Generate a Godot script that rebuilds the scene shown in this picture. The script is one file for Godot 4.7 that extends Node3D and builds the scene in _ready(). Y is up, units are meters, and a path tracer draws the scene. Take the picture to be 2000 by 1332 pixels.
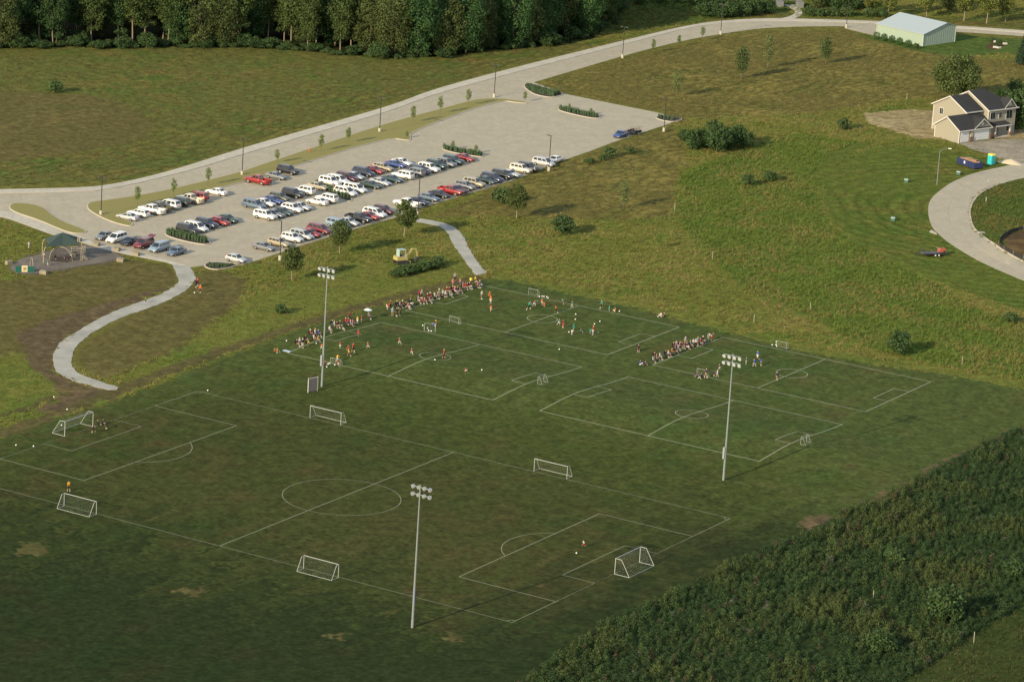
extends Node3D


func _ready() -> void:
	rng.seed = 20240817
	# camera
	var cam := Camera3D.new()
	cam.name = "camera"
	add_child(cam)
	cam.fov = 9.7552
	cam.near = 1.0
	cam.far = 9000.0
	cam.transform = Transform3D(Basis(Vector3(0.848809, 0.060070, -0.525275), Vector3(-0.186841, 0.963497, -0.191738), Vector3(0.494584, 0.260892, 0.829049)), Vector3(372.560, 185.077, 523.270))
	cam.current = true
	# sky and exposure
	var env := Environment.new()
	env.background_mode = Environment.BG_SKY
	var sky := Sky.new()
	var sm := ProceduralSkyMaterial.new()
	sm.sky_top_color = Color(0.46, 0.52, 0.60)
	sm.sky_horizon_color = Color(0.81, 0.785, 0.715)
	sm.sky_curve = 0.16
	sm.ground_horizon_color = Color(0.62, 0.63, 0.56)
	sm.ground_bottom_color = Color(0.22, 0.23, 0.16)
	sm.sun_angle_max = 1.0
	sky.sky_material = sm
	env.sky = sky
	env.background_energy_multiplier = 1.4
	env.tonemap_mode = Environment.TONE_MAPPER_LINEAR
	env.tonemap_exposure = 1.74
	env.sdfgi_enabled = true
	env.ssao_enabled = true
	env.ssil_enabled = true
	var we := WorldEnvironment.new()
	we.environment = env
	add_child(we)
	# low evening sun from behind on the left
	var sun := DirectionalLight3D.new()
	sun.name = "sun"
	add_child(sun)
	sun.light_energy = 1.25
	sun.light_color = Color(1.0, 0.925, 0.785)
	sun.light_angular_distance = 0.6
	sun.shadow_enabled = true
	sun.look_at_from_position(Vector3.ZERO, Vector3(0.11430, -0.34694, -0.93090), Vector3.UP)
	# the place
	build_ground()
	print("ground ", Time.get_ticks_msec())
	build_paving()
	print("paving ", Time.get_ticks_msec())
	build_trees()
	print("trees ", Time.get_ticks_msec())
	build_objects()
	build_cars()
	print("cars ", Time.get_ticks_msec())
	build_people()
	print("people ", Time.get_ticks_msec())
	build_grass()
	print("grass ", Time.get_ticks_msec())

const HEAP := Vector2(61.99, 199.50)
const PITCH_L := 101.58
const PITCH_W := 64.18
const FRAME := [-274.46, 276.72, -180.7, 391.93, -77.56, 518.66, 99.92, 124.72, 176.74, -45.8, 120.39, -94.62, 66.6, -141.21, -39.97, -10.62]
const WALK_FAR := [-117.98, 84.97, -114.17, 89.92, -104.49, 102.31, -101.31, 110.83, -100.53, 128.88, -102.76, 162.11, -104.82, 214.66, -107.66, 240.28, -108.42, 275.12, -107.78, 326.52, -106.76, 355.8, -103.8, 370.68, -97.31, 383.05, -87.55, 392.94, -75.29, 403.1, -57.77, 414.13, -42.8, 422.18, -35.55, 425.42]
const WALK_NEAR := [-116.03, 82.59, -112.1, 87.33, -102.58, 99.84, -99.13, 107.94, -97.96, 131.6, -99.3, 157.22, -101.77, 210.06, -104.52, 235.41, -105.33, 270.14, -105.24, 322.15, -105.02, 352.72, -102.06, 367.51, -95.75, 380.14, -86.18, 390.32, -73.96, 400.44, -56.48, 411.44, -41.55, 419.47, -34.32, 422.7]
const ROAD_FAR := [-116.03, 82.59, -112.1, 87.33, -102.58, 99.84, -99.13, 107.94, -97.96, 131.6, -99.3, 157.22, -101.77, 210.06, -104.52, 235.41, -105.33, 270.14, -105.24, 322.15, -105.02, 352.72, -102.06, 367.51, -95.75, 380.14, -86.18, 390.32, -73.96, 400.44, -56.48, 411.44, -41.55, 419.47, -34.32, 422.7]
const ROAD_NEAR := [-110.28, 75.53, -106.64, 80.55, -96.65, 92.18, -93.2, 100.15, -90.73, 122.61, -91.4, 146.06, -95.78, 201.01, -96.22, 222.53, -95.87, 252.59, -97.92, 309.09, -97.57, 336.36, -95.48, 353.69, -91.12, 371.51, -80.83, 387.16, -71.31, 395.17, -54.25, 406.77, -39.54, 415.09, -32.2, 417.98]
const LOT := [-112.46, 78.2, -109.35, 83.92, -99.87, 96.33, -96.41, 104.38, -93.18, 125.96, -94.19, 150.01, -98.76, 205.51, -98.95, 226.78, -98.37, 256.62, -96.73, 265.35, -83.75, 259.34, -70.39, 258.34, -57.09, 257.53, -50.68, 250.23, -49.69, 222.95, -48.62, 210.12, -47.98, 197.88, -45.54, 173.52, -45.58, 153.67, -45.74, 139.49, -44.79, 128.66, -45.06, 119.87, -45.21, 106.64, -44.99, 95.29, -44.66, 87.12, -44.37, 79.62, -44.27, 75.32, -49.29, 69.17, -50.19, 66.36, -55.44, 66.24, -64.07, 65.77, -71.97, 66.13, -80.41, 71.21, -83.13, 70.73, -92.18, 74.34, -101.79, 76.41, -105.44, 69.61]
const PLAYWALK_FAR := [-107.04, 71.57, -101.79, 76.41, -92.18, 74.34, -83.13, 70.73, -80.41, 71.21, -72.84, 68.07, -65.5, 67.66, -56.6, 67.81, -51.77, 67.22]
const PLAYWALK_NEAR := [-104.91, 68.96, -99.71, 71.93, -92.1, 70.28, -84.09, 68.01, -76.6, 67.08, -71.97, 66.13, -64.07, 65.77, -55.44, 66.24, -51.3, 64.97]
const CUL_L := [79.37, 170.34, 71.13, 174.18, 66.2, 177.04, 57.25, 182.66, 47.76, 190.77, 41.08, 197.98, 37.14, 203.22, 31.55, 213.27, 27.15, 223.02, 24.97, 230.73, 22.77, 242.04, 22.12, 251.8, 22.74, 259.55, 24.75, 270.31, 28.32, 283.64]
const CUL_R := [75.1, 179.82, 65.13, 187.18, 58.21, 191.68, 48.16, 203.09, 44.51, 207.66, 41.72, 212.32, 37.83, 219.77, 35.92, 224.28, 34.16, 229.0, 31.95, 236.69, 30.99, 243.82, 30.91, 249.92, 31.24, 254.42, 31.98, 259.4, 34.52, 269.88]
const CUL_SIDE := 1.0
const CUL := Vector2(46.41, 225.44)
const SHED_PAD := [-77.18, 387.27, -78.72, 391.71, -72.21, 399.33, -65.36, 383.61, -66.55, 384.25]
const RAMPS := [[39.45, 197.54, 38.96, 199.5, 40.92, 197.82, 41.6, 196.67], [46.54, 205.32, 47.92, 206.03, 48.63, 204.78, 48.71, 201.68]]
const ISLANDS := [["grass", [-93.33, 90.68, -95.36, 94.14, -93.59, 98.48, -91.04, 110.0, -90.19, 121.87, -89.71, 137.65, -90.57, 144.89, -92.67, 171.52, -95.19, 200.12, -95.12, 226.16, -95.38, 238.93, -91.3, 243.45, -88.92, 243.61, -85.41, 244.61, -84.51, 243.15, -87.71, 241.66, -89.84, 241.77, -90.19, 229.18, -86.31, 196.84, -82.08, 190.98, -81.76, 189.48, -86.79, 188.85, -85.02, 149.41, -83.74, 135.25, -84.22, 124.24, -84.06, 113.48, -83.62, 95.84, -83.7, 88.47, -78.76, 86.38, -77.54, 85.26, -77.49, 83.54, -82.66, 84.15, -90.15, 87.86]], ["grass", [-105.58, 82.26, -103.28, 84.35, -98.82, 84.36, -93.82, 80.42, -88.2, 77.25, -80.11, 74.99, -80.66, 71.53, -83.63, 71.38, -92.7, 74.99, -102.18, 77.22]], ["bed", [-95.88, 259.4, -97.25, 263.9, -90.9, 261.54, -83.75, 259.34, -83.71, 253.11, -86.83, 252.56, -90.14, 253.91]], ["bed", [-75.87, 241.72, -76.68, 244.86, -69.28, 244.94, -65.03, 243.22, -64.34, 241.6, -66.42, 240.12]], ["bed", [-56.13, 251.38, -56.66, 255.59, -53.06, 256.33, -50.47, 255.98, -50.68, 250.23]], ["bed", [-72.28, 187.64, -73.11, 190.37, -68.32, 190.44, -63.44, 189.92, -61.63, 188.28, -62.48, 187.38, -67.85, 186.63]], ["bed", [-68.79, 83.1, -70.02, 85.92, -68.27, 87.71, -63.04, 87.24, -59.24, 85.35, -57.98, 83.77, -58.61, 81.99, -63.89, 81.75]], ["bed", [-72.71, 139.6, -73.25, 141.67, -69.19, 140.02, -60.02, 135.39, -58.76, 133.52, -59.38, 132.24, -65.83, 135.09]], ["bed", [-49.06, 68.86, -49.98, 71.75, -47.35, 73.86, -44.66, 74.38, -44.51, 72.36, -45.09, 69.07, -46.45, 67.7]]]
const PATHS := [[[-53.7, 65.81, -47.92, 59.26, -44.11, 53.61, -42.08, 44.31, -41.48, 35.86, -40.75, 29.17, -38.92, 21.29, -35.6, 9.02, -30.67, 0.16, -28.28, -2.88, -24.26, -6.9, -19.13, -9.31, -15.08, -9.69, -11.12, -9.71, -10.19, -8.82], [-50.54, 66.83, -45.56, 61.63, -42.56, 56.72, -39.85, 49.08, -38.2, 39.1, -37.64, 28.82, -35.65, 18.79, -33.06, 11.5, -31.45, 7.55, -28.34, 2.41, -24.34, -2.6, -19.81, -5.65, -15.16, -6.79, -12.8, -7.08, -10.94, -7.42]], [[-39.96, 128.16, -35.55, 128.45, -30.94, 125.39, -23.74, 116.92, -16.95, 109.57, -9.55, 101.54, -8.08, 100.3], [-41.02, 130.72, -37.43, 131.37, -32.31, 129.97, -26.27, 124.25, -18.5, 114.78, -12.67, 108.31, -7.72, 103.37]]]
const UNDERWALK_L := [-96.09, 380.78, -94.95, 388.48, -96.07, 395.73, -99.72, 401.19, -104.26, 404.59]
const UNDERWALK_R := [-93.73, 382.51, -92.75, 390.01, -94.68, 397.38, -98.76, 403.42, -102.2, 407.05]
const ROCKS := [[-37.84, 394.36, 0.4, "white rock in the rock garden at its lower rim"], [-36.8, 394.57, 1.2, "white rock in the rock garden beside another at its lower rim"], [-38.19, 400.94, 0.8, "white rock in the rock garden under a spreading shrub"], [-41.27, 401.4, 2.0, "white rock in the rock garden at its upper rim"]]
const PLAY_MULCH := [-73.59, 41.99, -75.27, 45.14, -75.69, 46.88, -76.6, 49.23, -75.99, 52.59, -76.19, 55.15, -76.97, 60.48, -74.72, 65.59, -72.25, 66.98, -68.85, 66.5, -64.55, 64.18, -62.89, 62.0, -64.57, 55.4, -66.59, 46.9, -67.91, 41.32, -70.14, 39.61]
const HOUSE_DRIVE := [6.51, 280.88, 9.6, 290.73, 20.05, 302.01, 27.65, 285.14, 24.96, 271.99, 20.89, 272.76, 15.63, 276.0, 11.25, 277.29]
const SMALL_PITCHES := [[-2.17, 29.3, 39.87, 58.61], [-3.7, 68.96, 39.01, 94.8], [49.12, 29.31, 90.8, 58.83], [48.33, 68.78, 90.12, 94.23]]
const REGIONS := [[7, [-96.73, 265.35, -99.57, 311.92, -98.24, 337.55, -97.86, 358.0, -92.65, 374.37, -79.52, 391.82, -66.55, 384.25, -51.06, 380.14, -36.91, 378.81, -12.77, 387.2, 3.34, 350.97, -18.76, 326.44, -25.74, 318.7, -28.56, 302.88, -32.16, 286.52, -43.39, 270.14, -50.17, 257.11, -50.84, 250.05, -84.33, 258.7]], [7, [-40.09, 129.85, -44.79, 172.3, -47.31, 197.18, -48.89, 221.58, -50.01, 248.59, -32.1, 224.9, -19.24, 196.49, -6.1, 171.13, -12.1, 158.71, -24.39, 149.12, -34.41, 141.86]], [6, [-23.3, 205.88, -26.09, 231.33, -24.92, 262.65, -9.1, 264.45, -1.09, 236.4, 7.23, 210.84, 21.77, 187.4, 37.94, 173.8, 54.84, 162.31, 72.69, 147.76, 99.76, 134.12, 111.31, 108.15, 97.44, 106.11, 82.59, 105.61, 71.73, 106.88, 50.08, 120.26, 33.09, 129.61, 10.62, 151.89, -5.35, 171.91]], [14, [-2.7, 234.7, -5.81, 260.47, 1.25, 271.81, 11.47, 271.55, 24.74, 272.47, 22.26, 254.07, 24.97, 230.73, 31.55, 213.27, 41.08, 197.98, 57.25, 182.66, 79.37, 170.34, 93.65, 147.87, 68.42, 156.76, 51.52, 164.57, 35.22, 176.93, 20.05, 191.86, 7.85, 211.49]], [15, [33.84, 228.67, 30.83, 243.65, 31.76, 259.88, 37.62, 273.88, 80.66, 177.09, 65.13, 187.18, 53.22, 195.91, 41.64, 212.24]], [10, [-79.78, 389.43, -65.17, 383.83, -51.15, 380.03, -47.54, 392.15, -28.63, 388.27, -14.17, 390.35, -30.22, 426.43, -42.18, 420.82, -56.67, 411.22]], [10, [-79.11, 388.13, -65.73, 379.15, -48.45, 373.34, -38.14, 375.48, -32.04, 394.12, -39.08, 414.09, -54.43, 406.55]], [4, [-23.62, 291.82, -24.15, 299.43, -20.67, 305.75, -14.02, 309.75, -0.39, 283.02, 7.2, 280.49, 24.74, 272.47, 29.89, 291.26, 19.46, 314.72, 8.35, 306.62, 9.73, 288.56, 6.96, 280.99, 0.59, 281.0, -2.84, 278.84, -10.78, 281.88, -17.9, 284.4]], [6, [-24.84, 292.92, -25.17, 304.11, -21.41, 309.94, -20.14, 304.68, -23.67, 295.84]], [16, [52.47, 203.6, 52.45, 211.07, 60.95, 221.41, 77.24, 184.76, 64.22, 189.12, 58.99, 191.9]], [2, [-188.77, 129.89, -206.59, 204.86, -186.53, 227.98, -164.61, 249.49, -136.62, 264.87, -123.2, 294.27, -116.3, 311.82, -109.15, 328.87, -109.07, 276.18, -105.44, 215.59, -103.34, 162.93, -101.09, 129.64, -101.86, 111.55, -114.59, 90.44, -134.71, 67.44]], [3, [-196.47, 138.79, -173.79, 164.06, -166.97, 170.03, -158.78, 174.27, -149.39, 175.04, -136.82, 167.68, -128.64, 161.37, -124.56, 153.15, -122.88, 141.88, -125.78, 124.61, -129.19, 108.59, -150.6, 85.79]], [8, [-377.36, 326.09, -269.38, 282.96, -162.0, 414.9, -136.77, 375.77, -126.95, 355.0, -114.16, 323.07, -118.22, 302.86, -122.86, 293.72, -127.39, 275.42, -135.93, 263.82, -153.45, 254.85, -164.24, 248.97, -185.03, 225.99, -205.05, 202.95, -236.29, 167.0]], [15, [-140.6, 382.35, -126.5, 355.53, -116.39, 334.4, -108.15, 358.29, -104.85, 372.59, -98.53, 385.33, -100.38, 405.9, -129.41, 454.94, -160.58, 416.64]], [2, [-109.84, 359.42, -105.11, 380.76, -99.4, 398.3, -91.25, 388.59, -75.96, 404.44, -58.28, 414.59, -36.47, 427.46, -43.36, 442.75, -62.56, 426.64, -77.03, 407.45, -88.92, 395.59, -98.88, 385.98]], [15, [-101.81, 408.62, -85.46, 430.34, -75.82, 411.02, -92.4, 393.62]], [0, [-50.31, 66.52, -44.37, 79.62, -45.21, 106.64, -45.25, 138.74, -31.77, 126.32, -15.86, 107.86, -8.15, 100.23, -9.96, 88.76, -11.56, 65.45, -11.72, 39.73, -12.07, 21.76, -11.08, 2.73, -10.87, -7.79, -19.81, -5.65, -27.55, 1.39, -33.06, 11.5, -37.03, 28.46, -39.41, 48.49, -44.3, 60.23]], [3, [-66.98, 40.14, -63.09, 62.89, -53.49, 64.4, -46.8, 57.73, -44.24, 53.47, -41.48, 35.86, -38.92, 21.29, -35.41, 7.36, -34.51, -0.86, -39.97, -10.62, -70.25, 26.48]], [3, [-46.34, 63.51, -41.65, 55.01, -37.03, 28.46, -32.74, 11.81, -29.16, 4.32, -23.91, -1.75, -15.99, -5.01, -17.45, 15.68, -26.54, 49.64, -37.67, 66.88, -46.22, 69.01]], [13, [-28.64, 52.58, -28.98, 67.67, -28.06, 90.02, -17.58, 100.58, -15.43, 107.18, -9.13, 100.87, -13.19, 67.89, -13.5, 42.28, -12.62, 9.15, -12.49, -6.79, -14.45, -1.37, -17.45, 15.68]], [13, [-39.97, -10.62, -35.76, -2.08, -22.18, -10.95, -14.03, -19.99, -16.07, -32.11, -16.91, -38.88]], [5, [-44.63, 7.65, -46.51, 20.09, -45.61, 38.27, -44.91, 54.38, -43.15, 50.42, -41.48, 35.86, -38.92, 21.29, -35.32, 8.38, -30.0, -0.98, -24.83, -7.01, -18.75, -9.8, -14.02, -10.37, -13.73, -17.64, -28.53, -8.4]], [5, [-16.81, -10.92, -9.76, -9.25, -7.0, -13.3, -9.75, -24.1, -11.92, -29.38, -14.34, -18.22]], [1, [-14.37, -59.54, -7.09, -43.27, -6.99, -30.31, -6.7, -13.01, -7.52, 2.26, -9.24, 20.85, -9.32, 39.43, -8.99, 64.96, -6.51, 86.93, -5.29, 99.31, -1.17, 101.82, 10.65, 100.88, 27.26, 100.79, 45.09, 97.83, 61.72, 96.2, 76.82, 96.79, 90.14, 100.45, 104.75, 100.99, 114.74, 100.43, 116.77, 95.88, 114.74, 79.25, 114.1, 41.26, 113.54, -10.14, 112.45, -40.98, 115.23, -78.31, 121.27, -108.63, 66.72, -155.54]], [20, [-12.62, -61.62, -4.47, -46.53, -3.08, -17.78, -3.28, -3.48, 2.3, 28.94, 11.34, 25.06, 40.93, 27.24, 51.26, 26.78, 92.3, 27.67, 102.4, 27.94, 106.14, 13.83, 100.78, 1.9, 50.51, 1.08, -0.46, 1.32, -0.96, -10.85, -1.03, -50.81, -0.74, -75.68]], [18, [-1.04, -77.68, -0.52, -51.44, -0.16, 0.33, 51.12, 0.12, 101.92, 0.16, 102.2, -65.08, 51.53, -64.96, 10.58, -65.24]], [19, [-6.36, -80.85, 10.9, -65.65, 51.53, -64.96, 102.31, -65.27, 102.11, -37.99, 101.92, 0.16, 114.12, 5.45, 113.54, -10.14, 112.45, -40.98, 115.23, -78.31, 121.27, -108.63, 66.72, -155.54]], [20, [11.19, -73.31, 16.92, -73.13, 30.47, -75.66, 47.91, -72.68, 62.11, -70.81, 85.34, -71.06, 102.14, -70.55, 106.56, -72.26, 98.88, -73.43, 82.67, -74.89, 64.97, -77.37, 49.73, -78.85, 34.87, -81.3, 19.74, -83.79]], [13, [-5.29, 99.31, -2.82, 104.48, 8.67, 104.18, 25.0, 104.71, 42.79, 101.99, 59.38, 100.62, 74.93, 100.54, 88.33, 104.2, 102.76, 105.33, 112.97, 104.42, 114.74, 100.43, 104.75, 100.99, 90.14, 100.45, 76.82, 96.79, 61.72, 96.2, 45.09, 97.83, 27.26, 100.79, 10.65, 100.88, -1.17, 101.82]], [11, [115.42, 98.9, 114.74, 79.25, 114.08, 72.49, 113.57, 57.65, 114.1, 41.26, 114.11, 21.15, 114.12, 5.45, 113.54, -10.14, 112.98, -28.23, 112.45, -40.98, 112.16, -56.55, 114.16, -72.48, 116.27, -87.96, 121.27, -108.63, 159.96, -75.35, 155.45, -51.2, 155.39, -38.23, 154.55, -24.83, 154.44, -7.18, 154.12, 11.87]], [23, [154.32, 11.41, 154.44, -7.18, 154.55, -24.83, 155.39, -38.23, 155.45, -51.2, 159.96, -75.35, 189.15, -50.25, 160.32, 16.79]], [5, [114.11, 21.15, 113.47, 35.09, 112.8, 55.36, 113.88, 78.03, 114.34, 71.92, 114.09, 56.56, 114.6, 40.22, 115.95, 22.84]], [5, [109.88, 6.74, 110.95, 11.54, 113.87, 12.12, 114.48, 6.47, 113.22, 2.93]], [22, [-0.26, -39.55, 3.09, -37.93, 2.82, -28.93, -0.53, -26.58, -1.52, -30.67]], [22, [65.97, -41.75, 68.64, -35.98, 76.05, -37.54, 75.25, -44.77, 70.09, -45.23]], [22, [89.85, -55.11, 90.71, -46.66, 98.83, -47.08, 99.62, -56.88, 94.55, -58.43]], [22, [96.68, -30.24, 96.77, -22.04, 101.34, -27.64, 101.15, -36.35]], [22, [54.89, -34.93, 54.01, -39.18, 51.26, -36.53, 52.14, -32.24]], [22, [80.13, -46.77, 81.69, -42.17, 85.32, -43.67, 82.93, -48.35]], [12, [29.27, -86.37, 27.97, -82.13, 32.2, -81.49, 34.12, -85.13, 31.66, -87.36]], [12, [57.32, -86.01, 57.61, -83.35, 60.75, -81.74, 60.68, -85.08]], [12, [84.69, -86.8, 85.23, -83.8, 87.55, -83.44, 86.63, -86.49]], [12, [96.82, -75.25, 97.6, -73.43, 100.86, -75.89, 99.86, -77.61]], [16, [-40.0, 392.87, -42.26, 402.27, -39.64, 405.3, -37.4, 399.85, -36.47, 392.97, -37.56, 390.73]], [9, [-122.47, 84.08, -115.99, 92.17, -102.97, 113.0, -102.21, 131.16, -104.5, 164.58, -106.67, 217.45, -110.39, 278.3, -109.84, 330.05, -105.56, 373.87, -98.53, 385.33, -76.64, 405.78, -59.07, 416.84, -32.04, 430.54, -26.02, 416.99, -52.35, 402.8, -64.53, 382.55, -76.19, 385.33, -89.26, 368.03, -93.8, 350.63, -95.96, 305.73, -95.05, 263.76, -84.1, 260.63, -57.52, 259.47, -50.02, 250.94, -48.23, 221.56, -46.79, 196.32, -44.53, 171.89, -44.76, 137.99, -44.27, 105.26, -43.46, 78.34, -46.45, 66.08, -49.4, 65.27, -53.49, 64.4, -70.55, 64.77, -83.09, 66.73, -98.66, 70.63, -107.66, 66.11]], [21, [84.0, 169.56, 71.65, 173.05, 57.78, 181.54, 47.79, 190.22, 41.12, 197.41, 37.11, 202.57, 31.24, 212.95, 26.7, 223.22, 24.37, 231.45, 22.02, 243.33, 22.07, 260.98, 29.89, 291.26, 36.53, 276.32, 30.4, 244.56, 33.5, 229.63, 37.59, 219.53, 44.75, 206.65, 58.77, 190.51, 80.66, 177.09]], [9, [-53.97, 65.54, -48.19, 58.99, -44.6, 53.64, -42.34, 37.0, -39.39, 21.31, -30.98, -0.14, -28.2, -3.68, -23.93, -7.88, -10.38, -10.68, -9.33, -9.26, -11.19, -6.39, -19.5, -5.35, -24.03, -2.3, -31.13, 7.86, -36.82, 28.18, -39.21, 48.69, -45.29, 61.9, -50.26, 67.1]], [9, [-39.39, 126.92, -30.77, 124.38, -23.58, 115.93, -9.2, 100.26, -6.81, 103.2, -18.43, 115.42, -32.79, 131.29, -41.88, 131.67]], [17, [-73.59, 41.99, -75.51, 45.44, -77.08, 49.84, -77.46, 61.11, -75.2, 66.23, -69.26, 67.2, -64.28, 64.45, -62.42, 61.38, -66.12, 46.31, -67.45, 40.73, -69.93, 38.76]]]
const BANDS := [[12, 3.2, [-9.39, -48.1, -8.85, -41.08, -8.85, -29.28, -9.45, -13.56, -10.71, 2.22, -11.68, 21.22, -11.28, 39.1, -11.15, 64.84, -8.72, 86.84, -6.75, 98.92]], [12, 1.6, [-16.0, -40.0, -14.58, -28.68, -15.56, -19.38, -15.87, -12.14]], [9, 2.4, [-127.48, 158.88, -117.77, 160.51, -106.2, 161.3]], [12, 1.2, [-16.17, 16.91, -24.85, 31.75, -29.19, 47.02, -36.26, 55.22]], [14, 3.0, [-0.78, 226.21, -8.29, 250.4, -8.27, 265.34]]]
const WOOD_EDGE := [-208.65, 196.07, -204.67, 202.47, -185.03, 225.99, -164.24, 248.97, -153.81, 255.37, -135.93, 263.82, -127.74, 275.95, -123.2, 294.27, -118.73, 306.11, -116.42, 324.39, -124.21, 347.74, -135.79, 371.43]
const WOOD := [-208.65, 196.07, -204.67, 202.47, -185.03, 225.99, -164.24, 248.97, -153.81, 255.37, -135.93, 263.82, -127.74, 275.95, -123.2, 294.27, -118.73, 306.11, -116.42, 324.39, -124.21, 347.74, -135.79, 371.43, -162.94, 413.75, -217.03, 371.47, -283.99, 288.39]
const COLOURS := {"white": [0.72, 0.71, 0.66], "cream": [0.62, 0.56, 0.42], "silver": [0.42, 0.43, 0.43], "grey": [0.17, 0.175, 0.18], "black": [0.012, 0.013, 0.016], "navy": [0.014, 0.022, 0.05], "blue": [0.03, 0.06, 0.2], "lightblue": [0.22, 0.3, 0.36], "green": [0.018, 0.045, 0.035], "olive": [0.1, 0.1, 0.06], "red": [0.27, 0.018, 0.016], "darkred": [0.14, 0.012, 0.016], "maroon": [0.075, 0.012, 0.015], "tan": [0.34, 0.29, 0.19], "steel": [0.1, 0.14, 0.19], "teal": [0.02, 0.05, 0.065]}
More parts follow.
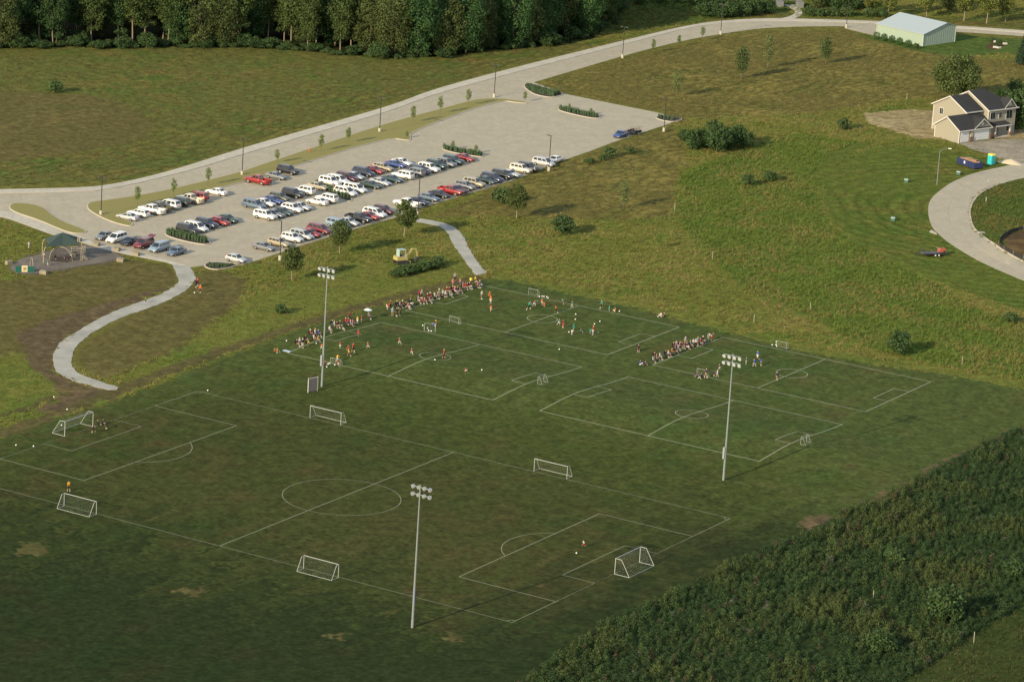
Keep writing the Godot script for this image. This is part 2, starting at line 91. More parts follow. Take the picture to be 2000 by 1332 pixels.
const PARKED := [["sedan", -81.13, 88.04, 3.16, "silver", "silver sedan ending the row along the grass strip, beside white wagon", "cars parked along the grass strip", ""], ["wagon", -81.48, 92.01, 3.13, "white", "white wagon parked between silver sedan and white pickup", "cars parked along the grass strip", ""], ["pickup", -81.07, 95.79, 3.13, "white", "white pickup parked between white wagon and olive pickup", "cars parked along the grass strip", ""], ["pickup", -81.43, 98.7, 3.13, "olive", "olive pickup parked between white pickup and white minivan", "cars parked along the grass strip", ""], ["minivan", -81.43, 101.91, 3.13, "white", "white minivan parked between olive pickup and dark green SUV", "cars parked along the grass strip", ""], ["suv", -81.24, 105.07, 3.14, "green", "dark green SUV parked between white minivan and cream pickup", "cars parked along the grass strip", ""], ["pickup", -81.15, 108.59, 3.15, "cream", "cream pickup parked between dark green SUV and red SUV", "cars parked along the grass strip", ""], ["suv", -81.39, 111.46, 3.12, "red", "red SUV parked between cream pickup and white sedan", "cars parked along the grass strip", ""], ["sedan", -81.44, 118.06, 3.16, "white", "white sedan parked between red SUV and red pickup", "cars parked along the grass strip", ""], ["pickup", -81.32, 132.26, 3.14, "red", "red pickup parked between white sedan and grey sedan", "cars parked along the grass strip", ""], ["sedan", -81.16, 138.56, 0.02, "grey", "grey sedan parked between red pickup and black SUV", "cars parked along the grass strip", ""], ["suv", -82.02, 144.12, 0.01, "black", "black SUV ending the row along the grass strip, beside grey sedan", "cars parked along the grass strip", ""], ["suv", -66.31, 87.71, 0.01, "black", "black SUV ending the row behind the shrub bed, beside white minivan", "cars parked behind the shrub bed", ""], ["minivan", -66.42, 90.5, -0.02, "white", "white minivan parked between black SUV and dark blue SUV", "cars parked behind the shrub bed", ""], ["suv", -66.5, 94.21, -0.01, "navy", "dark blue SUV parked between white minivan and red hatchback", "cars parked behind the shrub bed", ""], ["hatchback", -66.07, 97.94, 0.02, "red", "red hatchback parked between dark blue SUV and dark green sedan", "cars parked behind the shrub bed", ""], ["sedan", -66.37, 100.89, -0.0, "green", "dark green sedan ending the row behind the shrub bed, beside red hatchback", "cars parked behind the shrub bed", ""], ["sedan", -74.91, 72.4, -1.55, "grey", "grey sedan ending the row facing the playground, beside white minivan", "cars parked facing the playground", ""], ["minivan", -71.9, 72.4, -1.57, "white", "white minivan parked between grey sedan and black sedan", "cars parked facing the playground", ""], ["sedan", -68.74, 72.4, -1.57, "black", "black sedan parked between white minivan and dark red SUV", "cars parked facing the playground", ""], ["suv", -65.52, 72.4, -1.56, "darkred", "dark red SUV with its tailgate up parked between black sedan and pale blue minivan", "cars parked facing the playground", "tailgate"], ["minivan", -61.86, 72.4, -1.57, "lightblue", "pale blue minivan parked between dark red SUV and blue-grey sedan", "cars parked facing the playground", ""], ["sedan", -57.87, 72.4, -1.58, "steel", "blue-grey sedan ending the row facing the playground, beside pale blue minivan", "cars parked facing the playground", ""], ["hatchback", -46.57, 76.07, 0.0, "silver", "silver hatchback parked alone, near the mulch bed", "cars parked on the open lot", ""], ["hatchback", -51.18, 228.18, -1.56, "blue", "blue hatchback parked alone, drawing a trailer of branches", "cars parked on the open lot", ""], ["minivan", -69.36, 114.03, -0.0, "steel", "blue-grey minivan ending the row of the first bay towards the strip, beside white sedan", "cars parked of the first bay towards the strip", ""], ["sedan", -69.18, 117.42, -0.0, "white", "white sedan parked between blue-grey minivan and blue sedan", "cars parked of the first bay towards the strip", ""], ["sedan", -69.23, 120.46, -0.0, "blue", "blue sedan parked between white sedan and olive crossover", "cars parked of the first bay towards the strip", ""], ["crossover", -69.49, 123.03, 0.01, "olive", "olive crossover parked between blue sedan and black SUV", "cars parked of the first bay towards the strip", ""], ["suv", -69.28, 127.62, -0.02, "black", "black SUV parked between olive crossover and white SUV", "cars parked of the first bay towards the strip", ""], ["suv", -69.28, 131.59, 3.14, "white", "white SUV ending the row of the first bay towards the strip, beside black SUV", "cars parked of the first bay towards the strip", ""], ["suv", -62.44, 108.12, 0.02, "white", "white SUV ending the row of the first bay towards the meadow, beside grey sedan", "cars parked of the first bay towards the meadow", ""], ["sedan", -62.41, 111.26, -0.02, "grey", "grey sedan parked between white SUV and dark green sedan", "cars parked of the first bay towards the meadow", ""], ["sedan", -62.16, 113.78, 0.01, "green", "dark green sedan parked between grey sedan and white crossover", "cars parked of the first bay towards the meadow", ""], ["crossover", -62.19, 117.08, 0.01, "white", "white crossover parked between dark green sedan and silver sedan", "cars parked of the first bay towards the meadow", ""], ["sedan", -62.18, 120.03, -0.01, "silver", "silver sedan parked between white crossover and white sedan", "cars parked of the first bay towards the meadow", ""], ["sedan", -62.29, 126.03, 3.15, "white", "white sedan parked between silver sedan and white SUV", "cars parked of the first bay towards the meadow", ""], ["suv", -62.11, 129.22, 3.12, "white", "white SUV ending the row of the first bay towards the meadow, beside white sedan", "cars parked of the first bay towards the meadow", ""], ["sedan", -69.83, 137.2, 0.02, "tan", "tan sedan ending the row of the second bay towards the strip, beside white SUV", "cars parked of the second bay towards the strip", ""], ["suv", -70.05, 142.02, -0.01, "white", "white SUV parked between tan sedan and white minivan", "cars parked of the second bay towards the strip", ""], ["minivan", -69.92, 144.72, -0.01, "white", "white minivan parked between white SUV and maroon minivan", "cars parked of the second bay towards the strip", ""], ["minivan", -69.96, 148.06, 0.0, "maroon", "maroon minivan parked between white minivan and silver sedan", "cars parked of the second bay towards the strip", ""], ["sedan", -69.83, 150.58, -0.01, "silver", "silver sedan parked between maroon minivan and dark blue minivan", "cars parked of the second bay towards the strip", ""], ["minivan", -70.13, 154.51, -0.0, "navy", "dark blue minivan parked between silver sedan and red sedan", "cars parked of the second bay towards the strip", ""], ["sedan", -69.95, 158.16, -0.01, "red", "red sedan parked between dark blue minivan and tan wagon", "cars parked of the second bay towards the strip", ""], ["wagon", -70.01, 161.68, -0.0, "tan", "tan wagon parked between red sedan and blue sedan", "cars parked of the second bay towards the strip", ""], ["sedan", -69.71, 166.11, 0.01, "blue", "blue sedan parked between tan wagon and white sedan", "cars parked of the second bay towards the strip", ""], ["sedan", -69.97, 168.87, 0.01, "white", "white sedan ending the row of the second bay towards the strip, beside blue sedan", "cars parked of the second bay towards the strip", ""], ["minivan", -62.78, 136.92, -0.02, "white", "white minivan ending the row of the second bay towards the meadow, beside white minivan", "cars parked of the second bay towards the meadow", ""], ["minivan", -63.02, 140.81, -0.01, "white", "white minivan parked between white minivan and dark green sedan", "cars parked of the second bay towards the meadow", ""], ["sedan", -62.8, 146.4, 0.02, "green", "dark green sedan parked between white minivan and silver sedan", "cars parked of the second bay towards the meadow", ""], ["sedan", -62.93, 149.97, -0.01, "silver", "silver sedan parked between dark green sedan and dark teal sedan", "cars parked of the second bay towards the meadow", ""], ["sedan", -62.56, 154.04, 0.01, "teal", "dark teal sedan parked between silver sedan and white SUV", "cars parked of the second bay towards the meadow", ""], ["suv", -62.74, 158.15, 3.13, "white", "white SUV parked between dark teal sedan and grey SUV", "cars parked of the second bay towards the meadow", ""], ["suv", -62.59, 162.13, 3.12, "grey", "grey SUV parked between white SUV and dark blue minivan", "cars parked of the second bay towards the meadow", ""], ["minivan", -63.0, 164.78, 0.02, "navy", "dark blue minivan parked between grey SUV and white SUV", "cars parked of the second bay towards the meadow", ""], ["suv", -62.57, 167.85, 0.0, "white", "white SUV parked between dark blue minivan and dark green SUV", "cars parked of the second bay towards the meadow", ""], ["suv", -63.03, 171.58, -0.02, "green", "dark green SUV parked between white SUV and grey crossover", "cars parked of the second bay towards the meadow", ""], ["crossover", -62.76, 174.78, -0.0, "grey", "grey crossover parked between dark green SUV and dark teal SUV", "cars parked of the second bay towards the meadow", ""], ["suv", -62.94, 177.92, 0.01, "teal", "dark teal SUV parked between grey crossover and red sedan", "cars parked of the second bay towards the meadow", ""], ["sedan", -62.9, 182.33, -0.02, "red", "red sedan ending the row of the second bay towards the meadow, beside dark teal SUV", "cars parked of the second bay towards the meadow", ""], ["sedan", -48.2, 87.47, -0.01, "grey", "grey sedan ending the row along the meadow, beside tan wagon", "cars parked along the meadow", ""], ["wagon", -47.99, 92.23, -0.01, "tan", "tan wagon parked between grey sedan and white crossover", "cars parked along the meadow", ""], ["crossover", -48.23, 96.92, -0.01, "white", "white crossover parked between tan wagon and silver minivan", "cars parked along the meadow", ""], ["minivan", -48.21, 100.22, -0.01, "silver", "silver minivan parked between white crossover and red sedan", "cars parked along the meadow", ""], ["sedan", -48.24, 103.1, 0.02, "red", "red sedan parked between silver minivan and dark red minivan", "cars parked along the meadow", ""], ["minivan", -48.41, 106.54, 0.0, "darkred", "dark red minivan parked between red sedan and pale blue minivan", "cars parked along the meadow", ""], ["minivan", -48.41, 112.93, -0.01, "lightblue", "pale blue minivan parked between dark red minivan and silver sedan", "cars parked along the meadow", ""], ["sedan", -48.08, 116.27, -0.0, "silver", "silver sedan parked between pale blue minivan and black pickup", "cars parked along the meadow", ""], ["pickup", -48.11, 119.96, 0.0, "black", "black pickup parked between silver sedan and red sedan", "cars parked along the meadow", ""], ["sedan", -48.0, 123.34, 0.02, "red", "red sedan parked between black pickup and white minivan", "cars parked along the meadow", ""], ["minivan", -48.29, 125.86, -0.01, "white", "white minivan parked between red sedan and maroon crossover", "cars parked along the meadow", ""], ["crossover", -48.41, 129.27, -0.0, "maroon", "maroon crossover parked between white minivan and white pickup", "cars parked along the meadow", ""], ["pickup", -48.31, 137.5, 3.13, "white", "white pickup parked between maroon crossover and dark blue sedan", "cars parked along the meadow", ""], ["sedan", -48.02, 141.19, 0.02, "navy", "dark blue sedan parked between white pickup and blue-grey sedan", "cars parked along the meadow", ""], ["sedan", -48.22, 145.64, 0.01, "steel", "blue-grey sedan parked between dark blue sedan and black sedan", "cars parked along the meadow", ""], ["sedan", -48.26, 149.71, -0.01, "black", "black sedan parked between blue-grey sedan and red pickup", "cars parked along the meadow", ""], ["pickup", -48.05, 153.7, -0.01, "red", "red pickup parked between black sedan and maroon sedan", "cars parked along the meadow", ""], ["sedan", -48.04, 156.22, -0.02, "maroon", "maroon sedan parked between red pickup and grey crossover", "cars parked along the meadow", ""], ["crossover", -48.38, 159.63, -0.0, "grey", "grey crossover parked between maroon sedan and tan SUV", "cars parked along the meadow", ""], ["suv", -48.31, 163.11, 0.01, "tan", "tan SUV parked between grey crossover and dark green sedan", "cars parked along the meadow", ""], ["sedan", -48.2, 167.59, -0.01, "green", "dark green sedan parked between tan SUV and dark blue minivan", "cars parked along the meadow", ""], ["minivan", -48.38, 170.16, -0.01, "navy", "dark blue minivan parked between dark green sedan and black SUV", "cars parked along the meadow", ""], ["suv", -48.2, 173.96, 0.01, "black", "black SUV parked between dark blue minivan and silver sedan", "cars parked along the meadow", ""], ["sedan", -48.08, 176.73, 0.01, "silver", "silver sedan parked between black SUV and cream SUV", "cars parked along the meadow", ""], ["suv", -48.35, 181.56, 0.02, "cream", "cream SUV parked between silver sedan and black SUV", "cars parked along the meadow", ""], ["suv", -48.05, 184.08, -0.0, "black", "black SUV parked between cream SUV and silver minivan", "cars parked along the meadow", ""], ["minivan", -48.38, 190.84, 0.01, "silver", "silver minivan parked between black SUV and white sedan", "cars parked along the meadow", ""], ["sedan", -48.25, 195.22, -1.63, "white", "white sedan ending the row along the meadow, beside silver minivan", "cars parked along the meadow", ""]]
const MASTS := [[13.58, 16.85, -1.0, "tall steel floodlight mast beside the grey board screen"], [91.04, 16.9, -1.0, "tall steel floodlight mast between a small pitch and the long touchline"], [92.1, -75.46, 1.0, "tall steel floodlight mast with blue control box, outside the full-size pitch"]]
const POSTS := [[-87.12, 87.36, 2, "black twin-head lamp post on pale base at the rounded end of the grass strip", "lamp posts round the parking lot"], [-87.97, 136.12, 2, "black twin-head lamp post on pale base on the grass strip by the red pickup", "lamp posts round the parking lot"], [-91.21, 192.29, 2, "black twin-head lamp post on pale base on the grass strip between young trees", "lamp posts round the parking lot"], [-93.6, 243.38, 2, "black twin-head lamp post on pale base where the grass strip ends at the drive", "lamp posts round the parking lot"], [-96.85, 307.5, 2, "black twin-head lamp post on pale base where the hay meadow meets the curving road", "lamp posts along the road"], [-95.21, 354.0, 2, "black twin-head lamp post on pale base beyond the wood shadow at the road bend", "lamp posts along the road"], [-77.15, 388.35, 2, "black twin-head lamp post on pale base by the shed drive", "lamp posts along the road"], [-41.42, 83.15, 1, "black single-head lamp post on pale base beside a dark leafy tree at the lot edge", "lamp posts round the parking lot"], [-43.25, 133.96, 1, "black single-head lamp post on pale base where the stone path leaves the lot", "lamp posts round the parking lot"], [-44.85, 187.21, 1, "black single-head lamp post on pale base past the silver minivan at the lot edge", "lamp posts round the parking lot"], [-47.26, 240.73, 1, "black single-head lamp post on pale base by the mulch bed at the lot corner", "lamp posts round the parking lot"]]
const GOALS := [["soccer_goal", -0.15, -32.09, -1.571, 7.32, 2.44, 1.0, 2.5, 0.05, "large white goal on the goal line near the dirt track", "full-size goals", 0.0], ["soccer_goal", 101.73, -32.09, 1.571, 7.32, 2.44, 1.0, 2.5, 0.05, "large white goal on the goal line near the tall prairie growth", "full-size goals", 0.0], ["training_goal", 25.7, 0.15, 3.142, 6.1, 2.05, 0.6, 1.7, 0.043, "white training goal on the far touchline beside the floodlight mast", "training goals", 0.0], ["training_goal", 68.9, 0.15, 3.142, 6.1, 2.05, 0.6, 1.7, 0.043, "white training goal on the touchline facing the small pitches, past halfway", "training goals", 0.0], ["training_goal", 25.2, -64.53, 0.0, 6.1, 2.05, 0.6, 1.7, 0.043, "white training goal on the outer touchline by the yellow-shirted person", "training goals", 0.0], ["training_goal", 69.1, -64.53, 0.0, 6.1, 2.05, 0.6, 1.7, 0.043, "white training goal on the outer touchline near the blue-boxed mast", "training goals", 0.0], ["small_goal", 8.4, 28.45, 3.142, 2.0, 1.25, 0.3, 0.9, 0.022, "small portable goal among red and orange shirts beside the mast", "small portable goals", 0.0], ["small_goal", 7.72, 67.55, 3.142, 2.0, 1.25, 0.3, 0.9, 0.022, "small portable goal on the line near two seated orange and blue shirts", "small portable goals", 0.0], ["small_goal", 7.64, 95.0, 3.142, 2.0, 1.25, 0.3, 0.9, 0.022, "small portable goal in front of the row of white balls", "small portable goals", 0.0], ["small_goal", 58.32, 68.52, 3.142, 2.0, 1.25, 0.3, 0.9, 0.022, "small portable goal among the purple shirts", "small portable goals", 0.0], ["small_goal", 59.86, 95.11, 3.142, 2.0, 1.25, 0.3, 0.9, 0.022, "small portable goal with balls lying before it", "small portable goals", 0.0], ["small_goal", 41.19, 42.56, 1.571, 2.0, 1.25, 0.3, 0.9, 0.022, "small portable goal standing empty on a goal line of the first pitch", "small portable goals", 0.0], ["small_goal", 92.28, 41.8, 1.571, 2.0, 1.25, 0.3, 0.9, 0.022, "small portable goal standing empty on a goal line of the outer pitch", "small portable goals", 0.0], ["small_goal", 7.1, 60.44, 0.6, 2.0, 1.25, 0.3, 0.9, 0.022, "small portable goal lying by a touchline with balls in it", "small portable goals", 0.0]]
const STONES := [[-66.58, 43.18, 0.2, "pale limestone block at the rim of the wood chips by the game board"], [-62.09, 60.62, 0.3, "pale limestone block on the grass at the end of the wood chips"], [-75.57, 44.3, 1.3, "rounded limestone block in the rough grass behind the arch"], [-77.36, 67.43, 0.1, "pale limestone block on the walk behind the canopy"], [-72.69, 67.08, 0.1, "pale limestone block on the walk in front of the white minivan"], [-67.55, 66.7, 0.1, "pale limestone block on the walk in front of the dark red SUV"], [-62.84, 66.46, 0.1, "pale limestone block on the walk in front of the pale blue minivan"]]
const SCREEN := [14.21, 13.2, 1.32]
const STREETLAMP := [21.33, 238.47, 0.75]
const TOILET := [21.03, 266.35]
const HOUSE := [-1.1, 283.4, -0.31]
const SHED := [-66.6, 384.6, -0.24, 15.3, 12.7]
const SKIP := [18.48, 260.75, -0.42]
const TRAILER := [49.01, 179.76, 0.92]
const BRUSH_TRAILER := [-50.6, 233.28, 1.51]
const DIGGER := [-23.58, 97.85, 1.08]
const HYDRANT := [-90.3, 164.02]
const SAND := [23.58, 271.24]
const UNDERPASS := [-102.51, 404.46, 0.7]
const BROLLY := [-5.28, 58.98]
const TOWEL := [-2.88, 30.19]
const FENCE := [57.24, 219.45, 52.98, 213.67, 52.24, 211.55, 52.52, 206.69, 54.2, 199.8, 56.13, 194.91, 58.7, 191.82, 61.65, 189.82, 64.47, 188.59, 72.52, 185.54]
const CANOPY := [-71.63, 50.14, -68.21, 56.39, -71.6, 59.66, -74.65, 53.72, -71.52, 54.98]
const DECK := [-68.89, 56.49]
const ROPES := [-70.64, 53.62]
const ARCH := [-70.49, 44.58]
const PANEL := [-69.71, 41.63, 0.79]
const BOXES := [[15.41, 235.67, "pedestal", "green utility box in the mown grass inside the bend"], [20.29, 251.27, "pedestal", "green utility box on the verge below the skip"], [29.5, 200.98, "pedestal", "small green utility box alone in the mown rings"], [36.64, 230.27, "sign", "white sign board low in the grass within the bend", 1.3, 0.75, 1.0], [31.61, 241.74, "sign", "small white sign on a thin pole at the inner kerb", 2.4, 0.6, 0.45], [-7.75, 175.74, "stake", "pale marker stake where the mown and tall grass meet"], [18.11, 145.03, "stake", "pale marker stake at the rim of the lush slope"], [89.19, 108.73, "stake", "pale marker stake behind the strip of tall grass"], [-24.47, 316.68, "stake", "pale marker stake near the great tree"], [51.0, 123.22, "stake", "pale marker stake above the grass bank"], [155.88, -27.11, "stake", "pale marker stake at the outer rim of the prairie growth"], [136.5, -20.43, "stake", "pale marker stake within the prairie growth"], [47.33, 107.95, "stake", "pale marker stake at the foot of the slope"]]
const BALLS := [[92.56, -31.38, "white soccer ball by the white-shirted person"], [-2.54, -45.1, "white soccer ball outside the goal line near the large goal"], [-0.19, -43.66, "white soccer ball on the goal line near the large goal"], [-8.97, -23.76, "white soccer ball on the dirt track"], [-14.95, -19.62, "white soccer ball in the grass by the stone path"], [-4.08, -31.51, "white soccer ball inside the large goal net"], [1.2, 1.21, "white soccer ball by the pitch corner"], [7.08, 28.67, "white soccer ball in the small goal by the mast"], [7.14, 28.19, "white soccer ball in the small goal by the mast"], [8.29, 28.54, "white soccer ball in the small goal by the mast"], [7.85, 26.73, "white soccer ball in the small goal by the mast"], [20.38, 41.53, "white soccer ball in the centre circle by the red-shirted adult"], [-6.33, 34.98, "white soccer ball on the worn grass by the blanket"], [-1.01, 36.38, "white soccer ball on the touchline by the yellow shirt"], [29.85, 41.71, "white soccer ball in front of the kneeling red shirt"], [4.64, 61.98, "white soccer ball at the lying small goal"], [6.35, 60.94, "white soccer ball at the lying small goal"], [7.37, 59.69, "white soccer ball at the lying small goal"], [7.9, 59.72, "white soccer ball at the lying small goal"], [9.1, 94.9, "white soccer ball in the row before the portable goal"], [9.38, 95.43, "white soccer ball in the row before the portable goal"], [9.73, 95.52, "white soccer ball in the row before the portable goal"], [10.24, 95.66, "white soccer ball in the row before the portable goal"], [10.78, 95.26, "white soccer ball in the row before the portable goal"], [25.42, 96.43, "white soccer ball by the kneeling orange shirt"], [20.67, 88.72, "white soccer ball loose on the teal team pitch"], [22.5, 85.53, "white soccer ball loose on the teal team pitch"], [26.73, 85.24, "white soccer ball loose on the teal team pitch"], [26.53, 87.51, "white soccer ball loose on the teal team pitch"], [26.26, 76.97, "white soccer ball loose on the teal team pitch"], [30.32, 80.45, "white soccer ball loose on the teal team pitch"], [31.04, 65.68, "white soccer ball between the small pitches"], [57.74, 95.66, "white soccer ball before the goal of the blue team"], [57.28, 98.09, "white soccer ball before the goal of the blue team"], [58.17, 96.32, "white soccer ball before the goal of the blue team"], [58.77, 95.48, "white soccer ball before the goal of the blue team"], [-38.35, 51.6, "white soccer ball beside the orange shirt by the stone path"]]
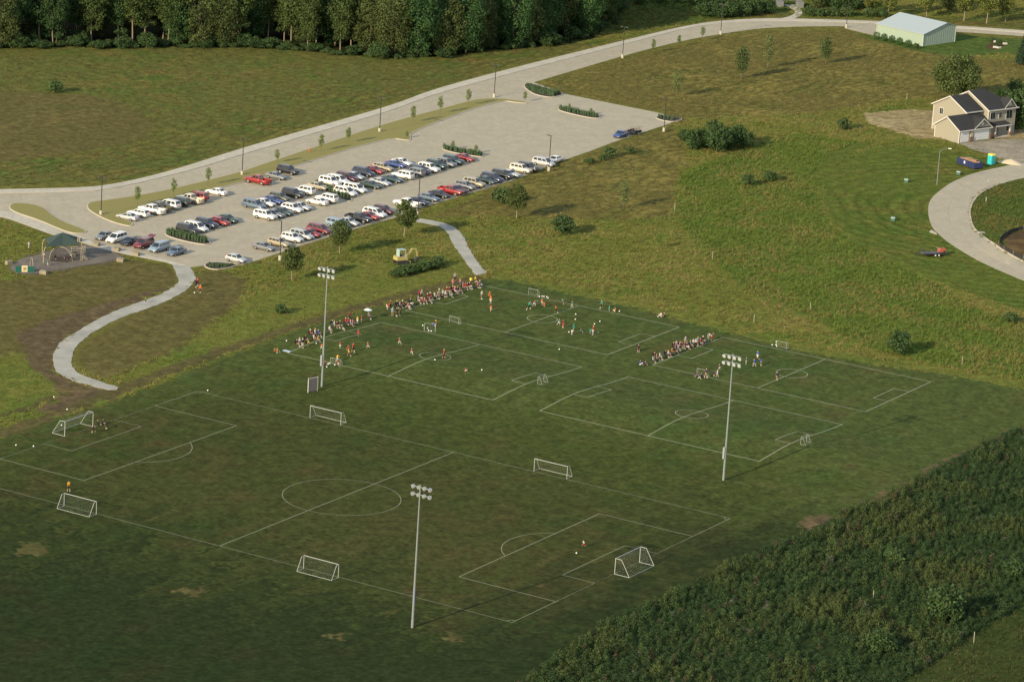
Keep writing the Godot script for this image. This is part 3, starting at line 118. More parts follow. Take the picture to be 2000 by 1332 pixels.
const TREES := [["young#0", "young_tree", -86.79, 98.71, 0.93, 0.91, "thin young tree on the grass strip by the silver sedan", "tree", "young trees on the grass strip"], ["young#1", "young_tree", -86.45, 110.34, 0.89, 0.89, "thin young tree on the grass strip behind the olive pickup", "tree", "young trees on the grass strip"], ["young#2", "young_tree", -87.2, 123.06, 0.9, 0.89, "thin young tree on the grass strip behind the white sedan", "tree", "young trees on the grass strip"], ["young#0", "young_tree", -89.25, 150.42, 0.71, 0.77, "thin young tree on the grass strip behind the black SUV", "tree", "young trees on the grass strip"], ["young#1", "young_tree", -89.19, 166.63, 0.89, 0.89, "thin young tree on the grass strip beside the fire hydrant", "tree", "young trees on the grass strip"], ["young#2", "young_tree", -89.67, 177.65, 0.85, 0.86, "thin young tree on the grass strip opposite the maroon minivan", "tree", "young trees on the grass strip"], ["young#0", "young_tree", -91.37, 205.82, 0.92, 0.91, "thin young tree on the grass strip beside the bare bays", "tree", "young trees on the grass strip"], ["young#1", "young_tree", -92.19, 218.2, 0.96, 0.93, "thin young tree on the grass strip beyond the short kerb finger", "tree", "young trees on the grass strip"], ["young#2", "young_tree", -92.58, 230.58, 0.92, 0.9, "thin young tree on the grass strip next to the last twin-head lamp post", "tree", "young trees on the grass strip"], ["young#0", "young_tree", -95.24, 319.71, 0.77, 0.81, "thin young tree on the verge of the hay meadow, first past the curve of kerb", "tree", "young trees by the road"], ["young#1", "young_tree", -94.48, 331.14, 0.71, 0.78, "thin young tree on the verge of the hay meadow, between two others by the road", "tree", "young trees by the road"], ["young#2", "young_tree", -94.73, 343.58, 0.81, 0.84, "thin young tree on the verge of the hay meadow, last before the lamp post", "tree", "young trees by the road"], ["young#0", "young_tree", -83.63, 191.53, 0.38, 0.56, "small sapling on the short kerb finger", "tree", "saplings in the lot"], ["young#1", "young_tree", -70.5, 189.55, 0.45, 0.62, "small sapling in the shrub bed by the red sedan", "tree", "saplings in the lot"], ["young#2", "young_tree", -64.83, 189.86, 0.45, 0.62, "small sapling at the outer end of the shrub bed by the red sedan", "tree", "saplings in the lot"], ["young#0", "young_tree", -85.97, 244.4, 0.56, 0.7, "small sapling on the tip of the grass strip", "tree", "saplings in the lot"], ["young#1", "young_tree", -74.41, 244.93, 0.34, 0.53, "small sapling in the bed at the empty bays", "tree", "saplings in the lot"], ["young#2", "young_tree", -68.09, 243.85, 0.37, 0.55, "small sapling at the outer end of the bed at the empty bays", "tree", "saplings in the lot"], ["ash#0", "tree", -34.83, 116.08, 0.96, 1.13, "leafy round tree by the stone path at the lot edge", "tree", ""], ["ash#1", "tree", -36.22, 95.68, 0.86, 1.05, "leafy tree in front of the silver sedan and pale blue minivan", "tree", ""], ["ash#2", "tree", -31.11, 72.39, 0.86, 1.05, "leafy tree between the lamp post and the floodlight mast", "tree", ""], ["ash#3", "tree", -27.19, 145.61, 0.92, 1.1, "leafy tree on the slope below the tan SUV", "tree", ""], ["oval#0", "tree", -64.26, 307.96, 1.09, 1.05, "oval green tree in the middle of the hay meadow", "tree", ""], ["oval#1", "tree", -58.58, 340.82, 0.89, 0.93, "oval green tree in the hay meadow below the shed", "tree", ""], ["willow#0", "tree", -64.61, 277.24, 0.92, 0.95, "pale thin tree at the lower rim of the hay meadow", "tree", ""], ["willow#1", "tree", -66.11, 324.87, 1.16, 1.09, "pale thin tree standing between the two oval trees", "tree", ""], ["willow#2", "tree", -16.07, 169.01, 0.87, 0.92, "pale thin tree on the slope near the marker stake", "tree", ""], ["young#1", "young_tree", 6.29, 143.98, 0.78, 0.86, "small tree with a white guard on the slope", "tree", ""], ["great#0", "great_tree", -15.57, 324.84, 0.97, 1.13, "great spreading tree behind the new house", "tree", ""], ["pine#0", "pine_tree", -22.61, 377.93, 0.82, 0.89, "dark pine tree past the rock garden", "tree", ""], ["thicket#0", "bush", -13.82, 141.14, 1.12, 1.34, "dense dark bush standing alone on the slope", "bush", ""], ["thicket#1", "bush", -33.86, 230.34, 1.29, 1.46, "broad dark bush at the meadow rim", "bush", ""], ["thicket#2", "bush", -28.71, 231.45, 1.6, 1.66, "largest dark bush of the clump at the meadow rim", "bush", ""], ["thicket#0", "bush", -29.07, 241.44, 1.33, 1.48, "dark bush of the clump, towards the house", "bush", ""], ["thicket#1", "bush", -32.77, 232.99, 1.21, 1.4, "middle bush of the merged dark clump", "bush", ""], ["thicket#2", "bush", -28.63, 235.96, 1.35, 1.5, "bush at the heart of the merged dark clump", "bush", ""], ["thicket#1", "bush", -26.07, 240.19, 1.04, 1.28, "outermost low bush of the merged dark clump", "bush", ""], ["thicket#2", "bush", -38.88, 235.37, 0.75, 1.05, "low bush starting the merged dark clump", "bush", ""], ["bush#1", "bush", -37.95, 246.99, 2.09, 1.94, "upper bush of the dark clump", "bush", ""], ["bush#0", "bush", -7.86, 207.1, 1.57, 1.64, "low dark bush in the lush grass", "bush", ""], ["bush#2", "bush", -6.35, 214.13, 1.52, 1.61, "low dark bush beside another in the lush grass", "bush", ""], ["bush#1", "bush", -19.67, 274.57, 1.68, 1.71, "dark bush at the rim of the bare soil", "bush", ""], ["bush#0", "bush", -42.85, 209.07, 1.43, 1.55, "shrubby sapling below the lot edge", "bush", ""], ["bush#1", "bush", -41.09, 215.28, 0.96, 1.22, "low shrub below the parked blue car", "bush", ""], ["bush#2", "bush", -42.22, 199.77, 0.88, 1.16, "low shrub on the upper slope", "bush", ""], ["bush#1", "bush", -41.98, 204.98, 0.89, 1.16, "low shrub beside the shrubby sapling", "bush", ""], ["bush#2", "bush", -35.96, 154.08, 2.25, 2.03, "slim bush beside a leafy tree on the slope", "bush", ""], ["bush#0", "bush", -164.82, 172.43, 1.72, 1.73, "green bush on the rim of the dry oval", "bush", ""], ["thicket#1", "bush", 77.14, 107.37, 1.19, 1.39, "green bush in the tall lush grass", "bush", ""], ["bush#1", "bush", 83.06, 142.53, 1.3, 1.46, "dark bush in the grass below the street", "bush", ""], ["bush#2", "bush", -18.87, 51.24, 1.1, 1.33, "tangled low bush on the slope", "bush", ""], ["thicket#2", "bush", 148.78, -22.07, 1.55, 1.63, "large dark bush within the prairie growth", "bush", ""], ["thicket#1", "bush", 147.64, -40.3, 0.95, 1.21, "broad pale bush within the prairie growth", "bush", ""], ["bush#0", "bush", 130.83, -2.01, 1.36, 1.51, "yellowish bush within the prairie growth", "bush", ""], ["thicket#0", "bush", 148.01, 3.19, 0.9, 1.18, "round bush at the rim of the prairie growth", "bush", ""], ["thicket#1", "bush", 8.78, 307.09, 2.7, 2.27, "tall green thicket beside the new house", "bush", ""], ["thicket#0", "bush", -5.16, 328.72, 1.23, 1.42, "green thicket behind the new house", "bush", ""], ["thicket#2", "bush", -9.53, 345.37, 0.94, 1.2, "dense green thicket beyond the great tree", "bush", ""], ["ball#0", "clipped_shrub", -64.54, 380.53, 1.03, 1.02, "round clipped shrub at the drive end of the shed wall", "shrub", "shrubs along the shed wall"], ["ball#0", "clipped_shrub", -62.09, 379.85, 1.03, 1.02, "second round shrub from the drive along the shed wall", "shrub", "shrubs along the shed wall"], ["ball#0", "clipped_shrub", -59.6, 379.22, 1.03, 1.02, "third round shrub from the drive along the shed wall", "shrub", "shrubs along the shed wall"], ["ball#0", "clipped_shrub", -56.97, 378.28, 1.03, 1.02, "fourth round shrub from the drive along the shed wall", "shrub", "shrubs along the shed wall"], ["ball#0", "clipped_shrub", -53.97, 377.29, 1.03, 1.02, "fifth round shrub from the drive along the shed wall", "shrub", "shrubs along the shed wall"], ["bush#1", "clipped_shrub", -51.51, 376.67, 0.92, 0.95, "smallest shrub by the shed corner", "shrub", "shrubs along the shed wall"], ["lime#0", "roadside_tree", -81.97, 411.32, 0.73, 0.83, "pale-trunked tree behind the shed roof", "tree", ""], ["lime#1", "roadside_tree", -76.63, 411.14, 0.85, 0.91, "forked pale-trunked tree behind the shed roof", "tree", ""], ["lime#2", "roadside_tree", -69.45, 419.6, 0.8, 0.88, "lime green tree between shed and highway", "tree", ""], ["lime#0", "roadside_tree", -60.21, 422.95, 0.99, 0.99, "slim lime green tree beside the highway", "tree", ""], ["lime#1", "roadside_tree", -54.08, 423.74, 0.96, 0.98, "forked lime green tree over the rock garden", "tree", ""], ["lime#2", "roadside_tree", -51.84, 430.64, 0.79, 0.87, "darker tree beside the highway", "tree", ""], ["full#0", "roadside_tree", -95.93, 407.88, 0.64, 0.76, "dark tree above the underpass", "tree", ""], ["full#2", "roadside_tree", -70.11, 433.01, 0.6, 0.74, "dark tree beyond the shed", "tree", ""], ["thicket#0", "roadside_bush", -110.36, 372.45, 1.07, 1.41, "leafy green bush in the row bordering the far side of the road", "bush", "bushes across the road"], ["thicket#1", "roadside_bush", -107.36, 373.86, 1.07, 1.41, "leafy green bush in the row bordering the far side of the road", "bush", "bushes across the road"], ["thicket#2", "roadside_bush", -105.43, 377.2, 1.17, 1.49, "leafy green bush in the row bordering the far side of the road", "bush", "bushes across the road"], ["thicket#0", "roadside_bush", -103.84, 381.2, 1.18, 1.49, "leafy green bush in the row bordering the far side of the road", "bush", "bushes across the road"], ["thicket#1", "roadside_bush", -102.6, 385.87, 1.15, 1.46, "leafy green bush in the row bordering the far side of the road", "bush", "bushes across the road"], ["thicket#2", "roadside_bush", -101.35, 390.58, 1.01, 1.36, "leafy green bush in the row bordering the far side of the road", "bush", "bushes across the road"], ["thicket#0", "roadside_bush", -113.29, 381.84, 1.35, 1.62, "leafy green bush in the row bordering the far side of the road", "bush", "bushes across the road"], ["thicket#1", "roadside_bush", -110.32, 387.52, 1.22, 1.52, "leafy green bush in the row bordering the far side of the road", "bush", "bushes across the road"], ["thicket#2", "roadside_bush", -108.06, 394.57, 1.22, 1.52, "leafy green bush in the row bordering the far side of the road", "bush", "bushes across the road"], ["bush#0", "roadside_bush", -92.17, 396.04, 1.57, 1.77, "leafy green bush in the row bordering the far side of the road", "bush", "bushes across the road"], ["bush#1", "roadside_bush", -89.15, 397.46, 1.57, 1.77, "leafy green bush in the row bordering the far side of the road", "bush", "bushes across the road"], ["bush#2", "roadside_bush", -86.82, 400.21, 1.57, 1.77, "leafy green bush in the row bordering the far side of the road", "bush", "bushes across the road"], ["bush#0", "roadside_bush", -84.48, 402.96, 1.71, 1.86, "leafy green bush in the row bordering the far side of the road", "bush", "bushes across the road"], ["thicket#1", "roadside_bush", -90.74, 410.75, 1.09, 1.42, "leafy green bush in the row bordering the far side of the road", "bush", "bushes across the road"], ["thicket#2", "roadside_bush", -87.91, 414.11, 1.13, 1.45, "leafy green bush in the row bordering the far side of the road", "bush", "bushes across the road"], ["bush#0", "roadside_bush", -79.92, 407.26, 1.5, 1.72, "leafy green bush in the row bordering the far side of the road", "bush", "bushes across the road"], ["bush#1", "roadside_bush", -77.23, 409.35, 1.43, 1.67, "leafy green bush in the row bordering the far side of the road", "bush", "bushes across the road"], ["thicket#2", "roadside_bush", -88.12, 420.48, 1.1, 1.43, "leafy green bush in the row bordering the far side of the road", "bush", "bushes across the road"], ["bush#0", "roadside_bush", -96.15, 415.36, 2.03, 2.06, "leafy green bush in the row bordering the far side of the road", "bush", "bushes across the road"], ["bush#1", "roadside_bush", -130.55, 374.39, 1.57, 1.77, "leafy green bush in the row bordering the far side of the road", "bush", "bushes across the road"], ["bush#2", "roadside_bush", -127.63, 380.06, 1.71, 1.87, "leafy green bush in the row bordering the far side of the road", "bush", "bushes across the road"], ["bush#0", "roadside_bush", -123.95, 384.45, 1.57, 1.77, "leafy green bush in the row bordering the far side of the road", "bush", "bushes across the road"], ["bush#1", "roadside_bush", -120.16, 384.56, 1.43, 1.67, "leafy green bush in the row bordering the far side of the road", "bush", "bushes across the road"], ["bush#0", "leafy_weed_bush", -18.87, 88.39, 0.83, 1.35, "broad-leaved weed bush in the green patch beside the excavator", "bush", "weed bushes by the excavator"], ["bush#1", "leafy_weed_bush", -18.23, 89.35, 0.99, 1.49, "broad-leaved weed bush in the green patch beside the excavator", "bush", "weed bushes by the excavator"], ["bush#2", "leafy_weed_bush", -18.45, 91.62, 1.15, 1.63, "broad-leaved weed bush in the green patch beside the excavator", "bush", "weed bushes by the excavator"], ["bush#0", "leafy_weed_bush", -17.82, 92.58, 0.84, 1.35, "broad-leaved weed bush in the green patch beside the excavator", "bush", "weed bushes by the excavator"], ["bush#1", "leafy_weed_bush", -18.03, 94.86, 1.0, 1.5, "broad-leaved weed bush in the green patch beside the excavator", "bush", "weed bushes by the excavator"], ["bush#2", "leafy_weed_bush", -17.39, 95.83, 1.16, 1.64, "broad-leaved weed bush in the green patch beside the excavator", "bush", "weed bushes by the excavator"], ["bush#0", "leafy_weed_bush", -17.61, 98.13, 0.84, 1.35, "broad-leaved weed bush in the green patch beside the excavator", "bush", "weed bushes by the excavator"], ["bush#1", "leafy_weed_bush", -16.97, 99.1, 1.0, 1.5, "broad-leaved weed bush in the green patch beside the excavator", "bush", "weed bushes by the excavator"], ["bush#2", "leafy_weed_bush", -17.19, 101.42, 1.16, 1.64, "broad-leaved weed bush in the green patch beside the excavator", "bush", "weed bushes by the excavator"], ["bush#0", "rock_garden_bush", -42.26, 402.27, 0.7, 0.81, "upright shrub in the rock garden", "bush", ""], ["bush#1", "rock_garden_bush", -39.82, 401.06, 0.7, 0.81, "low shrub in the rock garden", "bush", ""], ["bush#2", "rock_garden_bush", -38.47, 396.62, 0.7, 0.8, "spreading shrub in the rock garden", "bush", ""]]
const BED_PLANTS := [[[-95.24, 259.26, -84.19, 258.01, -84.63, 254.17, -89.9, 254.18], 13, 3, "upright grass clump in the kerbed bed at the drive", 1.15], [[-76.26, 243.71, -65.52, 242.69, -65.12, 241.55, -75.46, 242.17], 15, 2, "upright grass clump in the long bed of the empty bays", 1.1], [[-56.23, 253.66, -51.41, 255.75, -51.23, 251.2, -55.19, 251.61], 7, 2, "upright grass clump in the mulch bed at the lot corner", 0.8], [[-72.44, 188.91, -62.48, 188.81, -62.38, 187.84, -71.62, 187.63], 15, 2, "upright grass clump in the bed by the red sedan", 1.1], [[-69.21, 84.99, -59.42, 84.59, -58.86, 83.16, -68.37, 83.53], 13, 3, "upright grass clump in the bed by the black SUV", 1.25], [[-72.53, 140.45, -60.06, 134.71, -59.72, 133.47, -71.74, 139.3], 11, 2, "upright grass clump in the bed between the middle bays", 1.1], [[-49.27, 70.28, -44.98, 73.51, -45.08, 70.7, -47.04, 68.18], 7, 3, "sparse grass clump in the dark mulch bed beside the path", 0.6]]
const CLOTH := {"white": [0.49, 0.49, 0.468], "grey": [0.216, 0.223, 0.238], "black": [0.011, 0.011, 0.013], "navy": [0.011, 0.014, 0.043], "blue": [0.014, 0.058, 0.302], "lightblue": [0.158, 0.259, 0.374], "red": [0.36, 0.022, 0.018], "maroon": [0.108, 0.011, 0.014], "orange": [0.518, 0.101, 0.014], "yellow": [0.518, 0.274, 0.014], "neon": [0.504, 0.518, 0.036], "teal": [0.014, 0.216, 0.173], "green": [0.036, 0.158, 0.036], "purple": [0.05, 0.022, 0.079], "pink": [0.446, 0.144, 0.173], "cream": [0.418, 0.36, 0.259], "tan": [0.216, 0.158, 0.094], "brown": [0.086, 0.043, 0.029]}
